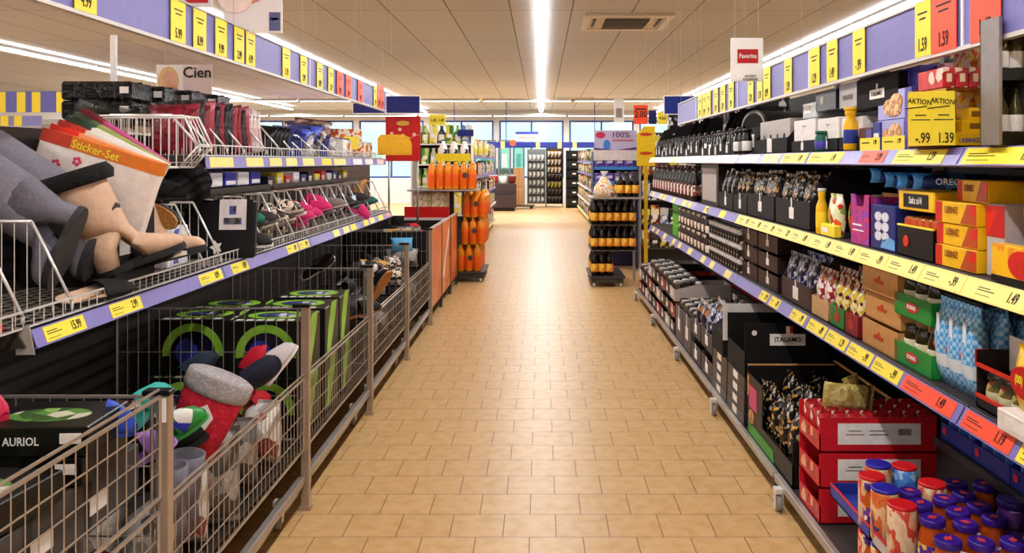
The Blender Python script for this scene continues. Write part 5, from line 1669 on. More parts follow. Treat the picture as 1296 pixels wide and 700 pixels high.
# black pack with white insert, white star tag
t = thing('slipper_pack', 'black slipper pack with white insert card showing shoes', 'slipper pack', (-1.47, 3.80, SZ), (-.12, 0, .1))
link('pack_body', MB().box(-.17, .15, 0, .05, 0, .27, .012).mesh('pack_body', plain('0e0d10', .35)), t)
link('insert_card', MB().box(-.01, .11, -.003, .0, .13, .27).mesh('insert_card', plain('e6dede', .4)), t)
link('pictured_shoes', MB().box(.01, .09, -.0045, -.003, .155, .185, .004).box(.035, .065, -.0045, -.003, .2, .24).mesh('pictured_shoes', K('3a3436', '6a6468', '4a58a8', scale=50)), t)
link('white_star', MB().prism([(-.02 + .03 * (1 if i % 2 else .5) * math.cos(PI * i / 5), .05 + .035 * (1 if i % 2 else .5) * math.sin(PI * i / 5)) for i in range(10)], 'y', -.003, 0).mesh('white_star', LABW), t)
wtag(S_slipper(.28, plain('15131a', .7), plain('d8d4d0', .6)), 'black_slipper', 'black slipper with white rim in front of the slipper pack', 'slipper', (-1.60, 4.05, SZ + .01), (0, -.05, .25))
# assorted slippers in divisions
SLM = [(LEO, plain('c8b8a8', .7), 'animal print slipper'), (PINK, plain('c85a8a', .7), 'pink slipper'), (plain('1f6a5c', .8), plain('3a3a3a', .7), 'green slipper'), (plain('2a2430', .8), plain('8a8078', .7), 'dark violet slipper'), (plain('8a7a78', .85), plain('c4b8ac', .7), 'dusty grey slipper'), (plain('3a3034', .8), plain('5a5250', .7), 'charcoal slipper')]
seq = [(4.12, 2, 0), (4.25, 2, 1), (4.36, 5, 1), (4.52, 0, 0), (4.62, 0, 1), (4.72, 0, 2), (4.84, 0, 0), (4.97, 4, 1), (5.08, 1, 0), (5.2, 1, 1), (5.32, 1, 0), (5.44, 1, 1), (5.56, 1, 2), (5.72, 3, 0), (5.86, 4, 1), (6.0, 3, 0), (6.2, 5, 1), (6.4, 3, 0), (6.6, 4, 0), (6.8, 5, 1), (7.0, 2, 0)]
wd_ = ['after the slipper pack', 'after the slipper pack, second', 'after the slipper pack, third', 'first animal print', 'second animal print', 'third animal print', 'fourth animal print', 'after the animal prints', 'start of the pink run', 'second of the pink run', 'third of the pink run', 'fourth of the pink run', 'last of the pink run', 'after the pink run', 'second after the pink run', 'third after the pink run', 'midway to the end', 'past midway to the end', 'near the sandal sole', 'before the sandal sole', 'at the far end']
for n, (Y, mi, lv) in enumerate(seq):
    m_, s_, d = SLM[mi]
    wtag(S_slipper(.26, m_, s_), 'slipper', d + ' on the wire shelf, ' + wd_[n], 'slipper', (-1.68 + .03 * (n % 3), Y, SZ + .012 + lv * .055), (R.uniform(-.15, .15), -.35 + .1 * lv, R.uniform(-.3, .3)))
    wtag(S_slipper(.25, m_, s_), 'slipper', d + ' at the back of the wire shelf, ' + wd_[n], 'slipper', (-1.74, Y + .05, SZ + .09 + lv * .04), (R.uniform(-.2, .2), .25, R.uniform(-.3, .3)))
wtag(S_slipper(.26, plain('c8925a', .8), plain('b8804a', .8)), 'tan_sandal', 'tan sole standing upright at the far end of the wire shelf', 'slipper', (-1.52, 6.9, SZ + .04), (0, -1.3, .1))
wtag(S_slipper(.2, PINK, plain('e8509a', .6)), 'bright_pink_slipper', 'bright pink child slipper hanging over the far price rail', 'slipper', (-1.5, 6.35, SZ + .09), (0, .5, 0))
wtag(S_bag(.14, .04, .16, plain('a8c8e0', .3)), 'light_blue_bag', 'light blue packet behind the bright pink child slipper', 'packet', (-1.45, 6.5, SZ + .01), (0, 0, FL))
# red packets in the near tray
for q in range(6):
    place(S_box(.16, .10, .02, plain(['c8241c', 'e8e0dc', 'd83a28'][q % 3], .35), plain(['e8e0e0', 'c8241c', 'f0e8e4'][q % 3], .4), (.1, .2, .9, .6)), 'flat_packet', ['lowest red', 'white', 'orange red', 'upper red', 'second white', 'topmost red'][q] + ' flat packet in the nearest wire tray', 'packet', (-1.42 - .03 * (q % 2), 2.08, SZ + q * .021), FL - .3 + .2 * (q % 3))
for q in range(4):
    place(S_box(.2, .25, .05, [RED, LABW, BLK, RED][q]), 'flat_box', ['red', 'white', 'black', 'second red'][q] + ' flat box at the back of the nearest wire tray', 'box', (-1.55, 1.86, SZ + q * .051), FL)
# colourful hanging blister packs on the back wall above the boots
for n, (px_, Y, c, lab) in enumerate(((172, 3.5, ['3ab0b8', 'e8f0e8', 'e8b0b8'], 'turquoise'), (186, 3.62, ['e8e4dc', '8ac04a', 'e8e4dc'], 'white and green'), (205, 3.72, ['d8702c', 'e8e0d4', 'b84a28'], 'orange'), (222, 3.82, ['e8e4e0', 'd86a8a', 'e8e4e0'], 'pale pink'))):
    t = thing('craft_pack', lab + ' craft pack hanging above the slanted wires', 'craft pack', (-1.74, Y, 1.36), (0, 0, FL * .55))
    link('pack_body', MB().box(-.07, .07, 0, .02, 0, .13, .003).mesh('pack_body', K(*c, scale=26)), t)
    link('hang_tab', MB().box(-.02, .02, .008, .012, .13, .16).mesh('hang_tab', LABW), t)
for q in range(5):
    place(S_box(.16, .1, .07, [plain('2a34b0', .4), plain('e8e6f0', .4)][q % 2], LABW, (.1, .1, .9, .4)), 'blue_white_box', ['blue', 'white', 'second blue', 'second white', 'third blue'][q] + ' box on the wire rack under the eye height tray', 'box', (-1.62, 3.95 + .19 * q, 1.37), FL)
    if q == 0:
        for k in range(2, 5):
            t = thing('inner_shelf', 'dark inner wire ledge behind the slanted dividers, ' + mw[k], 'shelf', (-1.60, YL[k], 1.345), (0, 0, FL))
            link('ledge_grid', lattice(MB(), (0, 0, 0), (1, 0, 0), 1.3, (0, 1, 0), .24, 26, 5, .002, .003).mesh('ledge_grid', STEELD), t)
            link('ledge_lip', MB().box(0, 1.3, -.004, 0, -.01, .02).mesh('ledge_lip', STEELD), t)
for q in range(12):
    c = [plain('20202c', .4), plain('e0c840', .4), plain('b8242c', .4), plain('d8d8e0', .4), plain('28307c', .4)][q % 5]
    place(S_box(.13, .1, .06 + .02 * (q % 2), c, LABW, (.1, .1, .6, .6)), 'small_box', ['black', 'yellow', 'red', 'silver', 'navy'][q % 5] + ' small box on the inner ledge, ' + ['first', 'second', 'third'][q // 5] + ' of that colour', 'box', (-1.61, 4.95 + .17 * q, 1.35), FL)

# ---- eye height tray goods (floor 1.53)
UZ = 1.535
FOILR = [K('7a1424', '8a1c2c', '6a1420', '982838', scale=12, kind='noise', bump=.6), K('2a2428', '1c191c', '3a3438', scale=14, kind='noise', bump=.6), K('9a2434', 'a83848', 'c87884', scale=12, kind='noise', bump=.6), K('c8a8a8', 'd8c4c4', 'e8dcdc', 'b89898', scale=14, kind='noise', bump=.6)]
fd = ['maroon', 'black', 'red and white', 'clear and pink']
for q in range(15):
    Y = 3.60 + q * .062
    c = [0, 1, 0, 2, 1, 0, 1, 1, 2, 0, 1, 2, 3, 3, 3][q]
    wtag(S_bag(.22, .05, .21 + .02 * (q % 2), FOILR[c]), 'foil_pack', fd[c] + ' foil pack in the upper wire tray, ' + ['first', 'second', 'third', 'fourth', 'fifth', 'sixth', 'seventh', 'eighth', 'ninth', 'tenth', 'eleventh', 'twelfth', 'thirteenth', 'fourteenth', 'last'][q] + ' from the wire basket', 'foil pack', (-1.60, Y, UZ), (-.12, -.04 - .012 * q, R.uniform(-.3, .1)))
for q in range(7):
    wtag(S_bag(.22, .06, .17 if q < 5 else .12, [plain('0c0c14', .3), plain('0c0c14', .3), K('1c2a8c', '24389c', '10184c', scale=20, bump=.5)][min(q // 2, 2)]), 'soft_pack', ['black', 'black', 'black', 'black', 'royal blue', 'royal blue', 'royal blue'][q] + ' soft pack in the upper wire tray, ' + ['first', 'second', 'third', 'fourth', 'first', 'second', 'third'][q] + ' after the foil packs', 'soft pack', (-1.60, 4.60 + q * .075, UZ), (-.2, .1, 0))
for q in range(6):
    m_ = [K('1c2a8c', '24389c', '10184c', '3a50b8', scale=16, bump=.6)] * 3 + [K('5a3a34', '8a7068', '3a2624', scale=30, bump=.4), K('a89c98', '6a3a34', 'c8bcb8', scale=30, bump=.4), K('8a1c24', '2a2024', scale=30)]
    wtag(S_bag(.26, .08, .2, m_[q]), 'piled_pack', ['first blue', 'second blue', 'third blue', 'brown', 'grey brown', 'dark red'][q] + ' pack heaped above the upper wire tray', 'soft pack', (-1.66, 5.4 + q * .12, UZ + .14), (-1.2 + .1 * q, .1, .3 * (q % 2)))
for q in range(9):
    c = [plain('202a7c', .4), K('b8b0b0', 'd8d4d4', '8a8488', scale=30, bump=.5), K('2a2428', '8a8488', scale=30, bump=.4)][q % 3]
    wtag(S_bag(.2, .06, .15, c), 'soft_pack', ['navy', 'silver clear', 'dark'][q % 3] + ' small pack in the upper tray, ' + ['first', 'second', 'third'][q // 3] + ' group past the blue heap', 'soft pack', (-1.62, 5.28 + q * .2, UZ), (-.15, .1, .1))
ORB = K('d86a28', 'e8d8c8', 'b84a1c', 'f0c0a0', scale=10, kind='noise')
place(S_box(.3, .12, .2, ORB, YELL, (.5, .2, .9, .7)), 'orange_box', 'white and orange box with a yellow panel leaning at the far upper tray', 'box', (-1.56, 6.55, UZ + .02), FL * .35)
t = thing('yellow_header', 'rounded yellow header card at the far end of the upper tray', 'display card', (-1.42, 7.35, UZ + .02), (0, 0, .12))
link('card_body', MB().prism([(-.03, 0), (.27, 0), (.27, .1), (.245, .16), (.2, .18), (.0, .18), (-.03, .15)], 'y', 0, .012).mesh('card_body', plain('eab020', .4)), t)
link('fold_line', MB().box(-.03, .27, -.001, 0, .012, .016).mesh('fold_line', plain('c8901c', .4)), t)
t = thing('red_header', 'tall red display board with a gold oval behind the yellow header card', 'display board', (-1.52, 8.1, 1.50), (0, 0, .0))
link('pole', MB().bar((.03, .02, -.62), (.03, .02, .0), .01, 8).bar((.31, .02, -.62), (.31, .02, .0), .01, 8).mesh('pole', STEEL), t)
link('board', MB().box(0, .34, 0, .01, 0, .44, .001).mesh('board', plain('c41818', .4)), t)
link('gold_oval', MB().prism([(.17 + .065 * math.cos(2 * PI * i / 20), .37 + .024 * math.sin(2 * PI * i / 20)) for i in range(20)], 'y', -.002, 0).mesh('gold_oval', plain('d8a840', .4)), t)
m = MB()
for i in range(8): m.bar((.02 + .04 * i, -.002, .24 + .02 * math.sin(i)), (.06 + .04 * i, -.002, .24 + .02 * math.sin(i + 1)), .0025)
for (cx, cz) in ((.06, .27), (.14, .31), (.28, .26), (.17, .25)): m.prism([(cx + .018 * math.cos(2 * PI * i / 10), cz + .018 * math.sin(2 * PI * i / 10)) for i in range(10)], 'y', -.003, 0)
link('pale_garland', m.mesh('pale_garland', plain('e8b8a0', .4)), t)
for q in range(6):
    place(S_box(.24, .1, .13, [plain('f0ece8', .4), K('c8c0bc', 'e8e4e0', '8a8480', scale=26)][q % 2], K('e8b020', 'c84a1c', scale=20), (.5, .2, .9, .8)), 'white_pack', ['white', 'silver', 'second white', 'second silver', 'third white', 'third silver'][q] + ' pack at the far end of the upper tray', 'pack', (-1.5, 6.4 + q * .17, UZ), FL)
# black multipacks stacked on the reverse shelf top
MPK = K('0b0a0c', '161416', '2c2a2c', '0d0c0e', '0a090a', scale=20, stretch=(4, 1, .4), bump=.3, rough=.25)
for lv in range(2):
    for q in range(4):
        t = thing('black_multipack', 'black shrink wrapped multipack, ' + ['lower', 'upper'][lv] + ' layer, ' + ['first', 'second', 'third', 'fourth'][q] + ' going away from the wire basket', 'multipack', (-2.18 + .035 * q, 3.76 + q * .24, 1.69 + lv * .088), (0, 0, .05 * (q % 2)))
        link('pack_body', MB().box(0, .32, 0, .22, 0, .085, .01).mesh('pack_body', MPK), t)
        link('white_tag', MB().box(.27, .31, -.002, 0, .03, .06).mesh('white_tag', LABW), t)
        link('film_seam', MB().box(-.002, .322, .1, .104, .083, .088).mesh('film_seam', BLACK), t)
for q in range(5):
    wtag(S_bag(.3, .1, .1, K('0d0d0c', '2a2c28', '141512', '8a8c84', scale=18, bump=.7)), 'black_bag', 'crumpled black bag sliding off the multipacks, ' + ['first', 'second', 'third', 'fourth', 'fifth'][q], 'bag', (-1.99 + .03 * q, 3.72 + q * .22, 1.69 + .02 * (q % 2)), (-.2, .25, .1 * q))
t = thing('white_post', 'white square post rising from the gondola by the multipacks', 'post', (xx(137, 3.9), 3.95, 1.68))
link('tube', MB().box(-.012, .012, -.012, .012, 0, .42, .002).mesh('tube', WHITE), t)
link('foot_plate', MB().box(-.03, .03, -.03, .03, 0, .008, .001).mesh('foot_plate', WHITE), t)

# ---- bins
BZ = .282
GP = K('6a6664', '8a8684', '4a4644', 'a8a4a0', scale=18, bump=.7)
AUR = K('0f100e', '0c0c0c', '16180f', scale=20)
for q in range(4):
    for j in range(3):
        wtag(S_bag(.15, .2, .26, GP), 'clear_bag', 'clear plastic bag at the bottom of the nearest wire bin', 'bag', (-1.21 - q * .16, 1.42 + j * .24, BZ), (0, 0, 0), 'clear bags in the nearest bin')
AU = [(-1.37, 2.10, .72, .02), (-1.36, 2.09, .795, .05), (-1.62, 2.0, .72, 0), (-1.38, 1.84, .72, -.1), (-1.64, 1.78, .72, 0), (-1.62, 2.02, .795, .0)]
ad = ['lower black shoe box facing along the aisle', 'upper black shoe box with a green lid picture', 'deep lower black shoe box', 'black shoe box nearer the front', 'black shoe box in the deep near corner', 'deep upper black shoe box']
for n, (x, y, z, r) in enumerate(AU):
    t = thing('shoe_box', ad[n] + ' in the nearest wire bin', 'shoe box', (x, y, z), (0, 0, r))
    link('box_body', MB().box(0, .27, -.12, .1, 0, .07, .003).mesh('box_body', AUR), t)
    link('green_picture', MB().prism([(.07 + .09 * 1.1 * math.cos(2 * PI * i / 20) + .06, -.02 + .055 * math.sin(2 * PI * i / 20)) for i in range(20)], 'z', .07, .0712).mesh('green_picture', K('5a8a3c', '8ab060', 'c8c8b0', '3a5a2c', scale=22)), t)
    link('white_label', MB().box(.205, .255, -.122, -.12, .03, .055).mesh('white_label', LABW), t)
    text(t, 'AURIOL', .028, (.115, -.1225, .036), mat=WHITE, sx=.85)
for j in range(4):
    place(S_box(.28, .22, .14, plain('4a4644', .6), LABW, (.1, .3, .4, .6)), 'grey_carton', 'grey carton under the black shoe boxes, ' + ['first', 'second', 'third', 'fourth'][j] + ' of the row', 'carton', (-1.12 - .0, 1.45 + .24 * j, .575), FL)
    place(S_box(.28, .22, .14, plain('3a3838', .6), LABW, (.1, .3, .4, .6)), 'dark_carton', 'dark carton deep in the nearest bin, ' + ['first', 'second', 'third', 'fourth'][j] + ' of the row', 'carton', (-1.42, 1.45 + .24 * j, .575), FL)
t = thing('paint_box', 'yellow, red and green box with paint pots, low in the nearest wire bin', 'paint box', (-1.30, 1.76, .72), (0, 0, .02))
link('box_body', MB().box(0, .17, -.05, .05, 0, .045, .003).mesh('box_body', plain('e8b81c', .4)), t)
link('green_base', MB().box(-.001, .171, -.052, .051, 0, .012).mesh('green_base', plain('3a9a3c', .4)), t)
link('paint_print', MB().box(.04, .17, -.0525, -.05, .014, .038).mesh('paint_print', K('d83a6a', '3a4ac8', 'f0e8e0', 'e86a2c', scale=60)), t)
for q, (x, y, c, l) in enumerate(((-1.40, 2.13, plain('c8284c', .4), 'pink red'), (-1.16, 2.20, plain('2a4ab8', .4), 'bright blue'))):
    wtag(S_slipper(.15, c, c), 'child_slipper', l + ' child slipper lying at the end of the nearest bin', 'slipper', (x - .05, y - .04, .875 if q != 1 else .80), (.15, .1, .5 * q - .4))
# bin 2: children's boots and slippers
wtag(GP and S_bag(.2, .1, .3, GP), 'clear_bag', 'wrapped bag at the front of the second bin', 'bag', (-1.10, 2.75, BZ), (-.1, 0, .4))
for q in range(5):
    for j in range(4):
        wtag(S_bag(.155, .2, .24, [GP, K('e0dcd8', 'b8b0ac', '8a3a3a', 'e8e4e0', scale=16, bump=.6), plain('2a2428', .6)][(q + j) % 3]), 'wrapped_pair', 'plastic wrapped slipper pair filling the bottom of the second bin', 'slipper pack', (-1.14 - j * .165, 2.32 + q * .235, BZ), (0, 0, R.uniform(-.08, .08)), 'wrapped pairs in the second bin')
REDF = pr(['c01c34', 'b0182e', 'c82440'], 70, .9, .2, 'noise')
# red child boot shaft, tilted, with grey cuff
t = thing('red_child_boot', 'red child boot with grey felt cuff and white paw print', 'boot', (-1.13, 2.70, .60), (0.0, .42, .15))
t.scale = (1.25, 1.1, 1.15)
sh = [ring_ell((.0, 0, z), (1, 0, 0), (0, 1, 0), rx, .05, 18) for z, rx in ((-.06, .06), (.03, .072), (.09, .076), (.14, .08))]
link('red_shaft', MB().loft(sh).mesh('red_shaft', REDF), t)
link('grey_cuff', MB().loft([ring_ell((0, 0, z), (1, 0, 0), (0, 1, 0), r_, .056, 18) for z, r_ in ((.135, .084), (.15, .088), (.185, .087), (.19, .075))]).mesh('grey_cuff', pr(['a8a2a4', '9a9496', 'b4aeb0'], 80, .95, .3, 'noise')), t)
link('foot', MB().loft([ring_ell((.0 - .04 * i, -.0, -.05 - .002 * i), (0, 1, 0), (0, 0, 1), [.052, .05, .046, .03][i], [.045, .04, .034, .02][i], 14) for i in range(4)]).mesh('boot_foot', plain('171417', .7)), t)
link('white_patch', MB().prism([(-.028, .085), (0, .115), (.028, .085), (.022, .05), (0, .035), (-.022, .05)], 'y', -.052, -.048).mesh('white_patch', LABW), t)
link('small_patch', MB().lathe([(.011, 0), (.01, .002)], 10).mesh('small_patch', LABW), t, (-.035, -.0495, .0), (PI / 2, 0, 0))
wtag(S_slipper(.22, plain('1d2a3c', .8), plain('12121e', .8)), 'navy_slipper', 'navy slipper toe up behind the red child boot', 'slipper', (-1.30, 2.98, .62), (0, -.9, .4))
t = wtag(S_slipper(.26, plain('1a1c30', .8), plain('14141c', .8), plain('3a6ac8', .8)), 'blue_edged_slipper', 'navy slipper with blue zigzag edge showing its sole', 'slipper', (-1.20, 3.12, .60), (1.2, -.6, .1))
wtag(S_slipper(.2, plain('c81c34', .7), plain('cc1a38', .7)), 'red_soled_slipper', 'red sole standing up behind the blue edged slipper', 'slipper', (-1.15, 3.34, .56), (0, -1.35, .2))
wtag(S_slipper(.17, plain('3ab0a8', .7), plain('58c0b8', .7)), 'teal_slipper', 'teal slipper sole at the near end of the second bin', 'slipper', (-1.24, 2.50, .68), (.4, -.8, .6))
wtag(S_slipper(.18, K('2a8a3c', 'e8e8e0', '2a3ab8', scale=26), plain('3a9a4c', .7)), 'ball_slipper', 'green slipper with a football print beside the teal one', 'slipper', (-1.16, 2.50, .62), (.3, -.6, .3))
wtag(S_slipper(.15, plain('9a6ac8', .7), plain('a878d0', .7)), 'lilac_slipper', 'small lilac slipper below the teal one', 'slipper', (-1.2, 2.42, .60), (.3, -.5, .2))
wtag(S_boot(.2, .2, plain('121012', .8), SOLEB, None, .06), 'black_child_boot', 'black child boot lying under the red one', 'boot', (-1.22, 2.58, .52), (0, -.5, .5))
for q in range(2):
    t = thing('grey_felt_boot', 'open grey felt boot shaft at the front of the second bin, ' + ['near one', 'far one'][q], 'boot', (-1.09 + .0, 2.44 + .1 * q, .50), (.1, .1 * q, 0))
    n = 18
    o_ = [ring_ell((0, 0, z), (1, 0, 0), (0, 1, 0), r_ + (.006 * math.sin(4) if 0 else 0), r_ * .8, n) for z, r_ in ((-.12, .05), (-.05, .042), (.04, .048), (.11, .055))]
    i_ = [ring_ell((0, 0, z), (1, 0, 0), (0, 1, 0), r_, r_ * .8, n) for z, r_ in ((.11, .049), (.04, .042), (-.03, .036))]
    link('shaft', MB().loft(o_ + i_).mesh('shaft', GREYS), t)
    link('foot', MB().loft([ring_ell((-.03 * i, 0, -.12), (0, 1, 0), (0, 0, 1), [.045, .045, .04, .03][i], [.04, .035, .03, .02][i], 14) for i in range(4)]).mesh('boot_foot', GREYS), t)
wtag(S_slipper(.2, plain('b81c2c', .7), SOLEB), 'red_slipper', 'red slipper against the front wires of the second bin', 'slipper', (-1.20, 3.30, .42), (0, -.5, 1.2))
wtag(S_slipper(.2, plain('d8d0d4', .7), plain('e0d8dc', .7)), 'white_slipper', 'white fluffy slipper beside the bin post', 'slipper', (-1.14, 3.46, .56), (0, -.9, .5))
# bin 3: lime and black boxes
def lime(xx_, yy_, zz_, r, lab, top=True):
    t = thing('lime_box', lab, 'toy box', (xx_, yy_, zz_), (0, 0, r))
    W_, D_, H_ = .34, .27, .25
    link('box_body', MB().box(0, W_, 0, D_, 0, H_, .004).mesh('box_body', K('0e0f0c', '10120e', scale=10)), t)
    def arc(cx, cz, r0, r1, a0, a1, pl, off, sc=.8):
        n = 14
        pts_ = [(cx + r0 * math.cos(a0 + (a1 - a0) * i / n), cz + r0 * sc * math.sin(a0 + (a1 - a0) * i / n)) for i in range(n + 1)] + [(cx + r1 * math.cos(a1 - (a1 - a0) * i / n), cz + r1 * sc * math.sin(a1 - (a1 - a0) * i / n)) for i in range(n + 1)]
        m = MB()
        k = n + 1
        for i in range(n):
            q4 = [pts_[i], pts_[i + 1], pts_[2 * k - 2 - i], pts_[2 * k - 1 - i]]
            m.prism(q4, pl, off[0], off[1])
        return m
    LIME = K('7cb82c', '86be34', '90c63c', '9ccc48', scale=9, kind='noise')
    link('lime_arc', arc(W_ * .5, H_ * .40, .10, .135, -.1, PI + .1, 'y', (-.002, 0), 1).mesh('lime_arc', LIME), t)
    link('dark_window', MB().prism([(W_ * .5 + .098 * math.cos(2 * PI * i / 24), H_ * .40 + .098 * math.sin(2 * PI * i / 24)) for i in range(24)], 'y', -.0015, 0).mesh('dark_window', plain('14142a', .15)), t)
    link('blue_toy', MB().prism([(W_ * .42 + .05 * math.cos(2 * PI * i / 12), H_ * .42 + .06 * math.sin(2 * PI * i / 12)) for i in range(12)], 'y', -.003, -.001).mesh('blue_toy', plain('2a3a9c', .4)), t)
    link('lime_arc', arc(W_ * .5, D_ * .56, .09, .13, 0, 2 * PI, 'z', (H_, H_ + .0015), .72).mesh('lime_arc', LIME), t)
    link('blue_top_window', MB().prism([(W_ * .5 + .085 * math.cos(2 * PI * i / 24), D_ * .56 + .06 * math.sin(2 * PI * i / 24)) for i in range(24)], 'z', H_, H_ + .001).mesh('blue_top_window', K('2a3a8c', '3a4aa8', 'c8c8d8', '1a1a3a', scale=22)), t)
    wm = MB()
    for i in range(6): wm.box(.03 + i * .045, .062 + i * .045, .012, .045, H_, H_ + .0016)
    link('white_print', wm.mesh('white_print', plain('d8dcd0', .4)), t)
    link('lime_side', MB().prism([(.03, .02), (.1, .02), (.2, .2), (.22, .26), (.12, .26), (.06, .15)], 'x', W_, W_ + .002).mesh('lime_side', LIME), t)


for n, (x, y, z, lab) in enumerate(((-1.75, 3.70, .27, 'deep lower, first row'), (-1.385, 3.70, .27, 'front lower, first row'), (-1.72, 3.72, .525, 'deep upper, first row'), (-1.38, 3.69, .525, 'front upper, first row'), (-1.72, 4.0, .27, 'deep lower, second row'), (-1.37, 4.0, .27, 'front lower, second row'), (-1.70, 4.02, .525, 'deep upper, second row'), (-1.37, 4.01, .525, 'front upper, second row'), (-1.37, 4.32, .27, 'front lower, third row'), (-1.38, 4.33, .525, 'front upper, third row'))):
    lime(x - .015, y, z + .012, R.uniform(-.04, .04), 'black and lime toy box in the third bin, ' + lab)
# bins 4 and 5
TANS = plain('b8804a', .8)
for k, (ya, n_) in enumerate(((4.98, 4), (6.32, 4))):
    for q in range(n_):
        for j in range(4):
            for lv in range(1):
                wtag(S_bag(.155, .24, .24, [plain('151315', .5), GP, K('1a1618', '3a3436', '0e0c0d', 'a8a29e', scale=16, bump=.6)][(q + j) % 3]), 'wrapped_pair', 'dark wrapped pair filling the %s bin' % ['fourth', 'fifth'][k], 'slipper pack', (-1.14 - j * .165, ya + .02 + q * .3, BZ), (0, 0, R.uniform(-.06, .06)), 'wrapped pairs in bin %d' % k)
ls = [(-1.13, 5.55, .56, (0, -.9, -.6), TANS, 'tan sole sloping down at the front of the fourth bin'), (-1.30, 5.05, .52, (0, -.15, .9), TANS, 'tan soled shoe lying flat in the fourth bin'), (-1.22, 5.0, .54, (.2, -.2, .5), plain('a8683c', .7), 'brown shoe over the tan soled one'), (-1.55, 5.0, .56, (1.1, 0, .1), plain('d8d0c8', .7), 'pale ridged sole on its side in the fourth bin'), (-1.66, 5.75, .68, (.9, -.6, .2), plain('e8e4e0', .7), 'white sole standing deep in the fourth bin'), (-1.4, 5.6, .55, (.4, -.3, 1.3), SOLEB, 'black shoe deep in the fourth bin')]
for (x, y, z, r, m_, lab) in ls: wtag(S_slipper(.27, plain('1d191a', .7), m_), 'shoe', lab, 'shoe', (x, y, z), r)
for q in range(6):
    wtag(S_bag(.22, .1, .14, [LEO, K('e8e4e0', '2a2428', 'd8a040', scale=16), BLACKC, LEO, GP, BLACKC][q]), 'soft_pack', ['animal print', 'white and gold', 'black', 'second animal print', 'clear', 'second black'][q] + ' pack on the heap in the fifth bin', 'soft pack', (-1.2 - .14 * (q % 3), 6.5 + q * .17, .54 + .03 * (q % 2)), (-.3, .1, .4 * q))
wtag(S_bag(.2, .1, .12, plain('5ab0e0', .3)), 'light_blue_pack', 'light blue pack on top of the fifth bin heap', 'soft pack', (-1.25, 7.45, .70), (-.3, 0, .2))
wtag(S_bag(.3, .14, .16, GP), 'clear_bag', 'clear bag propping the light blue pack', 'bag', (-1.25, 7.45, .54), (0, 0, .2))
# promotional bins with the orange poster beyond the wire bins
t = thing('poster_bin', 'dark bin with an orange poster side and red rim board', 'bin', (-1.03, 7.72, 0), (0, 0, FL))
L = 2.36
link('poster_panel', MB().box(0, L, -.006, .0, .12, .86, .001).mesh('poster_panel', K('e07a3c', 'e4834a', 'dc6c34', 'e8905a', scale=1.6, kind='noise')), t)
link('pale_streak', MB().prism([(.9, .3), (1.0, .28), (1.5, .7), (1.45, .78)], 'y', -.008, -.006).mesh('pale_streak', plain('f0d8c8', .4)), t)
link('dark_streak', MB().prism([(1.5, .45), (1.56, .45), (1.7, .72), (1.62, .74)], 'y', -.008, -.006).mesh('dark_streak', plain('6a2a1c', .4)), t)
m = MB().box(0, L, .0, .02, .10, .12).box(0, .02, 0, .8, .1, .84).box(L - .02, L, 0, .8, .1, .84).box(0, L, .78, .8, .1, .84).box(0, L, 0, .8, .3, .31)
link('bin_body', m.mesh('bin_body', plain('1a1717', .4)), t)
link('red_rim_board', MB().box(1.55, 1.57, .0, .5, .86, .99).mesh('red_rim_board', plain('c81818', .4)), t)
link('steel_rim', MB().box(0, L, -.01, .01, .86, .88).box(1.54, 1.56, 0, .5, .84, .87).mesh('steel_rim', CHROME), t)
for x in (.0, .8, 1.63, L - .03): link('post', MB().box(x, x + .03, -.012, .02, 0, .88, .003).mesh('bin_post', STEELD), t)
for q in range(5):
    wtag(S_bag(.28, .12, .22, [BLACKC, K('c8c4c0', '2a2628', 'e8b040', scale=14), GP, BLACKC, REDF][q]), 'soft_pack', ['black', 'white', 'clear', 'second black', 'red'][q] + ' pack lying in the orange poster bin', 'soft pack', (-1.3 - .1 * (q % 2), 7.9 + q * .28, .62), (-.3, 0, .3 * q))
    wtag(S_bag(.3, .16, .3, GP), 'clear_bag', 'clear bag filling the bottom of the orange poster bin', 'bag', (-1.3 - .1 * (q % 2), 7.9 + q * .28, .32), (0, 0, .3 * q), 'clear bags in the poster bin')
# ------------------------------------------------------------------ pallets of drinks and the far shop
ORL = plain('ee6212', .3)

ORLB = plain('f0801c', .2)
ODR = plain('e8861c', .15)


def pallet(x0, x1, y0, y1, lab, legs=True):
    t = thing('dolly_pallet', lab, 'pallet', (0, 0, 0))
    link('deck', MB().box(x0, x1, y0, y1, .10, .13, .003).mesh('pallet_deck', plain('3a3432', .5)), t)
    link('skid', MB().box(x0 + .02, x1 - .02, y0 + .02, y0 + .05, .05, .10).mesh('skid', STEELD), t)
    for x in (x0 + .05, x1 - .05):
        for y in (y0 + .06, y1 - .06):
            c = link('castor', fk, t, (x, y, -.02))
            link('wheel', cm, c, (0, 0, .054), (PI / 2, 0, 0))


ODK = S_pack6(.05, .33, 3, 2, ODR, ORL, plain('e8b020', .3), soda=True)
pallet(-1.12, -.70, 10.25, 11.05, 'low dolly under the orange soda packs')
for lv in range(3):
    for q in range(4):
        for c in range(1):
            x = -.92 + (.05 if lv == 1 else (.07 if lv == 2 else 0)) - .02
            t = place(ODK, 'soda_pack', 'orange soda six pack, %s layer, %s from the aisle end' % (['bottom', 'middle', 'top'][lv], ['first', 'second', 'third', 'fourth'][q]), 'drinks pack', (x + .04, 10.28 + q * .205, .13 + lv * .335), 0)
            link('dark_logo', MB().prism([(.02 + .03 * math.cos(2 * PI * i / 16), .17 + .035 * math.sin(2 * PI * i / 16)) for i in range(16)], 'y', -.004, -.001).mesh('dark_logo', plain('4a4240', .4)), t)
t = thing('display_shelf', 'steel end shelf carrying the upper orange soda packs', 'shelf', (0, 0, 0))
link('board', MB().box(-1.62, -.78, 10.0, 10.62, 1.135, 1.155, .003).mesh('shelf_board', STEEL), t)
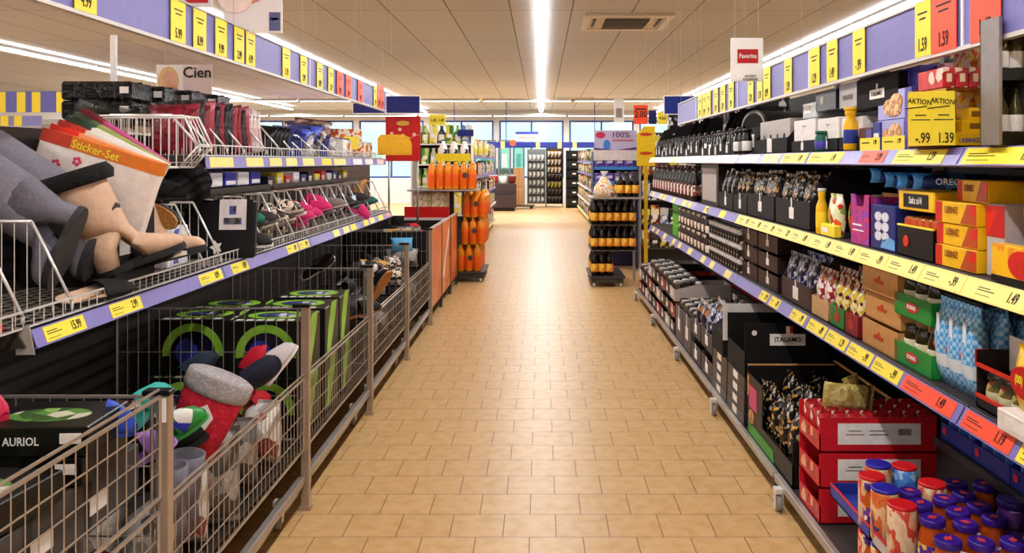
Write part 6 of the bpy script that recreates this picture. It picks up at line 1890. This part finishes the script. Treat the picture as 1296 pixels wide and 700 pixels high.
link('back_sheet', MB().box(-1.62, -1.12, 10.62, 10.64, .1, 1.13).mesh('back_sheet', plain('5a5452', .5)), t)
link('upright', MB().box(-1.64, -1.60, 10.58, 10.64, 0, 1.9).mesh('upright', STEEL), t)
for q, x in enumerate((-1.24, -.95)):
    t = place(ODK, 'soda_pack', 'orange soda six pack on the end shelf, ' + ['yellower one', 'one with the round logo'][q], 'drinks pack', (x, 10.1, 1.156), 0)
    if q: link('dark_logo', MB().prism([(.02 + .03 * math.cos(2 * PI * i / 16), .17 + .035 * math.sin(2 * PI * i / 16)) for i in range(16)], 'y', -.004, -.001).mesh('dark_logo', plain('4a4240', .4)), t)
for q in range(3):
    for lv in range(3):
        place(S_box(.2, .2, .1, K('c8b48c', 'e0d0b0', 'b09468', scale=22)), 'pale_carton', 'pale tan carton of the pile beside the soda packs', 'carton', (-1.45 + .205 * (q % 2), 10.15 + .21 * (q // 2), .82 + lv * .101), 0, 'pale carton pile')
t = thing('white_plinth', 'steel box plinth under the pale cartons', 'plinth', (0, 0, 0))
link('body', MB().box(-1.57, -1.13, 10.12, 10.56, 0.0, .815, .004).mesh('plinth_body', plain('6a6260', .4)), t)
link('kick', MB().box(-1.56, -1.14, 10.11, 10.13, .0, .08).mesh('kick', BLACK), t)
# second tier on the end display: yellow tray with white bottles
t = thing('yellow_tray', 'yellow display tray of white bottles above the orange soda', 'display tray', (0, 0, 0))
link('tray_body', MB().box(-1.38, -.93, 10.9, 11.15, 1.52, 1.535).box(-1.38, -.93, 10.89, 10.9, 1.50, 1.60).mesh('tray_body', plain('e8cc20', .4)), t)
link('wire_leg', MB().bar((-1.37, 11.14, 1.52), (-1.37, 11.14, .0), .008).bar((-.94, 11.14, 1.52), (-.94, 11.14, 0), .008).mesh('wire_leg', CHROME), t)
for q in range(3):
    place(S_bottle(.25, .055, plain('f0ecec', .3), K('2a3048', 'e8e4e8', 'c8b8c0', scale=16), plain('4a3a44', .3), slim=.45), 'white_bottle', 'white bottle with dark print in the yellow tray, ' + ['first', 'second', 'third'][q], 'bottle', (-1.30 + q * .14, 11.02, 1.535), 0)

# right pallet of dark bottles with orange labels
CDK = plain('1a0e08', .12, vary=0)
CLB = K('f0b030', 'e88420', 'f4c850', 'd8541c', scale=14)
CPK = S_pack6(.044, .30, 3, 2, CDK, CLB, plain('3a2a20', .3))
pallet(.58, 1.0, 9.85, 10.7, 'low dolly under the dark bottles with orange labels')
for lv in range(3):
    for q in range(3):
        for c in range(2 if lv > 0 else 1):
            place(CPK, 'drinks_pack', 'six pack of dark bottles with orange labels, %s layer%s, %s' % (['bottom', 'middle', 'top'][lv], ', behind' if c else '', ['front', 'second', 'third'][q]), 'drinks pack', (.73 + c * .27, 9.9 + q * .2, .13 + lv * .305), 0)
    if lv: 
        t = thing('layer_tray', 'thin card sheet below the %s layer of dark bottles' % ['', 'middle', 'top'][lv], 'tray', (0, 0, .13 + lv * .305 - .005))
        link('sheet', MB().box(.59, 1.14, 9.86, 10.5, 0, .004).mesh('sheet', plain('6a5a4a', .6)), t)
t = thing('steel_tray', 'flat steel tray on top of the dark bottle display', 'tray', (0, 0, 0))
link('board', MB().box(.58, 1.2, 9.82, 10.55, 1.05, 1.07, .003).mesh('board', STEEL), t)
link('leg', MB().box(1.15, 1.18, 10.4, 10.43, 0, 1.05).mesh('leg', STEEL), t)
for q in range(2): place(CPK, 'drinks_pack', 'six pack of dark bottles on the top steel tray, ' + ['nearer', 'farther'][q], 'drinks pack', (1.04, 9.9 + q * .22, 1.07), 0)
t = thing('white_sack', 'white net sack with orange print on the top steel tray', 'sack', (.76, 10.0, 1.07))
link('sack_body', MB().loft([ring_ell((0, 0, z), (1, 0, 0), (0, 1, 0), r_, r_ * .8, 14) for z, r_ in ((0, .11), (.05, .14), (.12, .12), (.19, .07), (.24, .035))]).mesh('sack_body', K('e8dcd4', 'f0b860', 'e8e4e0', 'd8703c', scale=14, kind='noise')), t)
link('tied_top', MB().loft([ring_ell((0, 0, z), (1, 0, 0), (0, 1, 0), r_, r_, 10) for z, r_ in ((.235, .03), (.26, .02), (.31, .05))]).mesh('tied_top', plain('d8d0d4', .4)), t)
# laundry display, purple
t = thing('detergent_stand', 'lilac and blue detergent display stand with printed header', 'display stand', (xx(752, 11.5), 11.5, 0))
W_ = xx(806, 11.5) - xx(752, 11.5)
link('header', MB().box(0, W_, 0, .02, zz(192, 11.5), zz(165, 11.5)).mesh('header', plain('b8b0d0', .4)), t)
link('white_board', MB().box(-.01, W_ + .02, -.05, -.04, zz(203, 11.5), zz(190, 11.5)).mesh('white_board', plain('d0c8c8', .5)), t)
text(t, '100%', .11, (W_ * .62, -.004, zz(171, 11.5)), mat=plain('6a2a5a', .4, vary=0), sx=1.1)
link('red_line', MB().box(W_ * .42, W_ * .92, -.004, 0, zz(178.5, 11.5), zz(177, 11.5)).mesh('red_line', plain('c03050', .4)), t)
link('brand_oval', MB().prism([(W_ * .15 + .07 * math.cos(2 * PI * i / 16), zz(171, 11.5) + .045 * math.sin(2 * PI * i / 16)) for i in range(16)], 'y', -.004, 0).mesh('brand_oval', plain('c03058', .4)), t)
link('blue_bottle_print', MB().prism([(W_ * .3 + .05 * math.cos(2 * PI * i / 16), zz(184, 11.5) + .08 * math.sin(2 * PI * i / 16)) for i in range(16)], 'y', -.005, 0).mesh('blue_bottle_print', plain('3a7ac8', .4)), t)
link('purple_foot', MB().prism([(0, zz(192, 11.5)), (W_, zz(192, 11.5)), (W_, zz(186, 11.5)), (W_ * .5, zz(190, 11.5)), (0, zz(187, 11.5))], 'y', -.006, -.002).mesh('purple_foot', plain('5a2a7a', .4)), t)
for z in (zz(215, 11.5), zz(234, 11.5), zz(253, 11.5), zz(275, 11.5)):
    link('blue_shelf', MB().box(0, W_, -.05, .4, z, z + .045, .003).mesh('blue_shelf', plain('3a78c0', .4)), t)
link('side_panel', MB().box(-.015, 0, 0, .4, 0, zz(192, 11.5)).mesh('side_panel', plain('3a3a6a', .4)), t)
link('side_panel', MB().box(W_, W_ + .015, 0, .4, 0, zz(192, 11.5)).mesh('side_panel', plain('3a3a6a', .4)), t)
link('back_panel', MB().box(0, W_, .38, .4, 0, zz(192, 11.5)).mesh('back_panel', plain('24244a', .4)), t)
for lv, zp in enumerate((215, 234, 253, 275)):
    z = zz(zp, 11.5) + .046
    for q in range(4):
        place(S_box(.13, .2, .115, K('4a2a8a', '6a4ab0', '8a7ad0', '3a2070', 'b8a8e0', scale=16), plain('c8c0e8', .4), (.2, .4, .8, .7)), 'detergent_pack', 'purple detergent pack on the %s blue shelf' % ['top', 'second', 'third', 'lowest'][lv], 'detergent pack', (xx(752, 11.5) + .075 + q * .138, 11.47, z), 0, 'purple detergent packs shelf %d' % lv)
t = thing('yellow_stand', 'tall yellow display board with slanted top and two red prints', 'display board', (xx(806, 9.9), 9.9, 0))
W_ = xx(829, 9.9) - xx(806, 9.9)
link('board', MB().prism([(0, zz(210, 9.9)), (W_, zz(210, 9.9)), (W_, zz(160, 9.9)), (W_ * .4, zz(160, 9.9)), (0, zz(170, 9.9))], 'y', 0, .02).mesh('board', plain('e8c01c', .4)), t)
link('leg', MB().box(W_ * .4, W_ * .6, .0, .02, 0, zz(210, 9.9)).mesh('leg', plain('c8a01c', .4)), t)
for zp in (170, 194): link('red_print', MB().prism([(W_ * .5 + W_ * .36 * math.cos(2 * PI * i / 16), zz(zp, 9.9) + .02 * math.sin(2 * PI * i / 16)) for i in range(16)], 'y', -.002, 0).mesh('red_print', plain('c84020', .4)), t)

# far shelving runs along both sides
PAL = [K('c89a4a', '8a3a24', 'e8dcc0', '3a4a2c', 'd8b86a', scale=14), K('2a2422', '4a3a30', '14110f', 'c8b8a0', scale=14), K('6a8a3a', 'd8c850', '3a2a20', 'e8e0c8', scale=14), K('a83a2c', 'e8d8b8', '6a2a20', 'd88a3a', scale=14), K('e8e4dc', 'c8c4bc', '4a6a9a', 'e8e8e4', scale=14), K('1a1818', '2a2828', 'e8e4e0', scale=12), K('d8803a', 'e8a85a', 'b85a24', 'f0d8b0', scale=14)]


def far_run(name, X, yaw, Y0, Y1, H, levels, labside, pals, nb, seed, backm=None, face='both'):
    rr = random.Random(seed)
    nbay = max(1, round((Y1 - Y0) / 1.34))
    bl = (Y1 - Y0) / nbay
    for k in range(nbay):
        ya = Y0 + k * bl
        t = thing(name, 'grey shelving bay %s, %s' % (labside, ['first', 'second', 'third', 'fourth', 'fifth', 'sixth', 'seventh', 'eighth', 'ninth', 'tenth', 'eleventh', 'twelfth'][k]), 'shelving', (X, ya if yaw > 0 else ya + bl, 0), (0, 0, yaw))
        link('back_sheet', MB().box(.002, bl - .002, .5, .52, 0, H).mesh('back_sheet', backm or plain('5a5452', .5)), t)
        link('upright', MB().box(.002, .03, .4, .498, 0, H + .04).mesh('upright', STEEL), t)
        for z in levels:
            s_ = link('shelf_board', MB().box(.002, bl - .002, 0, .498, z - .025, z, .002).mesh('shelf_board', plain('b0a8a4', .4)), t)
            link('price_rail', MB().box(.002, bl - .002, -.01, 0, z - .04, z + .004).mesh('price_rail', [LILACR, YELLP, plain('d8d4e0', .4)][int(z * 10) % 3]), s_)
        for li, z in enumerate(levels):
            nxt = (levels + [H + .28])[li + 1]
            gap = nxt - z - .06
            x = .05
            while x < bl - .1:
                wd = rr.choice([.14, .18, .24])
                wd = min(wd, bl - x - .02)
                h = gap * rr.uniform(.6, .95)
                pm_ = rr.choice(pals)
                kind = rr.random()
                yy = (ya + x + wd / 2) if yaw > 0 else (ya + bl - x - wd / 2)
                lab = 'level %d' % li
                lv = ['floor', 'knee high', 'waist high', 'chest high', 'eye level', 'top'][min(li, 5)]
                if kind < .68:
                    h = round(min(h, .3), 2)
                    place(S_box(wd - .01, .28, h, pm_, LABW if rr.random() < .4 else None, (.3, .3, .7, .6)), 'packet_box', 'printed packet box on the %s shelf %s' % (lv, labside), 'box', (X + (.02 if yaw < 0 else -.02), yy, z), yaw, 'boxes %s %s' % (labside, lab))
                else:
                    h = round(min(h, .26), 2)
                    sp_ = S_jar(h, .036, pm_, rr.choice(pals), rr.choice([LIDD, plain('d8d0c8', .3), plain('b84a2c', .3)]), 10) if kind < .78 else S_bag(.09, .06, h, pm_)
                    x2 = x
                    while x2 + .075 <= x + wd + .02:
                        yy = (ya + x2 + .04) if yaw > 0 else (ya + bl - x2 - .04)
                        place(sp_, 'packed_good', 'small jar or pouch on the %s shelf %s' % (lv, labside), 'grocery', (X + (.06 if yaw < 0 else -.06), yy, z), yaw, 'small goods %s %s' % (labside, lab))
                        x2 += .095
                x += wd + .01


far_run('shelving_bay', -1.08, FL, 11.62, 19.66, 1.75, [.15, .55, .9, 1.25, 1.58], 'west of the far aisle', PAL, 6, 3)
far_run('shelving_bay', 1.12, FR, 12.2, 25.6, 1.6, [.15, .5, .85, 1.2, 1.5], 'east of the far aisle', [PAL[0], PAL[1], PAL[2], PAL[3], PAL[5], PAL[5]], 9, 4, plain('2a2626', .5))
t = thing('carton_rack', 'tall black rack of dark cartons at the end of the east shelving', 'rack', (.82, 26.6, 0))
link('frame', MB().box(-.02, 0, 0, .5, 0, 1.85).box(.5, .52, 0, .5, 0, 1.85).box(0, .5, .48, .5, 0, 1.85).mesh('rack_frame', STEELD), t)
for i in range(6):
    link('rack_shelf', MB().box(0, .5, 0, .47, .05 + i * .3, .07 + i * .3).mesh('rack_shelf', BLACK), t)
    place(S_box(.46, .4, .25, K('0e0c0c', '161414', '121010', 'c8c4c0', scale=7), LABW, (.35, .4, .6, .6)), 'black_carton', ['lowest', 'second', 'third', 'fourth', 'fifth', 'topmost'][i] + ' black carton on the tall black rack at the far end', 'carton', (1.07, 26.63, .072 + i * .3), 0)

# end display facing the camera, filled with small goods
t = thing('end_display', 'white end shelving full of cleaning goods behind the orange soda', 'shelving', (-1.76, 11.3, 0))
ELV = (.75, 1.14, 1.44, 1.72)
for z in ELV: link('shelf_board', MB().box(0, .80, 0, .28, z, z + .018, .002).mesh('shelf_board', WHITE), t)
link('upright', MB().box(-.02, .0, 0, .28, 0, 2.0).mesh('upright', WHITE), t)
link('upright', MB().box(.80, .82, 0, .28, 0, 2.0).mesh('upright', WHITE), t)
link('back_sheet', MB().box(0, .8, .28, .29, 0, 1.9).mesh('back_sheet', plain('4a4a52', .5)), t)
link('navy_plate', MB().box(.62, .84, -.012, -.004, 1.84, 1.93).mesh('navy_plate', NAVY), t)
EC = [('green', K('3a7a2c', 'd8c850', '8ab04a', scale=12)), ('lime', K('c8d070', '4a8a3a', 'e8e8d8', scale=12)), ('blue and white', K('d8e0e8', '6a8ac0', 'e8e8f0', scale=12)), ('white', K('e8ecf0', 'c8d0e0', '8a9ac0', scale=12)), ('pale', K('d8d0c0', 'b8c8a0', 'e8e4dc', scale=12)), ('yellow', K('e8d850', 'e8e4c0', 'c8b030', scale=12)), ('dark', K('2a2a38', '4a4a5a', 'c8c4cc', scale=12))]
for li, z in enumerate(ELV):
    for q in range(7):
        cn, cm_ = EC[(q + li * (0 if q < 2 else 1)) % 7 if q > 1 else q]
        hh = [.30, .24, .22, .26][li]
        spx = S_box(.1, .2, hh, cm_, LABW, (.2, .3, .8, .5)) if (q + li) % 2 else S_bottle(hh, .045, cm_, LABW, plain('d8d8e0', .3), 10, slim=.5)
        place(spx, 'cleaning_pack', cn + ' container on the ' + ['lowest', 'second', 'third', 'highest'][li] + ' board of the white end shelving, ' + ['first', 'second', 'third', 'fourth', 'fifth', 'sixth', 'last'][q], 'container', (-1.76 + .06 + q * .112, 11.33 if (q + li) % 2 else 11.38, z + .018), 0)
for q in range(3): place(S_bottle(.2, .035, plain('e8e0a0', .3), plain('e8d860', .4), WHITE), 'pale_bottle', 'pale yellow bottle beyond the yellow tray', 'bottle', (-.92 + q * .075, 11.55, 1.581), 0, 'pale yellow bottles')

t = thing('end_display', 'grey end shelving of mixed goods behind the yellow display board', 'shelving', (1.36, 11.3, 0))
for z in (.3, .62, .95, 1.3, 1.62): link('shelf_board', MB().box(0, 1.2, 0, .28, z, z + .018, .002).mesh('shelf_board', STEELD), t)
link('upright', MB().box(-.02, .0, 0, .28, 0, 1.9).mesh('upright', STEEL), t)
link('back_sheet', MB().box(0, 1.2, .28, .29, 0, 1.9).mesh('back_sheet', plain('3a3838', .5)), t)
for li, z in enumerate((.3, .62, .95, 1.3, 1.62)):
    for q in range(9):
        place(S_box(.11, .2, [.24, .2, .26, .22, .2][(li + q) % 5], PAL[(li * 2 + q) % 7], LABW, (.2, .3, .8, .5)), 'mixed_pack', 'boxed grocery on the grey end shelving behind the yellow board', 'pack', (1.43 + q * .125, 11.33, z + .018), 0)

# back of the shop: band with yellow cards, racks, cartons, door glass
t = thing('back_band', 'long royal blue band with small yellow cards before the back windows', 'sign band', (0, 24.8, 1.90))
link('panel', MB().box(-3.2, 2.2, 0, .02, 0, .17, .002).mesh('back_band_panel', plain('2a3690', .4)), t)
for x in (-1.15, -.10, .55, 1.0): link('yellow_card', MB().box(x - .06, x + .06, -.01, -.002, -.02, .19).mesh('yellow_card', YELLP), t)
for x in (-2.6, -1.05, 1.6): link('hanger', MB().bar((x, .01, .17), (x, .01, ZC - 1.9), .012).mesh('hanger', FRM), t)
t = thing('wire_rack', 'tall grey rack of bagged goods before the back window', 'rack', (xx(668, 27), 27, 0))
W_ = xx(690, 27) - xx(668, 27)
RKM = K('a8aca8', 'c8ccc8', '8a908c', 'dfe2de', scale=9)
link('frame', MB().box(-.02, .0, 0, .5, 0, 1.9).box(W_, W_ + .02, 0, .5, 0, 1.9).box(0, W_, .48, .5, .1, 1.9).mesh('rack_frame', plain('8a908e', .4, .3)), t)
for i in range(6):
    link('rack_shelf', MB().box(0, W_, 0, .5, .12 + i * .27, .14 + i * .27).mesh('rack_shelf', STEELD), t)
    for q in range(4): place(S_bag(.12, .1, .21, RKM), 'grey_pack', 'grey white pack on the tall grey rack', 'pack', (xx(668, 27) + .08 + q * .135, 27.05, .14 + i * .27), 0, 'packs on the grey rack')
t = thing('wire_rack', 'tall dark rack of brown and red packets before the back window', 'rack', (xx(692, 27), 27.2, 0))
W_ = xx(712, 27) - xx(692, 27)
link('frame', MB().box(-.02, .0, 0, .5, 0, 1.95).box(W_, W_ + .02, 0, .5, 0, 1.95).box(0, W_, .48, .5, .1, 1.95).mesh('rack_frame', STEELD), t)
for i in range(7):
    link('rack_shelf', MB().box(0, W_, 0, .5, .1 + i * .25, .12 + i * .25).mesh('rack_shelf', BLACK), t)
    for q in range(4): place(S_bag(.11, .1, .2, [PAL[1], PAL[1], PAL[2], PAL[1], PAL[3], PAL[3], PAL[3]][i]), 'brown_pack', 'brown printed packet on the tall dark rack', 'packet', (xx(692, 27) + .07 + q * .12, 27.25, .12 + i * .25), 0, 'packets on the dark rack')
for q in range(2):
    place(S_box(.32, .3, .58, plain('b88a5c', .65), plain('a87a4c', .6), (.45, 0, .55, 1)), 'brown_carton', ['lower', 'upper'][q] + ' tall brown carton by the back window', 'carton', (xx(656.5, 26), 26, .12 + q * .585), 0)
t = thing('flat_trolley', 'low grey trolley under the brown cartons', 'trolley', (xx(636, 26), 26, 0))
link('deck', MB().box(0, 1.0, -.1, .5, .08, .115, .004).mesh('trolley_deck', STEELD), t)
link('handle', MB().path([(0.0, .45, .1), (0.0, .45, .95), (0.0, -.05, .95)], .015, 8).mesh('trolley_handle', CHROME), t)
for x in (.1, .9): link('wheel', MB().lathe([(.03, -.02), (.04, -.015), (.04, .015), (.03, .02)], 14).mesh('trolley_wheel', BLACK), t, (x, .1, .04), (PI / 2, 0, 0))
for q in range(3):
    t = thing('round_tub', ['red', 'white', 'dark red'][q] + ' tub on the low display west of the brown cartons', 'tub', (xx(626, 25) - .04 + .28 * q, 25.19, .825))
    link('tub_body', MB().loft([ring_ell((0, 0, z), (1, 0, 0), (0, 1, 0), r_, r_, 14) for z, r_ in ((0, .1), (.2, .13), (.24, .13))]).mesh('tub_body', [plain('b8202c', .4), WHITE, plain('6a1a20', .4), BLACKC, WHITE][q]), t)
    link('tub_rim', MB().lathe([(.132, .22), (.14, .23), (.132, .245)], 14).mesh('tub_rim', STEEL), t)
t = thing('low_display', 'dark stepped display table west of the brown cartons', 'table', (xx(626, 25) - .2, 24.85, 0))
link('step', MB().box(0, .85, 0, .5, .1, .49, .01).box(0, .85, .18, .5, .49, .81, .01).mesh('step', plain('3a2a2a', .5)), t)
link('plinth', MB().box(.05, .8, .05, .45, 0, .1).mesh('plinth', BLACK), t)

for k, (xa, xb, yy) in enumerate(((600, 628, 27.4), (630, 647, 27.4), (649, 664, 27.6))):
    t = thing('glass_door', ['wide', 'middle', 'narrow'][k] + ' steel framed glass door leaf before the back windows', 'glass door', (xx(xa, yy), yy, 0))
    W_ = xx(xb, yy) - xx(xa, yy)
    link('frame', MB().box(0, .06, 0, .05, 0, 2.2).box(W_ - .06, W_, 0, .05, 0, 2.2).box(.06, W_ - .06, 0, .05, 2.12, 2.2).box(.06, W_ - .06, 0, .05, 0, .1).box(.06, W_ - .06, .01, .04, 1.0, 1.06).mesh('door_frame', plain('7a8290', .4, .3)), t)
    link('pane', MB().box(.06, W_ - .06, .02, .03, .1, 2.12).mesh('door_pane', PANE), t)
    link('poster', MB().box(W_ * .3, W_ * .7, .005, .018, 1.3, 1.75).mesh('door_poster', plain(['4aa8a0', 'd8e4e8', '5ab8b0'][k], .4)), t)
for k in range(4):
    t = thing('goods_rack', ['first', 'second', 'third', 'fourth'][k] + ' low dark rack of mixed goods along the back wall', 'rack', (xx(560 + 24 * k, 28.4), 28.4, 0))
    link('frame', MB().box(0, .6, .3, .34, 0, 1.25).box(0, .03, 0, .34, 0, 1.25).box(.57, .6, 0, .34, 0, 1.25).mesh('rack_frame', STEELD), t)
    for z in (.1, .45, .8):
        link('rack_shelf', MB().box(.03, .57, 0, .3, z - .02, z).mesh('rack_shelf', BLACK), t)
        for q in range(4): place(S_box(.12, .2, .26, PAL[(k * 3 + q + int(z * 10)) % 7]), 'boxed_good', 'boxed good on the low dark racks along the back wall', 'box', (xx(560 + 24 * k, 28.4) + .1 + q * .135, 28.43, z), 0, 'boxes on the low back racks')

# the cross gondola seen over the wire baskets to the west
t = thing('sign_band', 'lilac sign band of the cross shelf beyond the gondola, over the white one', 'sign band', (-9.4, 9.0, 2.03))
link('panel', MB().box(0, 4.22, 0, .02, 0, .23).mesh('band_panel', plain('6a6ab4', .4)), t)
for px_ in (2, 27, 46, 77): link('price_card', MB().box(xx(px_, 9) + 9.4 - .045, xx(px_, 9) + 9.4 + .045, -.008, 0, .0, .22).mesh('price_card', YELL), t)
t = thing('sign_band', 'narrow lilac rail with yellow tickets of the cross shelf, lower one', 'sign band', (-9.4, 8.96, 1.88))
link('panel', MB().box(0, 4.0, 0, .02, 0, .11).mesh('band_panel', plain('8a88c4', .4)), t)
for px_ in (9, 26): link('price_card', MB().box(xx(px_, 9) + 9.4 - .04, xx(px_, 9) + 9.4 + .04, -.008, 0, .0, .11).mesh('price_card', YELL), t)
t = thing('cross_shelving', 'white cross shelving holding small goods beyond the gondola', 'shelving', (-9.4, 9.1, 0))
link('back_sheet', MB().box(0, 4.2, .5, .52, 0, 1.9).mesh('back_sheet', plain('c8c0bc', .6)), t)
for z in (1.02, 1.32, 1.62): link('shelf_board', MB().box(0, 4.2, 0, .5, z - .02, z).mesh('shelf_board', plain('d8d4d0', .4)), t)
link('upright', MB().box(4.16, 4.2, 0, .5, 0, 2.2).mesh('upright', WHITE), t)
rr = random.Random(5)
xs = -6.9
while xs < -5.3:
    for z in (1.02, 1.32, 1.62):
        c = rr.choice([['d8702c', 'e8e0d4'], ['e8c83c', 'b8402c'], ['3a4ab8', 'e8e8f0'], ['e8c8b0', 'c87a5a'], ['f0e8dc', 'd84a3c'], ['e8b01c', 'f0e0a0']])
        place(S_box(.14, .2, .2, K(*c, scale=18), LABW, (.2, .3, .8, .6)), 'small_pack', 'brightly printed pack on the cross shelving beyond the gondola', 'pack', (xs, 9.12, z), 0, 'packs on the cross shelving %s' % z)
    xs += .155
# long wall shelving far to the west with a deep blue canopy
for k in range(5):
    ya = 13.0 + 2.6 * k
    t = thing('chiller', ['first', 'second', 'third', 'fourth', 'fifth'][k] + ' wall unit with a blue canopy and white bottles, far west', 'wall unit', (-6.4, ya, 0), (0, 0, FL))
    link('body', MB().box(0, 2.58, .6, .7, 0, 2.1).box(0, 2.58, 0, .7, 0, .3).mesh('unit_body', plain('d8dcd8', .4)), t)
    link('canopy', MB().prism([(0, 2.02), (.7, 2.1), (.7, 2.25), (0, 2.22)], 'x', 0, 2.58).mesh('unit_canopy', plain('2c3688', .4)), t)
    for z in (.7, 1.1, 1.5, 1.85): link('shelf_board', MB().box(0, 2.58, .05, .6, z - .02, z).mesh('unit_shelf', WHITE), t)
    for q in range(16):
        place(S_bottle(.15, .05, plain('e4e6dc', .4), [plain('c8d8b0', .4), plain('e8e0a0', .4), plain('b8c8d8', .4)][(q // 3) % 3], WHITE, 8), 'milk_bottle', 'white bottle on the top shelf of the far west wall units', 'bottle', (-6.5, ya + .12 + q * .155, 1.85), 0, 'white bottles far west')

# things that nothing tells apart share one label and one group
_by = {}
for o in bpy.data.objects:
    if o.parent is None and 'label' in o: _by.setdefault(o['label'], []).append(o)
for k_, v_ in _by.items():
    if len(v_) > 1:
        for o in v_: o['group'] = 'alike: ' + k_

# goods stand a hair above the board that carries them
LIFT = {'packet_box', 'packed_good', 'boxed_good', 'mixed_pack', 'small_pack', 'milk_bottle', 'grey_pack', 'brown_pack', 'cleaning_pack', 'preserve_jar', 'navy_bag', 'snack_bag', 'crisp_bag', 'pickle_jar', 'food_tin', 'sauce_jar', 'tall_tin', 'soup_packet', 'white_bottle', 'wine_bottle', 'detergent_pack', 'small_tin', 'antipasti_jar', 'snack_pack', 'large_jar', 'soda_pack'}
for o in bpy.data.objects:
    if o.parent is None and o.name.split('.')[0] in LIFT: o.location.z += .0016
